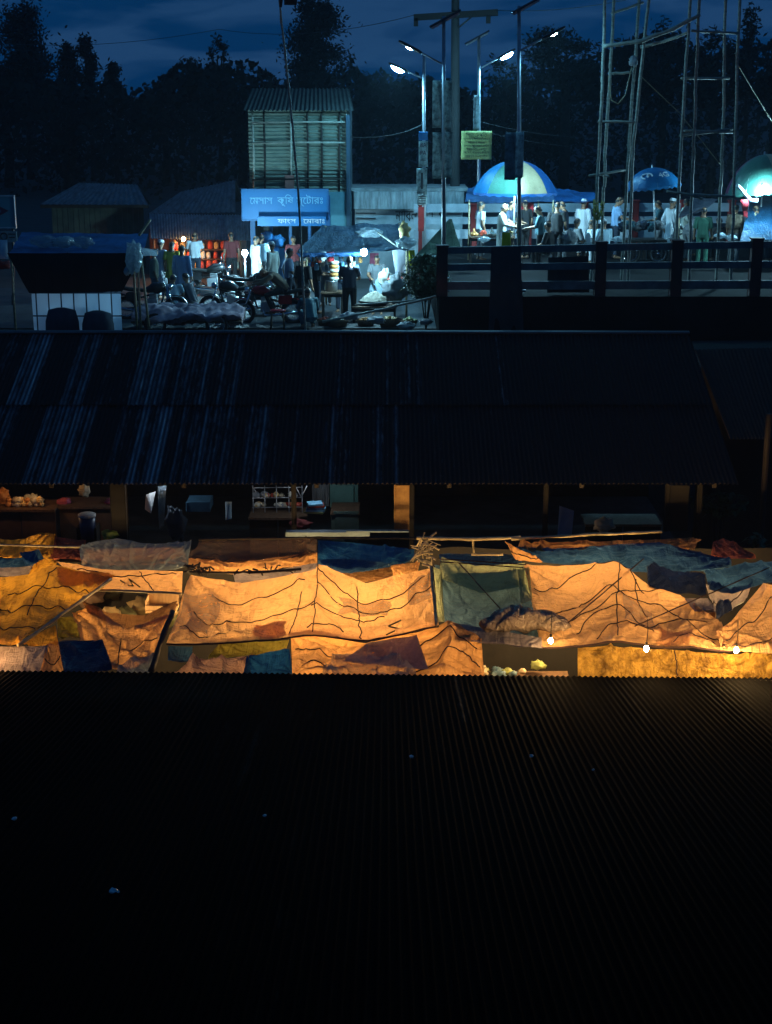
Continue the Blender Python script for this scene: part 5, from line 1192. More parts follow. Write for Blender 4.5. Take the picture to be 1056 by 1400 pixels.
# --- motorcycles
def motorcycle(label, px, Y, g0, direction, body, gr=None):
    x = xat(px, Y, g0 + .5); e = empty('motorcycle', (x, Y, g0), label, 'motorcycle', gr)
    s = direction
    def P(a, b, c=0): return Vector((x + s * a, Y + c, g0 + b))
    fw, rw = P(.66, .30), P(-.62, .30)
    wheel(e, fw, .27, 'Y', .045); wheel(e, rw, .27, 'Y', .055)
    q = MB(); q.tube([P(.66, .30, -.07), P(.45, .86, -.07)], .025, 8); q.tube([P(.66, .30, .07), P(.45, .86, .07)], .025, 8); q.build('fork', M['chrome'], e, True)
    q = MB(); q.tube([P(.42, .82), P(.30, .42), P(-.15, .34), P(-.35, .55), P(.40, .76)], .025, 8); q.tube([P(-.35, .55), P(-.85, .72)], .025, 8); q.tube([P(-.15, .34, .08), rw + Vector((0, .08, 0))], .022, 8); q.tube([P(-.15, .34, -.08), rw - Vector((0, .08, 0))], .022, 8); q.build('frame', M['black'], e, True)
    q = MB(); q.loft([(P(.42, .86), .06, .05), (P(.34, .87), .12, .11), (P(.12, .85), .14, .13), (P(-.06, .78), .09, .08), (P(-.10, .76), .05, .04)], side=(0, 1, 0), n=14); q.build('tank', body, e, True)
    q = MB(); q.loft([(P(-.06, .78), .06, .03), (P(-.15, .78), .12, .05), (P(-.5, .80), .13, .055), (P(-.82, .87), .11, .05), (P(-.88, .88), .05, .03)], side=(0, 1, 0), n=12); q.build('seat', M['rubber'], e, True)
    q = MB(); q.box(P(.06, .44), (.30, .22, .24)); 
    for k in range(5): q.box(P(.10, .57 + .03 * k), (.2, .2, .014))
    q.build('engine', M['steel'], e)
    q = MB(); q.tube([P(.14, .40, -.12), P(.1, .24, -.14), P(-.3, .26, -.16), P(-.9, .36, -.17)], (.025, .03, .04, .045), 9); q.build('exhaust', M['chrome'], e, True)
    q = MB(); q.ball(P(.55, .86), (.07, .09, .09), 12, 8); q.build('headlight', M['chrome'], e, True)
    q = MB(); q.tube([P(.28, 1.02, -.36), P(.38, 1.0, -.2), P(.42, .92, 0), P(.38, 1.0, .2), P(.28, 1.02, .36)], .016, 7)
    hb = q.build('handlebar', M['chrome'], e, True)
    for sy in (-.28, .28):
        q = MB(); q.tube([P(.36, 1.0, sy), P(.36, 1.16, sy * 1.2)], .008, 5); q.ball(P(.36, 1.19, sy * 1.2), (.02, .055, .04), 9, 6); q.build('mirror', M['black'], hb, True)
    for w_, r_, a0, a1 in ((fw, .34, .2, 2.5), (rw, .35, .3, 2.6)):
        q = MB()
        def fen(u, v, w_=w_, r_=r_, a0=a0, a1=a1):
            t = a0 + (a1 - a0) * u; return w_ + Vector((s * math.cos(t) * r_, (v - .5) * .15, math.sin(t) * (r_ + .02 * (1 - (2 * v - 1) ** 2))))
        q.grid(fen, 16, 4, .004); q.build('mudguard', body, e, True)
    q = MB(); q.box(P(-.42, .62, -.1), (.34, .03, .2)); q.box(P(-.42, .62, .1), (.34, .03, .2)); q.build('side_panel', body, e)
    return e
RED = mat('red_enamel', (.35, .01, .015), .25, col2=(.28, .008, .012), scale=2, contrast=.1)
motorcycle('black motorcycle parked side on before the goods stall', 288, 44.0, G, 1, M['black'], 'motorcycles')
motorcycle('red motorcycle facing left under the hunched man', 368, 38.6, G, -1, RED, 'motorcycles')
motorcycle('dark motorcycle standing behind the wrapped cart load at left', 205, 39.3, G, 1, M['black'], 'motorcycles')
# crate beside the posts, seat and stool
s = MB(); c = at(203, 432, 38); s.box((c.x, c.y, c.z), (.25, .3, .36)); s.box((c.x, c.y - .155, c.z), (.2, .02, .06)); solo(s, 'red_box', M['redpaint'], 'small red box behind the stall posts', 'box')
st_ = empty('stool', (xat(380, 37.6, 4), 37.6, G + .0), 'red topped stool at the foot of the red motorcycle', 'stool')
q = MB(); q.loft([((xat(380, 37.6, 4), 37.6, G + .44), .2, .16), ((xat(380, 37.6, 4), 37.6, G + .48), .21, .17), ((xat(380, 37.6, 4), 37.6, G + .5), .19, .15)], n=18); q.build('seat', RED, st_, True)
for sx in (-.14, .14):
    for sy in (-.1, .1): q = MB(); q.tube([(xat(380, 37.6, 4) + sx * 1.2, 37.6 + sy * 1.2, G), (xat(380, 37.6, 4) + sx, 37.6 + sy, G + .45)], .02, 6); q.build('leg', M['wood'], st_, True)
# --- centre snack stall
sk = empty('snack_stall', (xat(490, 40, 4), 40, G), 'snack stall under a sagging blue tarp in the bazaar centre', 'stall')
q = MB(); sheet(q, at(440, 309, 42.2), at(548, 305, 42.2), at(405, 346, 39.3), at(560, 341, 39.3), .16, .06, 40, 18, 8); q.build('canopy', tarpmat('dark_blue_tarp', (.010, .055, .11), (.006, .03, .06), .25), sk, True)
q = MB(); sheet(q, at(405, 346, 39.3), at(500, 345, 39.25), at(410, 352, 39.3), at(500, 350, 39.25), .02, .03, 30, 4, 9, hang=True); q.build('canopy_edge', T['slate'], sk, True)
for px, Y_, py in ((420, 39.4, 345), (556, 39.4, 342), (446, 42.1, 310), (546, 42.1, 306)):
    q = MB(); x = xat(px, Y_, 4.6); q.tube([(x, Y_, G), (x, Y_, zat(py, Y_) + .02)], .03, 7); q.build('post', M['bamboo'], sk, True)
q = MB(); q.tube([at(517, 318, 39.6), at(545, 338, 39.25)], .02, 6); q.build('strut', M['greybamboo'], sk, True)
lump('clear plastic bag lump on top of the sagging blue tarp', 505, 318, 40.6, .32, .12, FW, 'plastic_bundle', 'bundle', 12)
def table(label, px, Y, py, w, d, m_=None, g0=G):
    x = xat(px, Y, g0 + .6); z = zat(py, Y); e = empty('table', (x, Y, g0), label, 'table')
    q = MB(); q.box((x, Y, z - .02), (w, d, .04)); q.build('table_top', m_ or M['wood'], e)
    for sx in (-1, 1):
        for sy in (-1, 1): q = MB(); q.box((x + sx * (w / 2 - .05), Y + sy * (d / 2 - .05), (z + g0) / 2 - .02), (.05, .05, z - g0 - .04)); q.build('leg', M['darkwood'], e)
    q = MB(); q.box((x, Y - d / 2 + .05, z - .09), (w - .12, .03, .08)); q.build('apron', M['darkwood'], e)
    return x, z
tx, tz = table('low snack table carrying the heap of puffed rice', 512, 38.9, 417, 1.15, .8)
s = MB(); s.loft([((tx, 38.9, tz), .30, .26), ((tx, 38.9, tz + .08), .40, .34), ((tx, 38.9, tz + .12), .42, .36), ((tx, 38.9, tz + .115), .38, .32)], n=26); solo(s, 'basin', M['black'], 'wide dark basin holding puffed rice', 'basin', None, True)
s = MB()
def heap(u, v):
    t = 2 * PI * u; r = .37 * (1 - v); z = .24 * (1 - (1 - v) ** 1.7)
    q_ = Vector((tx + r * math.cos(t), 38.9 + r * .85 * math.sin(t), tz + .11 + z))
    return q_ + Vector((0, 0, .035 * mnoise.noise(q_ * 14)))
s.grid(heap, 60, 20); tag(s.build('puffed_rice', mat('puffed_rice', (.42, .39, .32), .9, col2=(.2, .17, .12), scale=28, contrast=.4, bump=.6, bscale=40), None, True), 'pale heap of puffed rice in the dark basin', 'food')
tx2, tz2 = table('tall snack table with a steel pot and stacked packets', 455, 39.6, 398, .6, .6)
s = MB(); s.loft([((tx2 - .02, 39.6, tz2), .15, .15), ((tx2 - .02, 39.6, tz2 + .26), .155, .155), ((tx2 - .02, 39.6, tz2 + .27), .165, .165), ((tx2 - .02, 39.6, tz2 + .262), .14, .14)], n=24); solo(s, 'steel_pot', M['steel'], 'steel pot on the tall snack table', 'pot', None, True)
for i in range(5):
    c = Vector((tx2 + .04, 39.62, tz2 + .275 + i * .105)); s = MB()
    s.loft([(c, .09, .09), (c + Vector((0, 0, .03)), .13, .13), (c + Vector((0, 0, .075)), .135, .135), (c + Vector((0, 0, .10)), .08, .08)], n=16)
    solo(s, 'snack_stack', GM[4] if i % 2 else GM[2], 'snack packet in the orange stack above the steel pot', 'packet', 'stacked snack packets', True)
hung('short bright red cloth hanging above the snack stack', cloth('redcloth', (.6, .03, .04)), at(447, 344, 39.5), at(457, 344, 39.5), at(448, 358, 39.5), at(457, 357, 39.5), seed=13)
lump('white balloon like bag hanging beside the red cloth', 441, 350, 39.5, .13, .12, cloth('white', (.7, .7, .7)), 'plastic_bag', 'bag', 14)
hung('pink cloth hanging behind the white bulb', cloth('pinkcloth', (.55, .12, .2)), at(506, 346, 41), at(518, 346, 41), at(505, 384, 41), at(519, 384, 41), seed=15)
hung('pale grey sheet hanging at the right of the snack stall', cloth('greysheet', (.30, .30, .34)), at(536, 342, 39.4), at(560, 340, 39.4), at(542, 380, 39.4), at(560, 382, 39.4), seed=16)
lump('bulging white sack beside the puffed rice', 541, 396, 38.7, .33, .34, cloth('sackcloth', (.2, .21, .22)), 'sack', 'sack', 17)
lump('smaller white sack behind the bulging sack', 528, 381, 39.3, .18, .22, cloth('offwhite', (.6, .6, .5)), 'sack', 'sack', 18)
lump('red tomatoes heaped by the white sacks', 542, 381, 39.0, .2, .06, GM[0], 'produce_heap', 'produce', 19)
YEL = cloth('yellowbag', (.65, .58, .02))
hung('bright yellow bag hanging beside the bush', YEL, at(559, 342, 38.6), at(567, 342, 38.6), at(560, 371, 38.6), at(569, 368, 38.6), 'hanging_bag', 'bag', seed=20)
lump('clear plastic bags bunched above the yellow bag', 556, 332, 38.6, .26, .14, FW, 'plastic_bundle', 'bundle', 21)
lump('straw coloured bag tied at the stall corner top', 553, 316, 39, .14, .22, GM[1], 'hanging_bag', 'bag', 22)
p = at(498, 345, 38.9); e = empty('light_bulb', p, 'white bulb hanging at the front of the snack stall', 'bulb')
q = MB(); q.ball(p, (.08, .08, .09), 14, 9); q.build('glass', EM['stall'], e, True); q = MB(); q.tube([p + Vector((0, 0, .05)), p + Vector((0, .1, .16))], .014, 7); q.build('socket', M['black'], e)
pole('slanting bamboo pole in front of the snack stall', [at(441, 440, 36.6), at(520, 424, 36.4), at(596, 405, 36.2)], .028, 'greybamboo')
pole('second flatter pole behind the slanting bamboo', [at(486, 417, 37.2), at(590, 409, 36.8)], .022, 'greybamboo')
for i, (px, py, r_) in enumerate(((515, 438, .2), (556, 446, .22), (478, 432, .2), (582, 440, .16))):
    lump('pale rag heap on the ground %s' % ('below the slanting pole', 'near the bridge end', 'at the feet of the man in navy', 'against the first railing post')[i], px, py, 37.2, r_, r_ * .45, cloth('rag', (.3, .32, .34)), 'rag_heap', 'rags', 30 + i, 'rag heaps on the ground')
# dark parasol cloth tent by the bridge
hung('dark green tarp tent behind the bush', tarpmat('dark_green_tarp', (.05, .09, .07), (.03, .05, .04), .2), at(614, 300, 40), at(618, 300, 40), at(568, 350, 39.5), at(632, 344, 39.5), 'tarp_tent', 'tarp', seed=23, sag=.1, hang=False)
# leaning flag pole
pole('long thin leaning pole with black flags at its top', [(xat(419, 35, 4), 35, G), at(408, 260, 35), at(395, 120, 35), at(380, -20, 35)], .024, 'greybamboo', 'flag_pole', 'pole')
for i, (x0, x1, y0, y1) in enumerate(((381, 388, -8, 10), (388, 408, -14, 7))):
    hung(('small black flag close to the leaning pole', 'larger black flag blowing right of the leaning pole')[i], cloth('black', (.014, .014, .016)), at(x0, y0, 35), at(x1, y0, 35), at(x0 + 1, y1, 35), at(x1 - 2, y1, 35), 'flag', 'flag', seed=40 + i, nu=10, nv=8)
# bush
def bush(label, px, py, Y, w, h, n, name='bush', lf=.09, m_=1, group=None, g0=None):
    rnd = random.Random(int(px)); c = at(px, py, Y); g0 = G if g0 is None else g0
    e = empty(name, (c.x, Y, g0), label, 'plant', group); q = MB()
    for i in range(n):
        a = rnd.uniform(0, 2 * PI); rr = w * rnd.random() ** .6; z = rnd.uniform(-1, 1)
        k = (1 - z * z) ** .5 * (1 + .35 * mnoise.noise(Vector((a * 1.2, z * 2, px))))
        p = c + Vector((math.cos(a) * rr * k, math.sin(a) * rr * k * .7, z * h))
        d = Vector((rnd.uniform(-1, 1), rnd.uniform(-1, 1), rnd.uniform(-.6, .6))).normalized(); b_ = d.cross(Vector((0, 0, 1))).normalized() if abs(d.z) < .98 else Vector((1, 0, 0))
        s_ = lf * rnd.uniform(.6, 1.4)
        q.add([p, p + d * s_ * .5 + b_ * s_ * .28, p + d * s_ + Vector((0, 0, -s_ * .2)), p + d * s_ * .5 - b_ * s_ * .28], [[0, 1, 2, 3]])
    q.build('foliage', M['bushleaf'], e)
    q = MB()
    for i in range(7):
        a = 2 * PI * i / 7; q.tube([(c.x, Y, g0), c + Vector((math.cos(a) * w * .3, math.sin(a) * w * .2, -h * .3)), c + Vector((math.cos(a) * w * .7, math.sin(a) * w * .5, h * .4))], (.02, .014, .006), 5)
    q.build('stems', BARK, e, True)
    return e
M['bushleaf'] = mat('bush_leaf', (.06, .12, .05), .5, col2=(.03, .06, .025), scale=3)
bush('leafy green bush at the end of the bridge railing', 583, 378, 37.6, .60, .52, 4500, lf=.10)

# ------------------------------------------------------------------ people on the left
man = person
man('person standing in a loose khaki shirt beside the stall posts', (xat(213, 41.3, 4), 41.3, G), 75, BASE, 1.66, 'khaki', 0, 'grey', sleeve=.9, hair=True)
man('person in yellow standing behind the blue kurta', (xat(238, 43.2, 4), 43.2, G), 10, BASE, 1.68, 'yellow', .6, 'brown', hair=True)
man('person in a long blue kurta standing with back turned', (xat(251, 41.6, 4), 41.6, G), 15, BASE, 1.72, 'blue', 1.35, 'blue', sleeve=1.0)
man('person squatting in a pale blue shirt seen from behind', (xat(237, 40.4, 4), 40.4, G), 5, SQUAT, 1.7, 'lightblue', 0, 'grey')
man('person in white kurta and white cap behind the red motorcycle', (xat(374, 42.6, 4), 42.6, G), -60, BASE, 1.72, 'offwhite', 1.1, 'white', cap='white', sleeve=1.0)
RIDE = dict(pelvis=(0, -.22, .86), waist=(0, -.16, .98), chest=(0, .02, 1.15), neck=(0, .18, 1.26), head=(0, .30, 1.27), shL=(-.19, .12, 1.20), elL=(-.27, .34, 1.04), wrL=(-.31, .58, 1.0), shR=(.19, .12, 1.20), elR=(.27, .34, 1.04), wrR=(.31, .58, 1.0),
            hiL=(-.11, -.18, .85), knL=(-.2, .24, .72), anL=(-.17, .05, .32), toL=(-.18, .2, .27), hiR=(.11, -.18, .85), knR=(.2, .24, .72), anR=(.17, .05, .32), toR=(.18, .2, .27))
man('person in brown hunched over the handlebar of the red motorcycle', (xat(378, 38.6, 4.3), 38.6, G + .03), -90, RIDE, 1.72, 'brown', 0, 'black', sleeve=1.0)
man('person in dark navy shirt seen from behind at the snack table', (xat(479, 39.3, 4), 38.75, G), 5, WORK, 1.72, 'navy', 0, 'black', sleeve=.6)
man('person in dark clothes standing left of the snack stack', (xat(434, 40.6, 4), 40.4, G), 80, WORK, 1.66, 'black', 0, 'navy', sleeve=.9)
man('person in bright blue shirt behind the stacked snacks', (xat(468, 40.8, 4), 40.7, G), 190, WORK, 1.66, 'blue', 0, 'navy')
man('person in grey squatting by the foot of the flag pole', (xat(424, 37.6, 4), 37.7, G), -20, SQUAT, 1.66, 'teal', 0, 'teal', sleeve=.9)
man('person in dark shirt inside the blue shop doorway', (xat(402, 45.8, 4.4), 45.8, G), 170, BASE, 1.62, 'maroon', 0, 'black')
for i, (px, py) in enumerate(((366, 325), (380, 330), (372, 345))):
    lump(('blue plastic bag hanging high in the blue shop', 'pale blue bag hanging right in the blue shop', 'blue bag hanging low in the blue shop')[i], px, py, 46.6, .2, .18, mat('blue_bag%d' % i, (.05, .3, .7), .4, scale=4), 'hanging_bag', 'bag', 50 + i, 'bags in the blue shop')

man('person in white kurta standing at the far left behind the wrapped roll', (xat(222, 43.5, 4), 43.5, G), 40, BASE, 1.70, 'white', 1.1, 'white', cap='white', sleeve=1.0)
man('person in white shirt browsing at the amber lit goods stall', (xat(268, 46.6, 4), 46.6, G), 0, WORK, 1.66, 'white', 0, 'navy')
man('person in maroon shirt at the right end of the goods stall', (xat(318, 46.8, 4), 46.8, G), -20, BASE, 1.64, 'maroon', 0, 'black')
man('person in white tunic standing right beside the post lamp', (xat(351, 45.2, 4), 45.2, G), 60, BASE, 1.66, 'white', .9, 'offwhite', sleeve=1.0)
man('person in light blue shirt at the blue shop counter', (xat(358, 45.6, 4), 45.6, G), 20, WORK, 1.68, 'lightblue', 0, 'grey')
man('person in checked shirt walking behind the hunched man', (xat(396, 41.2, 4), 41.2, G), 80, WALK, 1.68, 'check', 0, 'navy', sleeve=.9)
man('person in white shirt behind the snack stall under the blue tarp', (xat(446, 42.0, 4), 42.0, G), 180, WORK, 1.64, 'white', 0, 'grey')
man('vendor in grey shirt behind the puffed rice', (xat(516, 40.2, 4), 40.2, G), 185, WORK, 1.62, 'grey', 0, 'lightblue', lungi=True)
man('person in black shirt left of the navy shirt by the flag pole', (xat(416, 39.4, 4), 39.4, G), 30, BASE, 1.66, 'black', 0, 'black', sleeve=.9)
man('person in navy shirt squatting right of the pale blue squatter', (xat(262, 40.9, 4), 40.9, G), -60, SQUAT, 1.68, 'navy', 0, 'grey')
motorcycle('dark motorcycle standing between post lamp and white cap', 346, 41.6, G, 1, M['black'], 'motorcycles')
motorcycle('black motorcycle nearest the wrapped load, nose to the left', 322, 39.6, G, -1, M['black'], 'motorcycles')
rnd = random.Random(31)
for i in range(16):
    px = 424 + i * 4.6 + rnd.uniform(-1, 1); Yq = 39.9; q = MB(); zc = zat(349 + (i % 3) * 5, Yq)
    packet(q, (xat(px, Yq, 5), Yq, zc - .2), rnd.uniform(.09, .14), i)
    tag(q.build('hanging_packet', [GM[0], M['letterpale'], GM[4], GM[2], GM[6]][rnd.randrange(5)], None, True), 'small packet hanging in the strings under the blue tarp', 'packet', 'packet strings of the snack stall')
def basket(label, px, Y, r, m_, fill, g0=G):
    x = xat(px, Y, g0); e = empty('basket', (x, Y, g0), label, 'basket', 'baskets on the bazaar ground'); q = MB(); rg = []
    for k, z in ((.8, 0), (1, .12), (1.08, .2), (1.02, .2), (.85, .12)): rg.append(((x, Y, g0 + .02 + z * r * 4), r * k, r * k))
    q.loft(rg, n=20); q.build('rim', m_, e, True)
    q = MB(); rn = random.Random(int(px))
    for i in range(30):
        a = rn.uniform(0, 6.28); rr = r * .85 * rn.random() ** .5; q.ball((x + rr * math.cos(a), Y + rr * math.sin(a), g0 + r * .62 + .1 * (1 - rr / r)), rn.uniform(.03, .05), 7, 5)
    q.build('contents', fill, e, True)
for i, (px, Yq, r, f_) in enumerate(((462, 37.9, .26, GM[2]), (500, 38.0, .22, GM[4]), (533, 37.9, .28, GM[1]), (560, 38.1, .2, GM[3]), (445, 38.2, .2, GM[0]))):
    basket('basket of %s goods low in front of the snack stall' % ('cream', 'orange', 'straw coloured', 'olive', 'red')[i], px, Yq, r, M['wood'], f_)
# ------------------------------------------------------------------ the bridge
def beamrail(label, pys, posts, Y, hpx, m_rail, m_post, wpost, x_first, topcap=None, g='bridge railings'):
    e = empty('railing', (xat(830, Y, DK), Y, DK), label, 'railing', g)
    for (ya, yb) in pys:
        a, b = at(x_first, ya[0], Y), at(1130, ya[1], Y); h = (yb - ya[0]) / F * Y
        q = MB()
        c = (a + b) / 2; c.z -= h / 2
        ang = math.atan2(b.z - a.z, b.x - a.x)
        q.box(c, ((b - a).length, .14, h), 0, 0, -ang); q.build('rail', m_rail, e)
    for px, top in posts:
        q = MB(); p = at(px, top, Y); w = wpost / F * Y
        zb_ = DK if px > 600 else G
        q.box((p.x, Y - .02, (p.z + zb_) / 2), (w, .26, p.z - zb_)); q.box((p.x, Y - .02, p.z + .02), (w + .04, .3, .04)); q.build('post', m_post, e)
    return e
M['railtop'] = mat('pale_worn_rail', (.17, .18, .18), .8, col2=(.08, .085, .085), scale=3, bump=.2)
beamrail('dark near bridge railing with maroon posts', [((338, 328), 347), ((361, 356), 370), ((385, 383), 396)], [(605, 337), (822, 332), (926, 330), (1035, 327), (1120, 326)], 36.0, 0, M['railtop'], M['maroon'], 15, 600)
beamrail('white far bridge railing with red posts', [((279, 277), 290), ((297, 295), 306), ((314, 312), 326)], [(577, 281), (648, 280), (723, 280), (799, 278), (869, 275), (935, 275), (1001, 275), (1068, 275)], 48.0, 0, M['whitepaint'], M['redpaint'], 9, 566)
hung('dark cloth draped over the middle of the near railing', cloth('darkdrape', (.035, .04, .045)), at(672, 338, 35.8), at(712, 337, 35.8), at(668, 452, 35.8), at(716, 452, 35.8), seed=60)
hung('second dark cloth hanging inside the near railing', cloth('darkdrape', (.035, .04, .045)), at(750, 352, 36.2), at(805, 350, 36.2), at(748, 400, 36.2), at(806, 400, 36.2), seed=61)
# --- street lamps
def solar(parent, x0, y0, x1, y1, Y):
    a, b = at(x0, y0, Y), at(x1, y1, Y); c = (a + b) / 2; L_ = (b - a).length
    ang = math.atan2(b.z - a.z, b.x - a.x)
    q = MB(); q.box(c, (L_, .26, .05), 0, 0, -ang); o = q.build('solar_panel', mat('solar_glass', (.03, .04, .06), .25, scale=3), parent)
    q = MB(); q.box(c - Vector((0, 0, .05)), (L_ * .9, .05, .05), 0, 0, -ang); q.build('panel_frame', M['steel'], o)
def lamp(label, pole_px, base_y, Y, head, arm0, panel=None, rad=.05, topy=None, strength='led', tilt=None, dome=.06, banners=(), sz=1.0):
    g0 = DK if pole_px > 600 else G; x = xat(pole_px, Y, 7)
    e = empty('street_lamp', (x, Y, g0), label, 'street lamp', 'street lamps on the bridge')
    tp = at(pole_px, topy if topy is not None else arm0[1] - 4, Y); bt = Vector((xat(pole_px, Y, g0), Y, g0))
    q = MB(); q.tube([bt, bt.lerp(tp, .5), tp], (rad, rad * .9, rad * .75), 12); q.box(bt + Vector((0, 0, .02)), (.3, .3, .04)); q.build('pole', M['steel'], e, True)
    a, h = at(*arm0, Y), at(*head, Y); d = (h - a).normalized()
    q = MB(); q.tube([a, a.lerp(h, .92)], .022, 8); q.build('arm', M['steel'], e, True)
    up = Vector((0, 0, 1)); nrm = (up - d * up.dot(d)).normalized()
    q = MB(); q.loft([(h - d * .30, .06, .03), (h - d * .2, .11, .045), (h + d * .2, .12, .04), (h + d * .30, .08, .025)], side=(0, 1, 0), n=12); hd = q.build('lamp_head', M['black'], e, True)
    q = MB(); q.ball(h - nrm * .03, (.001, .001, .001), 4, 3); q = MB()
    Mx = Matrix((d, Vector((0, 1, 0)), nrm)).transposed()
    vs, fs, n, m_ = [], [], 14, 5
    for i in range(m_ + 1):
        th = PI / 2 * i / m_
        for k in range(n):
            t = 2 * PI * k / n; vs.append(h - nrm * .03 + Mx @ Vector((.20 * sz * math.sin(th) * math.cos(t), .09 * sz * math.sin(th) * math.sin(t), -dome * math.cos(th))))
    for i in range(m_):
        for k in range(n): l = (k + 1) % n; fs.append([i * n + k, i * n + l, (i + 1) * n + l, (i + 1) * n + k])
    q.add(vs, fs); q.build('led_diffuser', EM[strength], hd, True)
    if panel: solar(e, *panel, Y)
    return e
lamp('lit street lamp whose arm points left, left of the utility pole', 580, 330, 44.5, (545, 92), (580, 108), None, .06, 74, dome=.10)
lamp('tall near lamp pole with a left arm and a panel at its top', 607, 335, 36.9, (561, 64), (604, 87), (588, 37, 630, 14), .055, 22, dome=.03, sz=.45)
lamp('lit street lamp whose arm points right, behind the yellow notice', 655, 330, 46.0, (692, 74), (656, 94), (636, 60, 669, 42), .06, 50, dome=.10)
lamp('tall near lamp pole with a right arm and a panel at its top', 710, 333, 36.9, (757, 45), (710, 70), (700, 18, 740, -4), .055, 8, dome=.03, sz=.45)
# things strapped to the poles
PAPER = tarpmat('poster_paper', (.52, .60, .58), (.16, .20, .20), .55, scale=7, crease=.3)
def poster(label, x0, y0, x1, y1, Y, m_, lines=(), name='poster', ink=None, cat='poster', group='posters on the lamp poles'):
    a, b = at(x0, y0, Y), at(x1, y1, Y); e = empty(name, ((a.x + b.x) / 2, Y, b.z), label, cat, group)
    q = MB(); q.grid(lambda u, v: (a.x + (b.x - a.x) * u, Y + .03 * math.sin(u * PI) - .02 + .01 * mnoise.noise(Vector((u * 2, v * 4, x0))), a.z + (b.z - a.z) * v), 8, 10, .012); q.build('panel', m_, e, True)
    if lines:
        q = MB()
        for t_, yy, sz, wd_ in lines: text_mb(q, t_, ((a.x + b.x) / 2, Y - .055, zat(yy, Y)), sz, wd_, .006)
        q.build('lettering', ink or M['letterblack'], e)
    return e
poster('long ragged banner on the left of the tall lamp pole', 592, 110, 603, 175, 36.7, PAPER); poster('lower ragged banner on the left of the tall lamp pole', 592, 181, 604, 244, 36.7, PAPER)
poster('upper ragged banner on the right of the tall lamp pole', 609, 110, 617, 178, 36.75, PAPER); poster('lower ragged banner on the right of the tall lamp pole', 609, 180, 618, 243, 36.75, PAPER)
poster('blue sticker at the top of the posters on the left lamp', 573, 180, 585, 192, 44.3, M['signblue']); poster('white printed poster under the blue sticker', 573, 193, 585, 228, 44.3, PAPER, [('BA', 198, .18, .17), ('PA', 209, .18, .17), ('—', 219, .2, .15)], ink=mat('poster_ink', (.08, .02, .06), .7, scale=5))
poster('grey poster with a dark figure low on the left lamp', 570, 230, 584, 265, 44.3, PAPER, [('|', 247, .5, .06)]); poster('ruled notice strip below the grey poster', 571, 266, 584, 280, 44.3, PAPER, [('=', 270, .3, .2), ('=', 276, .3, .2)])
s = MB(); p, r_ = at(576, 283, 44.2), 0; q2 = at(576, 316, 44.2); s.box((p.x, 44.2, (p.z + q2.z) / 2), (.17, .04, p.z - q2.z)); s.box((p.x, 44.19, q2.z + .05), (.12, .04, .05)); solo(s, 'red_board', M['redpaint'], 'narrow red board at the foot of the left lamp', 'board')
poster('pale ragged strip above the yellow notice', 648, 130, 655, 178, 45.8, PAPER)
poster('yellow green notice board covered with dark lines of text', 631, 179, 672, 218, 45.7, mat('notice_yellow', (.50, .50, .16), .6, col2=(.42, .42, .13), scale=3, contrast=.2),
       [('বিজ্ঞপ্তি', 184.5, .15, .62), ('সর্বসাধারণের অবগতির জন্য জানানো', 190, .10, .78), ('যাইতেছে যে বাজারের', 194.5, .10, .5), ('রাস্তার উপর দোকান বসানো', 199.5, .10, .74), ('সম্পূর্ণ নিষেধ করা হইল', 204, .10, .6), ('আদেশ অমান্য করিলে', 208.5, .10, .76), ('ব্যবস্থা নেওয়া হইবে', 213.5, .09, .66)], 'notice_board', mat('notice_ink', (.04, .06, .03), .7, scale=5), 'sign', None)
poster('left dark glass banner on the right tall lamp pole', 691, 181, 704, 246, 36.75, tarpmat('banner_dark', (.12, .20, .26), (.05, .09, .12), .6, scale=6, crease=.2)); poster('right pale edged banner on the right tall lamp pole', 706, 180, 715, 243, 36.75, tarpmat('banner_pale', (.3, .42, .48), (.1, .15, .2), .6, scale=6, crease=.2))
# --- utility pole
up_ = empty('utility_pole', (xat(622, 50, 6), 50, G), 'thick concrete utility pole with a wide crossarm', 'utility pole')
q = MB(); a, b = Vector((xat(622, 50, G), 50, G)), at(623, -40, 50); q.tube([a, a.lerp(b, .5), b], (.17, .15, .12), 12); q.build('shaft', mat('pole_concrete', (.045, .045, .043), .9, col2=(.025, .025, .024), scale=3, stretch=(1, 1, .4)), up_, True)
q = MB(); a, b = at(566, 24, 49.8), at(681, 17, 49.8); q.box((a + b) / 2, ((b - a).length, .13, .20), 0, 0, -math.atan2(b.z - a.z, b.x - a.x)); q.build('crossarm', M['postblack'], up_)
for px, py in ((569, 24), (668, 20)):
    q = MB(); p = at(px, py, 49.8); q.box(p - Vector((0, 0, .14)), (.14, .13, .25)); q.build('bracket', M['postblack'], up_)
q = MB(); q.tube([at(645, 23, 49.75), at(627, 38, 49.8)], .03, 6); q.build('brace', M['black'], up_, True)
def wire(label, pts, r=.010):
    P = []
    for (a, b) in zip(pts, pts[1:]):
        for i in range(13):
            k = i / 12; p = Vector(a).lerp(Vector(b), k); p.z -= (Vector(a) - Vector(b)).length * .025 * 4 * k * (1 - k); P.append(p)
    q = MB(); q.tube(P, r, 5); solo(q, 'overhead_wire', M['wire'], label, 'wire', 'overhead wires', True)
wire('overhead wire running left from the crossarm', [at(569, 20, 49.8), at(300, 40, 62), at(-60, 52, 74)]); wire('overhead wire running right from the crossarm', [at(676, 14, 49.8), at(900, -10, 44)])
wire('wire from the tin shop corner to the left lamp', [at(478, 187, 46.9), at(552, 181, 44.5), at(578, 170, 44.5)], .012); wire('wire crossing low behind the bamboo towers', [at(655, 166, 46.2), at(850, 186, 52), at(1080, 214, 58)])
wire('second wire crossing low behind the bamboo towers', [at(655, 178, 46.2), at(850, 200, 52), at(1080, 236, 58)])
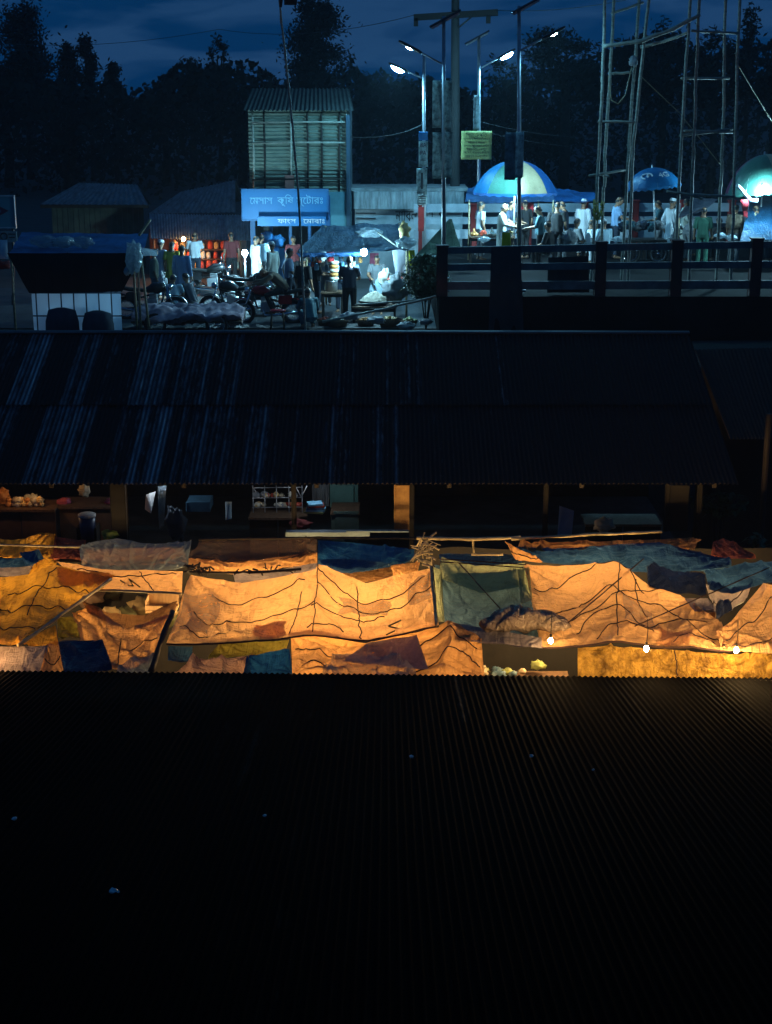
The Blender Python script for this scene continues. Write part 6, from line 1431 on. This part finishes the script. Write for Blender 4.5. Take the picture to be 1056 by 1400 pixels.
# --- bamboo towers
def tower(label, poles, bars, Y):
    b0 = at(poles[0][1][0], 335, Y); e = empty('bamboo_tower', (b0.x, Y, DK), label, 'scaffold', 'bamboo towers on the bridge')
    for (t_, m_, b_, dY) in poles:
        A, Mm, B = at(t_[0], t_[1], Y + dY), at(m_[0], m_[1], Y + dY), at(b_[0], b_[1], Y + dY)
        dn = (B - Mm); k = (DK - B.z) / dn.z if abs(dn.z) > 1e-6 else 0; Bt = B + dn * k; Bt.z = DK
        P, RR = [], []
        for s0, s1 in ((Bt, B), (B, Mm), (Mm, A)):
            n = max(2, int((s1 - s0).length / .3))
            for i in range(n):
                k = i / n
                for o_, rr in ((0, 1.0), (.25, .9), (.85, .95)):
                    P.append(s0.lerp(s1, k + o_ / n) + Vector((mnoise.noise(Vector((k * 4, t_[0], s0.z))), 0, 0)) * .025); RR.append(.042 * rr)
        P.append(A); RR.append(.036)
        q = MB(); q.tube(P, RR, 7); q.build('upright', M['greybamboo'], e, True)
    for pts in bars:
        Pp = [at(x, y, Y + dY) for x, y, dY in pts]; PP = []
        for a, b in zip(Pp, Pp[1:]):
            for i in range(6): PP.append(a.lerp(b, i / 6) + Vector((0, 0, .02 * mnoise.noise(a * 3 + Vector((i, 0, 0))))))
        PP.append(Pp[-1]); q = MB(); q.tube(PP, .033, 7); q.build('crossbar', M['greybamboo'], e, True)
    return e
t1 = tower('left bamboo tower standing behind the near railing', [((829, -20), (820, 200), (812, 325), 0), ((841, -20), (828, 200), (823, 325), 1.0), ((876, -20), (860, 200), (853, 325), 1.0), ((889, -20), (866, 200), (861, 325), 0)],
      [((806, 240, -.05), (855, 233, .95)), ((818, 166, 0), (868, 167, 0)), ((832, 101, 1.0), (864, 99, 1.0)), ((836, 19, 1), (880, 3, 1)), ((818, 238, 1), (832, 241, 0))], 37.6)
t2 = tower('right bamboo tower with four tall legs', [((945, -20), (931, 200), (925, 325), 0), ((957, -20), (948, 200), (944, 325), .1), ((993, -20), (988, 200), (982, 325), 1.1), ((1012, -20), (1005, 200), (1001, 325), 1.0)],
      [((930, 186, 0), (1002, 176, 1)), ((936, 179, .1), (1002, 181, 1)), ((932, 107, 0), (997, 107, 1.1)), ((946, 42, 0), (1010, 46, 1)), ((912, 262, -.05), (945, 266, 0), (1003, 269, 1.0)), ((944, 266, .05), (960, 272, .2))], 37.6)
pole('long curved bamboo joining the two towers near their tops', [at(826, 63, 37.55), at(876, 56, 37.5), at(920, 40, 37.5), at(957, 20, 37.55)], .045, 'greybamboo', 'tower_link', 'pole')
pole('second thinner bamboo joining the towers', [at(876, 64, 38.6), at(910, 56, 38.3), at(942, 44, 37.7)], .035, 'greybamboo', 'tower_link', 'pole')
for lab, pts in (('slack rope looped between the left tower legs', [(832, 104, 38.6), (836, 137, 38.5), (845, 142, 38.5), (855, 130, 38.5), (864, 92, 38.5)]), ('guy rope from the left tower to the right tower foot', [(875, 103, 38.5), (930, 155, 39.2), (985, 225, 40)]), ('guy rope from the right tower to the right edge', [(1010, 90, 38.6), (1040, 140, 40), (1062, 176, 41)])):
    pole(lab, [at(*p) for p in pts], .012, 'bamboo', 'guy_rope', 'rope', 'ropes on the bamboo towers', False)
lump('knot of rags tied high on the left tower', 866, 84, 38.5, .10, .12, cloth('rag', (.3, .32, .34)), 'rag_knot', 'rags', 71)
# --- umbrellas
def umbrella(label, px, topy, rimy, Y, wpx, mats, pat, poley, tilt=0.0, lean=0.0, marks=False):
    c = at(px, topy, Y); rim = zat(rimy, Y); r = wpx / 2 / F * Y * 1.0; h = c.z - rim
    base = Vector((c.x + lean, Y, DK)); e = empty('market_umbrella', base, label, 'umbrella', 'market umbrellas')
    n = 8; q = MB()
    Rt = Matrix.Rotation(tilt, 3, 'Y')
    def P(a, v):
        k = math.cos(PI / n) / math.cos(((a + PI / n) % (2 * PI / n)) - PI / n)
        ring = r * math.sin(v * R(58)) / math.sin(R(58)) * (1 - (1 - k) * .75 * v)
        z = -h * (1 - math.cos(v * R(58))) / (1 - math.cos(R(58)))
        return c + Rt @ Vector((math.cos(a) * ring, math.sin(a) * ring, z))
    for s_ in range(n):
        q.cur = pat[s_]; a0 = 2 * PI * s_ / n
        q.grid(lambda u, v: P(a0 + u * 2 * PI / n * .9999, .02 + .98 * (1 - v)), 8, 10)
    cn_ = q.build('canopy', mats, e, True)
    q = MB()
    for s_ in range(n): a0 = 2 * PI * s_ / n; q.tube([P(a0, .04 + .96 * i / 8) - Vector((0, 0, .012)) for i in range(9)], .008, 5)
    q.build('ribs', M['steel'], cn_, True)
    q = MB(); q.grid(lambda u, v: P(2 * PI * u, 1.0) + Vector((0, 0, -.07 * v * (1 + .25 * math.sin(u * 2 * PI * 24)))), 192, 2); q.build('valance', mats[pat[0]], cn_, True)
    q = MB(); q.tube([base, c + Rt @ Vector((0, 0, .08))], .024, 9); q.build('pole', M['steel'], e, True)
    if marks:
        for t_, a, v, sz in marks:
            q = MB(); ctr = P(a, v); tx_ = (P(a + .05, v) - P(a - .05, v)).normalized(); ty = (P(a, v - .05) - P(a, v + .05)).normalized(); nn = tx_.cross(ty)
            Mx = Matrix((tx_, -nn, ty)).transposed()
            if t_ == '~':
                q.tube([ctr + tx_ * (.16 * math.cos(w)) + ty * (.10 * math.sin(w)) + nn * .015 for w in [i * .35 for i in range(14)]], .022, 5); q.tube([ctr + tx_ * .02 + nn * .02 + ty * .01, ctr + tx_ * .05 + nn * .02], .05, 7)
            else: text_mb(q, t_, ctr + nn * .02, sz, None, .01, facing=Mx)
            q.build('white_mark', M['letter'], cn_)
    return e
U = [tarpmat('umb_' + n_, c_, tuple(k * .8 for k in c_), .10, crease=.15) for n_, c_ in (('blue', (.015, .09, .28)), ('green', (.05, .17, .13)), ('cream', (.40, .35, .22)), ('magenta', (.22, .02, .09)), ('sky', (.015, .15, .34)))]
umbrella('large umbrella with blue, green and cream panels', 705, 219, 262, 43.3, 118, U, [0, 0, 0, 0, 4, 1, 2, 0], 330)
umbrella('small blue umbrella with white marks beside the left tower', 892, 229, 254, 43.6, 76, U, [4] * 8, 310, R(-6), .25, marks=[('~', R(244), .62, 0), ('4G', R(292), .62, .27)])
umbrella('green umbrella with a magenta edge at the right edge', 1046, 211, 258, 42.8, 112, U, [1, 1, 3, 3, 1, 1, 2, 1], 330, R(-8))
# --- canopies, cloths and goods on the deck
def canopy(label, pts, Y0_, Y1_, m_, seed, posts=()):
    a, b, c, d = at(*pts[0], Y1_), at(*pts[1], Y1_), at(*pts[2], Y0_), at(*pts[3], Y0_)
    e = empty('stall_canopy', ((c.x + d.x) / 2, Y0_, DK), label, 'canopy', 'tarp canopies on the bridge')
    q = MB(); sheet(q, a, b, c, d, .12, .05, 36, 14, seed); q.build('sheet', m_, e, True)
    for px, py, Y_ in posts:
        q = MB(); x = xat(px, Y_, 5.5); q.tube([(x, Y_, DK), (x, Y_, zat(py, Y_))], .025, 7); q.build('post', M['bamboo'], e, True)
    return e
canopy('blue tarp canopy under the large umbrella', ((640, 256), (752, 252), (636, 276), (760, 276)), 44.2, 46.4, T['slate'], 31, ((641, 274, 44.3), (755, 274, 44.3)))
canopy('dim blue tarp canopy between large umbrella and left tower', ((735, 254), (812, 264), (730, 276), (820, 275)), 44.6, 47, T['blue'], 32, ((735, 274, 44.7), (816, 274, 44.7)))
canopy('grey tarp canopy behind the right tower', ((945, 270), (985, 272), (925, 300), (962, 284)), 43.6, 46, T['grey'], 33, ((927, 298, 43.7),))
canopy('blue tarp canopy at the right edge under the green umbrella', ((1028, 268), (1090, 264), (1012, 330), (1090, 326)), 41.2, 43.2, tarpmat('dim_blue_tarp', (.012, .06, .12), (.007, .03, .06), .25), 34, ((1030, 290, 42.5),))
RC = cloth('redcloth', (.6, .03, .04))
hung('left red cloth hanging under the large umbrella', RC, at(707, 277, 45), at(717, 277, 45), at(709, 310, 45), at(718, 311, 45), seed=62); hung('right red cloth hanging under the large umbrella', RC, at(719, 277, 45), at(730, 277, 45), at(719, 311, 45), at(729, 308, 45), seed=63)
hung('pinkish red cloth hanging left of the rightmost lamp', RC, at(1012, 273, 42), at(1024, 272, 42), at(1017, 296, 42), at(1022, 297, 42), seed=64)
for lab, px, py, Y_ in (('white bulb under the large umbrella', 700, 263, 42.6), ('glaring white bulb under the green umbrella', 1042, 261, 41.6)):
    p = at(px, py, Y_); e = empty('light_bulb', p, lab, 'bulb', 'white bulbs on the bridge'); q = MB(); q.ball(p, (.085, .085, .10), 14, 9); q.build('glass', EM['white'], e, True); q = MB(); q.tube([p + Vector((0, 0, .06)), p + Vector((0, .05, .2))], .02, 7); q.build('socket', M['black'], e)
pole('white slanting tube beside the red cloth at right', [at(1008, 253, 41.9), at(1027, 274, 41.8)], .045, 'whitepaint', 'tube_pole', 'pole', None, False); pole('white level tube joining the slanting one', [at(1024, 274, 41.8), at(1036, 274, 41.8)], .05, 'whitepaint', 'tube_pole', 'pole', None, False)
tb, tz = table('fruit table under the large umbrella', 672, 43.4, 322, 1.3, .8, None, DK)
FR = [('orange', GM[4]), ('red', GM[0]), ('cream', GM[2]), ('green', GM[3]), ('straw', GM[1])]
rnd = random.Random(3)
for k in range(5):
    q = MB(); cx = tb - .5 + .25 * k
    for i in range(26):
        a = rnd.uniform(0, 6.28); r_ = .1 * rnd.random() ** .5; lv = rnd.random() * (1 - r_ / .11)
        q.ball((cx + r_ * math.cos(a), 43.25 + r_ * math.sin(a), tz + .035 + .2 * lv), .036, 8, 6)
    o = remesh(q.build('fruit_heap', FR[k][1]), .018, 1); tag(o, '%s fruit heap on the fruit table' % FR[k][0], 'fruit', 'fruit heaps on the table')
ct = empty('vendor_cart', (xat(878, 43.8, 5), 43.8, DK), 'dark vendor cart piled with goods below the small blue umbrella', 'cart')
x0, x1 = xat(846, 43.8, 5.3), xat(908, 43.8, 5.3)
q = MB(); q.box(((x0 + x1) / 2, 43.8, DK + .62), (x1 - x0, .9, .06)); q.build('bed', M['darkwood'], ct)
q = MB()
for i in range(9): q.box((x0 + (x1 - x0) * (i + .5) / 9, 43.34, DK + .36), (.10, .03, .46))
q.build('side_slats', M['darkwood'], ct)
for sx in (x0 + .25, x1 - .25): wheel(ct, (sx, 43.3, DK + .28), .25)
q = MB(); q.tube([(x1, 43.8, DK + .62), (x1 + .5, 43.8, DK + .8)], .02, 6); q.build('handle', M['steel'], ct, True)
for i in range(6):
    lump('dark sack of goods on the vendor cart', 852 + i * 9.5, 310 - (i % 2) * 2, 43.7, .15, .13, cloth(('navy', 'teal', 'grey')[i % 3], (.05, .05, .05)), 'goods_sack', 'sack', 80 + i, 'sacks on the vendor cart')
# bananas
bn = MB(); p = at(818, 274, 37.4)
rnd = random.Random(9)
for i in range(26):
    lv = i / 26; a = rnd.uniform(0, 6.28); c = p + Vector((.02, 0, -.06 - lv * .42)) + Vector((math.cos(a), math.sin(a), 0)) * .04
    d = Vector((math.cos(a), math.sin(a), 0)); bn.tube([c, c + d * .06 + Vector((0, 0, -.02)), c + d * .09 + Vector((0, 0, .05)), c + d * .085 + Vector((0, 0, .11))], (.012, .022, .022, .008), 7)
bn.tube([p, p - Vector((0, 0, .55))], .018, 6)
o = remesh(bn.build('banana_bunch', mat('banana', (.55, .45, .10), .5, col2=(.3, .28, .08), scale=6)), .012, 1); tag(o, 'bunch of bananas hanging from the left tower', 'bananas')
hung('bright yellow bag hung on the near railing', YEL, at(687, 318, 36.6), at(698, 318, 36.6), at(686, 337, 36.6), at(699, 337, 36.6), 'hanging_bag', 'bag', seed=65)
lump('pale melon shaped bag above the yellow bag', 692, 322, 37.0, .12, .1, cloth('white', (.7, .7, .7)), 'plastic_bag', 'bag', 90)
lump('grey sack beside the people at the bridge stalls', 778, 326, 42.0, .2, .2, cloth('sackcloth', (.4, .42, .44)), 'sack', 'sack', 91)
for i, (px, py) in enumerate(((1000, 325), (985, 322), (845, 327), (662, 327))):
    lump('pale plastic scrap on the bridge deck %s' % ('by the right tower', 'beside the green shirt', 'under the cart', 'before the fruit table')[i], px, py, 41.5, .16, .07, FW, 'plastic_scrap', 'scrap', 95 + i, 'plastic scraps on the bridge')
# --- people on the bridge
PB = 'people on the bridge'
def bp(label, px, Y, face, pose, h, **k): return person(label, (xat(px, Y, DK + .8), Y, DK), face, pose, h, group=PB, **k)
bp('person in pale kurta standing at the fruit table', 686, 42.9, 100, WORK, 1.72, top='offwhite', kurta=1.2, legs='white', sleeve=1.0)
bp('person in blue shirt just right of the pale kurta', 697, 43.9, 120, WORK, 1.74, top='navy', legs='navy')
bp('person in dark teal shirt facing left near the red cloths', 739, 42.2, -80, WORK, 1.7, top='teal', legs='black', sleeve=.9)
bp('person in black shirt with back turned beside the dark teal shirt', 761, 43.0, 10, BASE, 1.74, top='black', legs='black')
bp('person in dark navy shirt with light stripes looking left', 771, 43.8, -70, WORK, 1.72, top='navy', legs='grey')
bp('person in grey sitting low right of the dark group', 786, 43.0, 60, SIT, 1.7, top='grey', legs='black', sleeve=.9)
bp('person in white striped shirt sitting left of the tower', 806, 43.0, 80, SIT, 1.66, top='white', legs='black')
bp('person in light blue shirt and white cap sitting beside the tower', 827, 42.6, -30, SIT, 1.72, top='lightblue', legs='white', cap='white', sleeve=1.0)
bp('person in blue shirt standing tall behind the left tower', 842, 44.6, 85, WORK, 1.80, top='blue', legs='navy')
bp('person in white kurta and cap walking between the towers', 917, 44.0, 70, WALK, 1.78, top='white', kurta=1.15, legs='white', cap='white', sleeve=1.0, beard=True)
bp('person in green shirt seen between the right tower legs', 961, 42.6, 15, BASE, 1.62, top='green', legs='green', sleeve=.9)
bp('person in grey bending behind the green shirt', 948, 43.6, 60, LEAN, 1.7, top='grey', legs='grey')
bp('person in brown shawl beside the right tower leg', 1004, 43.0, 40, BASE, 1.66, top='brown', legs='grey', shawl='brown')
bp('person in dark blue shirt under the green umbrella', 1034, 42.6, -30, WORK, 1.68, top='navy', legs='navy')

bp('person in white shirt at the left end of the fruit table', 657, 44.2, 70, BASE, 1.68, top='white', legs='grey')
bp('person in black shirt half hidden behind the right tall lamp pole', 718, 44.6, -40, BASE, 1.7, top='black', legs='black')
bp('person in black sitting in front of the navy striped shirt', 752, 41.8, -60, SIT, 1.7, top='black', legs='black', sleeve=.9)
bp('person in white kurta standing behind the sitting men', 797, 45.2, 30, BASE, 1.68, top='white', kurta=1.0, legs='white', sleeve=1.0, cap='white')
bp('person in teal shirt standing right of the vendor cart', 902, 45.0, -70, WORK, 1.68, top='teal', legs='grey')
bp('person in white walking behind the right tower', 936, 45.2, 90, WALK, 1.7, top='offwhite', kurta=.9, legs='white', sleeve=1.0)
bp('person in black squatting between the right tower legs', 985, 43.4, -30, SIT, 1.7, top='black', legs='black')
bp('person in light blue shirt at the right edge under the lamp', 1052, 43.6, -50, BASE, 1.7, top='lightblue', legs='navy')
# ------------------------------------------------------------------ shops under the eave of the middle shed
def blk(mb, x0, y0, x1, y1, Y, d=.3):
    a, b = at(x0, y0, Y), at(x1, y1, Y); mb.box(((a.x + b.x) / 2, Y + d / 2, (a.z + b.z) / 2), (b.x - a.x, d, a.z - b.z)); return mb
pl = MB(); pl.box((-2.4, 27.0, .8), (15.6, 6.2, 1.6)); solo(pl, 'shop_plinth', M['darkconc'], 'raised dark floor under the row of shops', 'plinth')
def counter(label, x0, x1, y0, Y, m_):
    a, b = at(x0, y0, Y), at(x1, y0, Y); e = empty('shop_counter', ((a.x + b.x) / 2, Y, 1.6), label, 'counter', 'counters under the middle shed')
    q = MB(); q.box(((a.x + b.x) / 2, Y + .3, a.z - .02), (b.x - a.x, .7, .04)); q.build('counter_top', M['wood'], e)
    q = MB(); n = max(2, int((b.x - a.x) / .5))
    for i in range(n): q.box((a.x + (b.x - a.x) * (i + .5) / n, Y + .02, (a.z + 1.6) / 2 - .02), ((b.x - a.x) / n - .02, .04, a.z - 1.64))
    q.build('front_panel', m_, e)
    return e
BR = mat('brown_board', (.14, .075, .04), .75, col2=(.08, .04, .022), scale=2.5)
counter('brown shop counter at the far left with produce', -20, 76, 696, 25.2, BR); counter('brown shop counter behind the white lidded bucket', 80, 164, 692, 25.4, BR)
counter('dark shop counter holding the wire rack goods', 340, 420, 707, 25.2, M['darkwood']); counter('dark greenish shop counter below the metal sheets', 452, 492, 700, 25.3, mat('green_board', (.07, .11, .09), .7, scale=3)); counter('dark counter at the right under the roof', 800, 905, 716, 25.2, M['darkwood'])
rnd = random.Random(21)
for i in range(16):
    px = 14 + (i % 8) * 6 + rnd.uniform(-2, 2); c = at(px, 694 - (i // 8) * 6, 25.35); c.z = at(0, 696, 25.2).z + .05 + (i // 8) * .07
    q = MB(); q.ball(c, (rnd.uniform(.045, .07),) * 3, 9, 7, .2, i); tag(q.build('onion', GM[(4, 5, 2, 1)[i % 4]], None, True), 'onion in the heap on the far left counter', 'onion', 'onions on the far left counter')
lump('pale cloth bundle behind the onions', 46, 683, 25.6, .16, .10, cloth('offwhite', (.6, .6, .52)), 'cloth_bundle', 'bundle', 101); lump('orange lit bag at the far left of the shops', 4, 680, 25.6, .12, .16, GM[4], 'goods_bag', 'bag', 102)
lump('crumpled brown paper hanging under the eave', 115, 671, 25.4, .10, .10, GM[5], 'paper_bundle', 'bundle', 103)
lump('pink folded cloth on the second counter', 155, 686, 25.6, .15, .06, cloth('pinkcloth', (.55, .12, .2)), 'folded_cloth', 'cloth', 104); lump('dull pink bag left on the second counter', 88, 686, 25.6, .12, .07, cloth('pinkcloth', (.55, .12, .2)), 'cloth_bundle', 'bundle', 105)
bk = at(119, 703, 24.3); e = empty('bucket', (bk.x, bk.y, 2.3), 'dark blue bucket with a white lid beside the counter', 'bucket')
q = MB(); q.loft([((bk.x, bk.y, bk.z - .42), .12, .12), ((bk.x, bk.y, bk.z - .03), .14, .14)], n=20); q.build('tub', mat('navy_plastic', (.02, .04, .12), .4, scale=4), e, True); q = MB(); q.loft([((bk.x, bk.y, bk.z - .035), .148, .148), ((bk.x, bk.y, bk.z), .15, .15), ((bk.x, bk.y, bk.z + .012), .13, .13)], n=20); q.build('lid', M['whitepaint'], e, True)
s = MB(); blk(s, 104, 722, 134, 760, 24.25, .35); solo(s, 'bucket_stand', M['darkwood'], 'dark box under the white lidded bucket', 'box')
lump('bright green leafy vegetable on the tarp edge', 150, 731, 23.6, .13, .07, mat('lettuce', (.22, .32, .05), .6, scale=9), 'cabbage', 'vegetable', 106)
hung('crumpled white cloth hanging beside the shop pillar', cloth('white', (.7, .7, .7)), at(200, 676, 25), at(213, 672, 25), at(198, 697, 25), at(208, 700, 25), seed=70, wr=.07); hung('hanging pale blue net beside the white cloth', T['filmblue'], at(216, 664, 25), at(228, 664, 25), at(217, 724, 25), at(224, 720, 25), 'hanging_net', 'net', seed=71, wr=.06)
s = MB(); blk(s, 254, 687, 288, 700, 25, .5); solo(s, 'blue_crate', mat('dull_blue_plastic', (.04, .12, .2), .5, scale=4), 'dull blue crate on the dark shop floor', 'crate'); lump('dark blue sack left of the blue crate', 241, 716, 24.6, .16, .28, mat('dull_blue_sack', (.02, .05, .09), .7, scale=4), 'sack', 'sack', 107)
hung('pale blue bag hanging in the dark shop', cloth('lightblue', (.45, .62, .7)), at(308, 686, 24.8), at(317, 686, 24.8), at(309, 710, 24.8), at(317, 709, 24.8), 'hanging_bag', 'bag', seed=72, wr=.05)
rk = empty('wire_rack', at(392, 725, 25.4), 'tangled wire rack crammed with small goods', 'rack'); q = MB()
for py in (667, 681, 694, 706): q.tube([at(345, py, 25.5), at(414, py - 1, 25.5)], .008, 5)
for px in (346, 362, 378, 395, 413): q.tube([at(px, 664, 25.5), at(px + 1, 722, 25.5)], .008, 5)
for a, b in (((404, 664), (412, 680)), ((412, 680), (420, 664)), ((345, 664), (352, 676))): q.tube([at(*a, 25.3), at(*b, 25.3)], .009, 5)
q.build('wire_frame', M['steel'], rk, True)
for i in range(34):
    px, row = 350 + rnd.uniform(0, 58), i % 3; q = MB(); c = at(px, (680, 693, 706)[row] - 3, 25.6); q.ball(c, (rnd.uniform(.04, .09), .06, rnd.uniform(.03, .06)), 9, 6, .6, i)
    tag(q.build('small_goods', [GM[5], GM[2], GM[1], cloth('rag', (.3, .3, .3)), GM[0]][i % 5], None, True), 'small lumpy goods on the %s shelf of the wire rack' % ('top', 'middle', 'bottom')[row], 'goods', 'goods on the wire rack')
for i, (m_, dz) in enumerate(((GM[3], 0), (M['letterpale'], 1), (GM[6], 2), (GM[0], 3), (M['letterpale'], 4))):
    s = MB(); c = at(431, 699, 25.0); s.box((c.x + .02 * (i % 2), c.y, c.z + .035 * dz), (.34 - .02 * i, .24, .03), .1 * (i - 2)); solo(s, 'folded_pack', m_, ('green', 'lowest pale blue', 'dark blue', 'red', 'topmost pale blue')[i] + ' folded pack in the pile below the metal sheet', 'pack', 'pile of folded packs')
lump('dark red bag under the pile of packs', 411, 717, 24.8, .18, .08, cloth('maroon', (.2, .03, .03)), 'cloth_bundle', 'bundle', 108)
s = MB(); corrugated(s, at(427, 662, 26.2), at(450, 662, 26.2), at(427, 692, 26.2), at(450, 692, 26.2), .05, .008, 2, 6); solo(s, 'ribbed_sheet', M['tin_far'], 'shiny ribbed tin panel in the shop', 'panel', None, True)
s = MB(); blk(s, 451, 660, 490, 694, 26.0, .04); blk(s, 458, 664, 484, 690, 25.97, .04); solo(s, 'green_panel', mat('sea_green_board', (.06, .17, .15), .6, scale=3), 'sea green board right of the shiny tin panel', 'panel'); s = MB(); blk(s, 458, 703, 489, 726, 25.1, .03); blk(s, 456, 700, 491, 703, 25.08, .06); solo(s, 'display_case', mat('case_glass', (.10, .15, .13), .2, scale=3), 'dim glass display case in the shop', 'case')
s = MB(); blk(s, 541, 664, 563, 726, 24.0, .05); blk(s, 539, 662, 541, 727, 23.98, .08); blk(s, 563, 662, 565, 727, 23.98, .08)
p = at(552, 717, 23.97); s.torus((p.x, 23.98, p.z), .05, .008, 'Y', 18, 5); s.torus((p.x, 23.98, p.z), .02, .006, 'Y', 14, 5); solo(s, 'painted_shutter', mat('ochre_board', (.50, .29, .09), .7, col2=(.26, .13, .04), scale=6, contrast=.4), 'ochre painted board with a ring mark beside the shop post', 'board')
s = MB(); a, b = at(391, 730, 23.3), at(506, 728, 23.3); s.box((a + b) / 2, ((b - a).length, .18, .07), 0, 0, -.0); s.box((a + b) / 2 + Vector((.8, -.03, .045)), (1.0, .1, .02)); solo(s, 'pale_plank', mat('pale_blue_plank', (.20, .29, .36), .7, scale=4), 'pale blue plank lying along the shop edge', 'plank')
hung('blue and white printed cloth hanging at the right', m_plaid if 'm_plaid' in globals() else cloth('check', (.22, .3, .42)), at(765, 691, 24.2), at(785, 698, 24.2), at(762, 734, 24.2), at(782, 732, 24.2), seed=73)
lump('brown sack beside the printed cloth', 826, 718, 24.4, .16, .12, GM[5], 'sack', 'sack', 110); s = MB(); blk(s, 913, 664, 940, 726, 24.0, .06); blk(s, 911, 662, 914, 727, 23.98, .1); solo(s, 'pale_door', mat('grey_brown_door', (.014, .011, .008), .8, scale=4), 'dull brown door leaf at the right of the shops', 'door')
bush('dark leafy plant beyond the right end of the shops', 985, 687, 25.2, .5, .18, 260, 'leafy_plant', .12, group='plants at the shop end', g0=0); bush('small leafy plant at the far right behind the tarps', 1037, 742, 23.6, .22, .14, 70, 'leafy_plant', .13, group='plants at the shop end', g0=0)
# ------------------------------------------------------------------ thin haze added to stand in for lens glow round the lamps
hz = MB(); hz.add([(x, y, z) for z in (-1.2, 30) for x, y in ((-170, -30), (170, -30), (170, 190), (-170, 190))], [[3, 2, 1, 0], [4, 5, 6, 7], [0, 1, 5, 4], [1, 2, 6, 5], [2, 3, 7, 6], [3, 0, 4, 7]])
m, nt, N, L = newmat('haze_air')
out = N.new('ShaderNodeOutputMaterial'); pv = N.new('ShaderNodeVolumePrincipled'); pv.inputs['Color'].default_value = (.75, .85, .95, 1); pv.inputs['Density'].default_value = HAZE; pv.inputs['Anisotropy'].default_value = 0.3
L.new(pv.outputs[0], out.inputs['Volume'])
tag(hz.build('haze', m), kind='stuff')
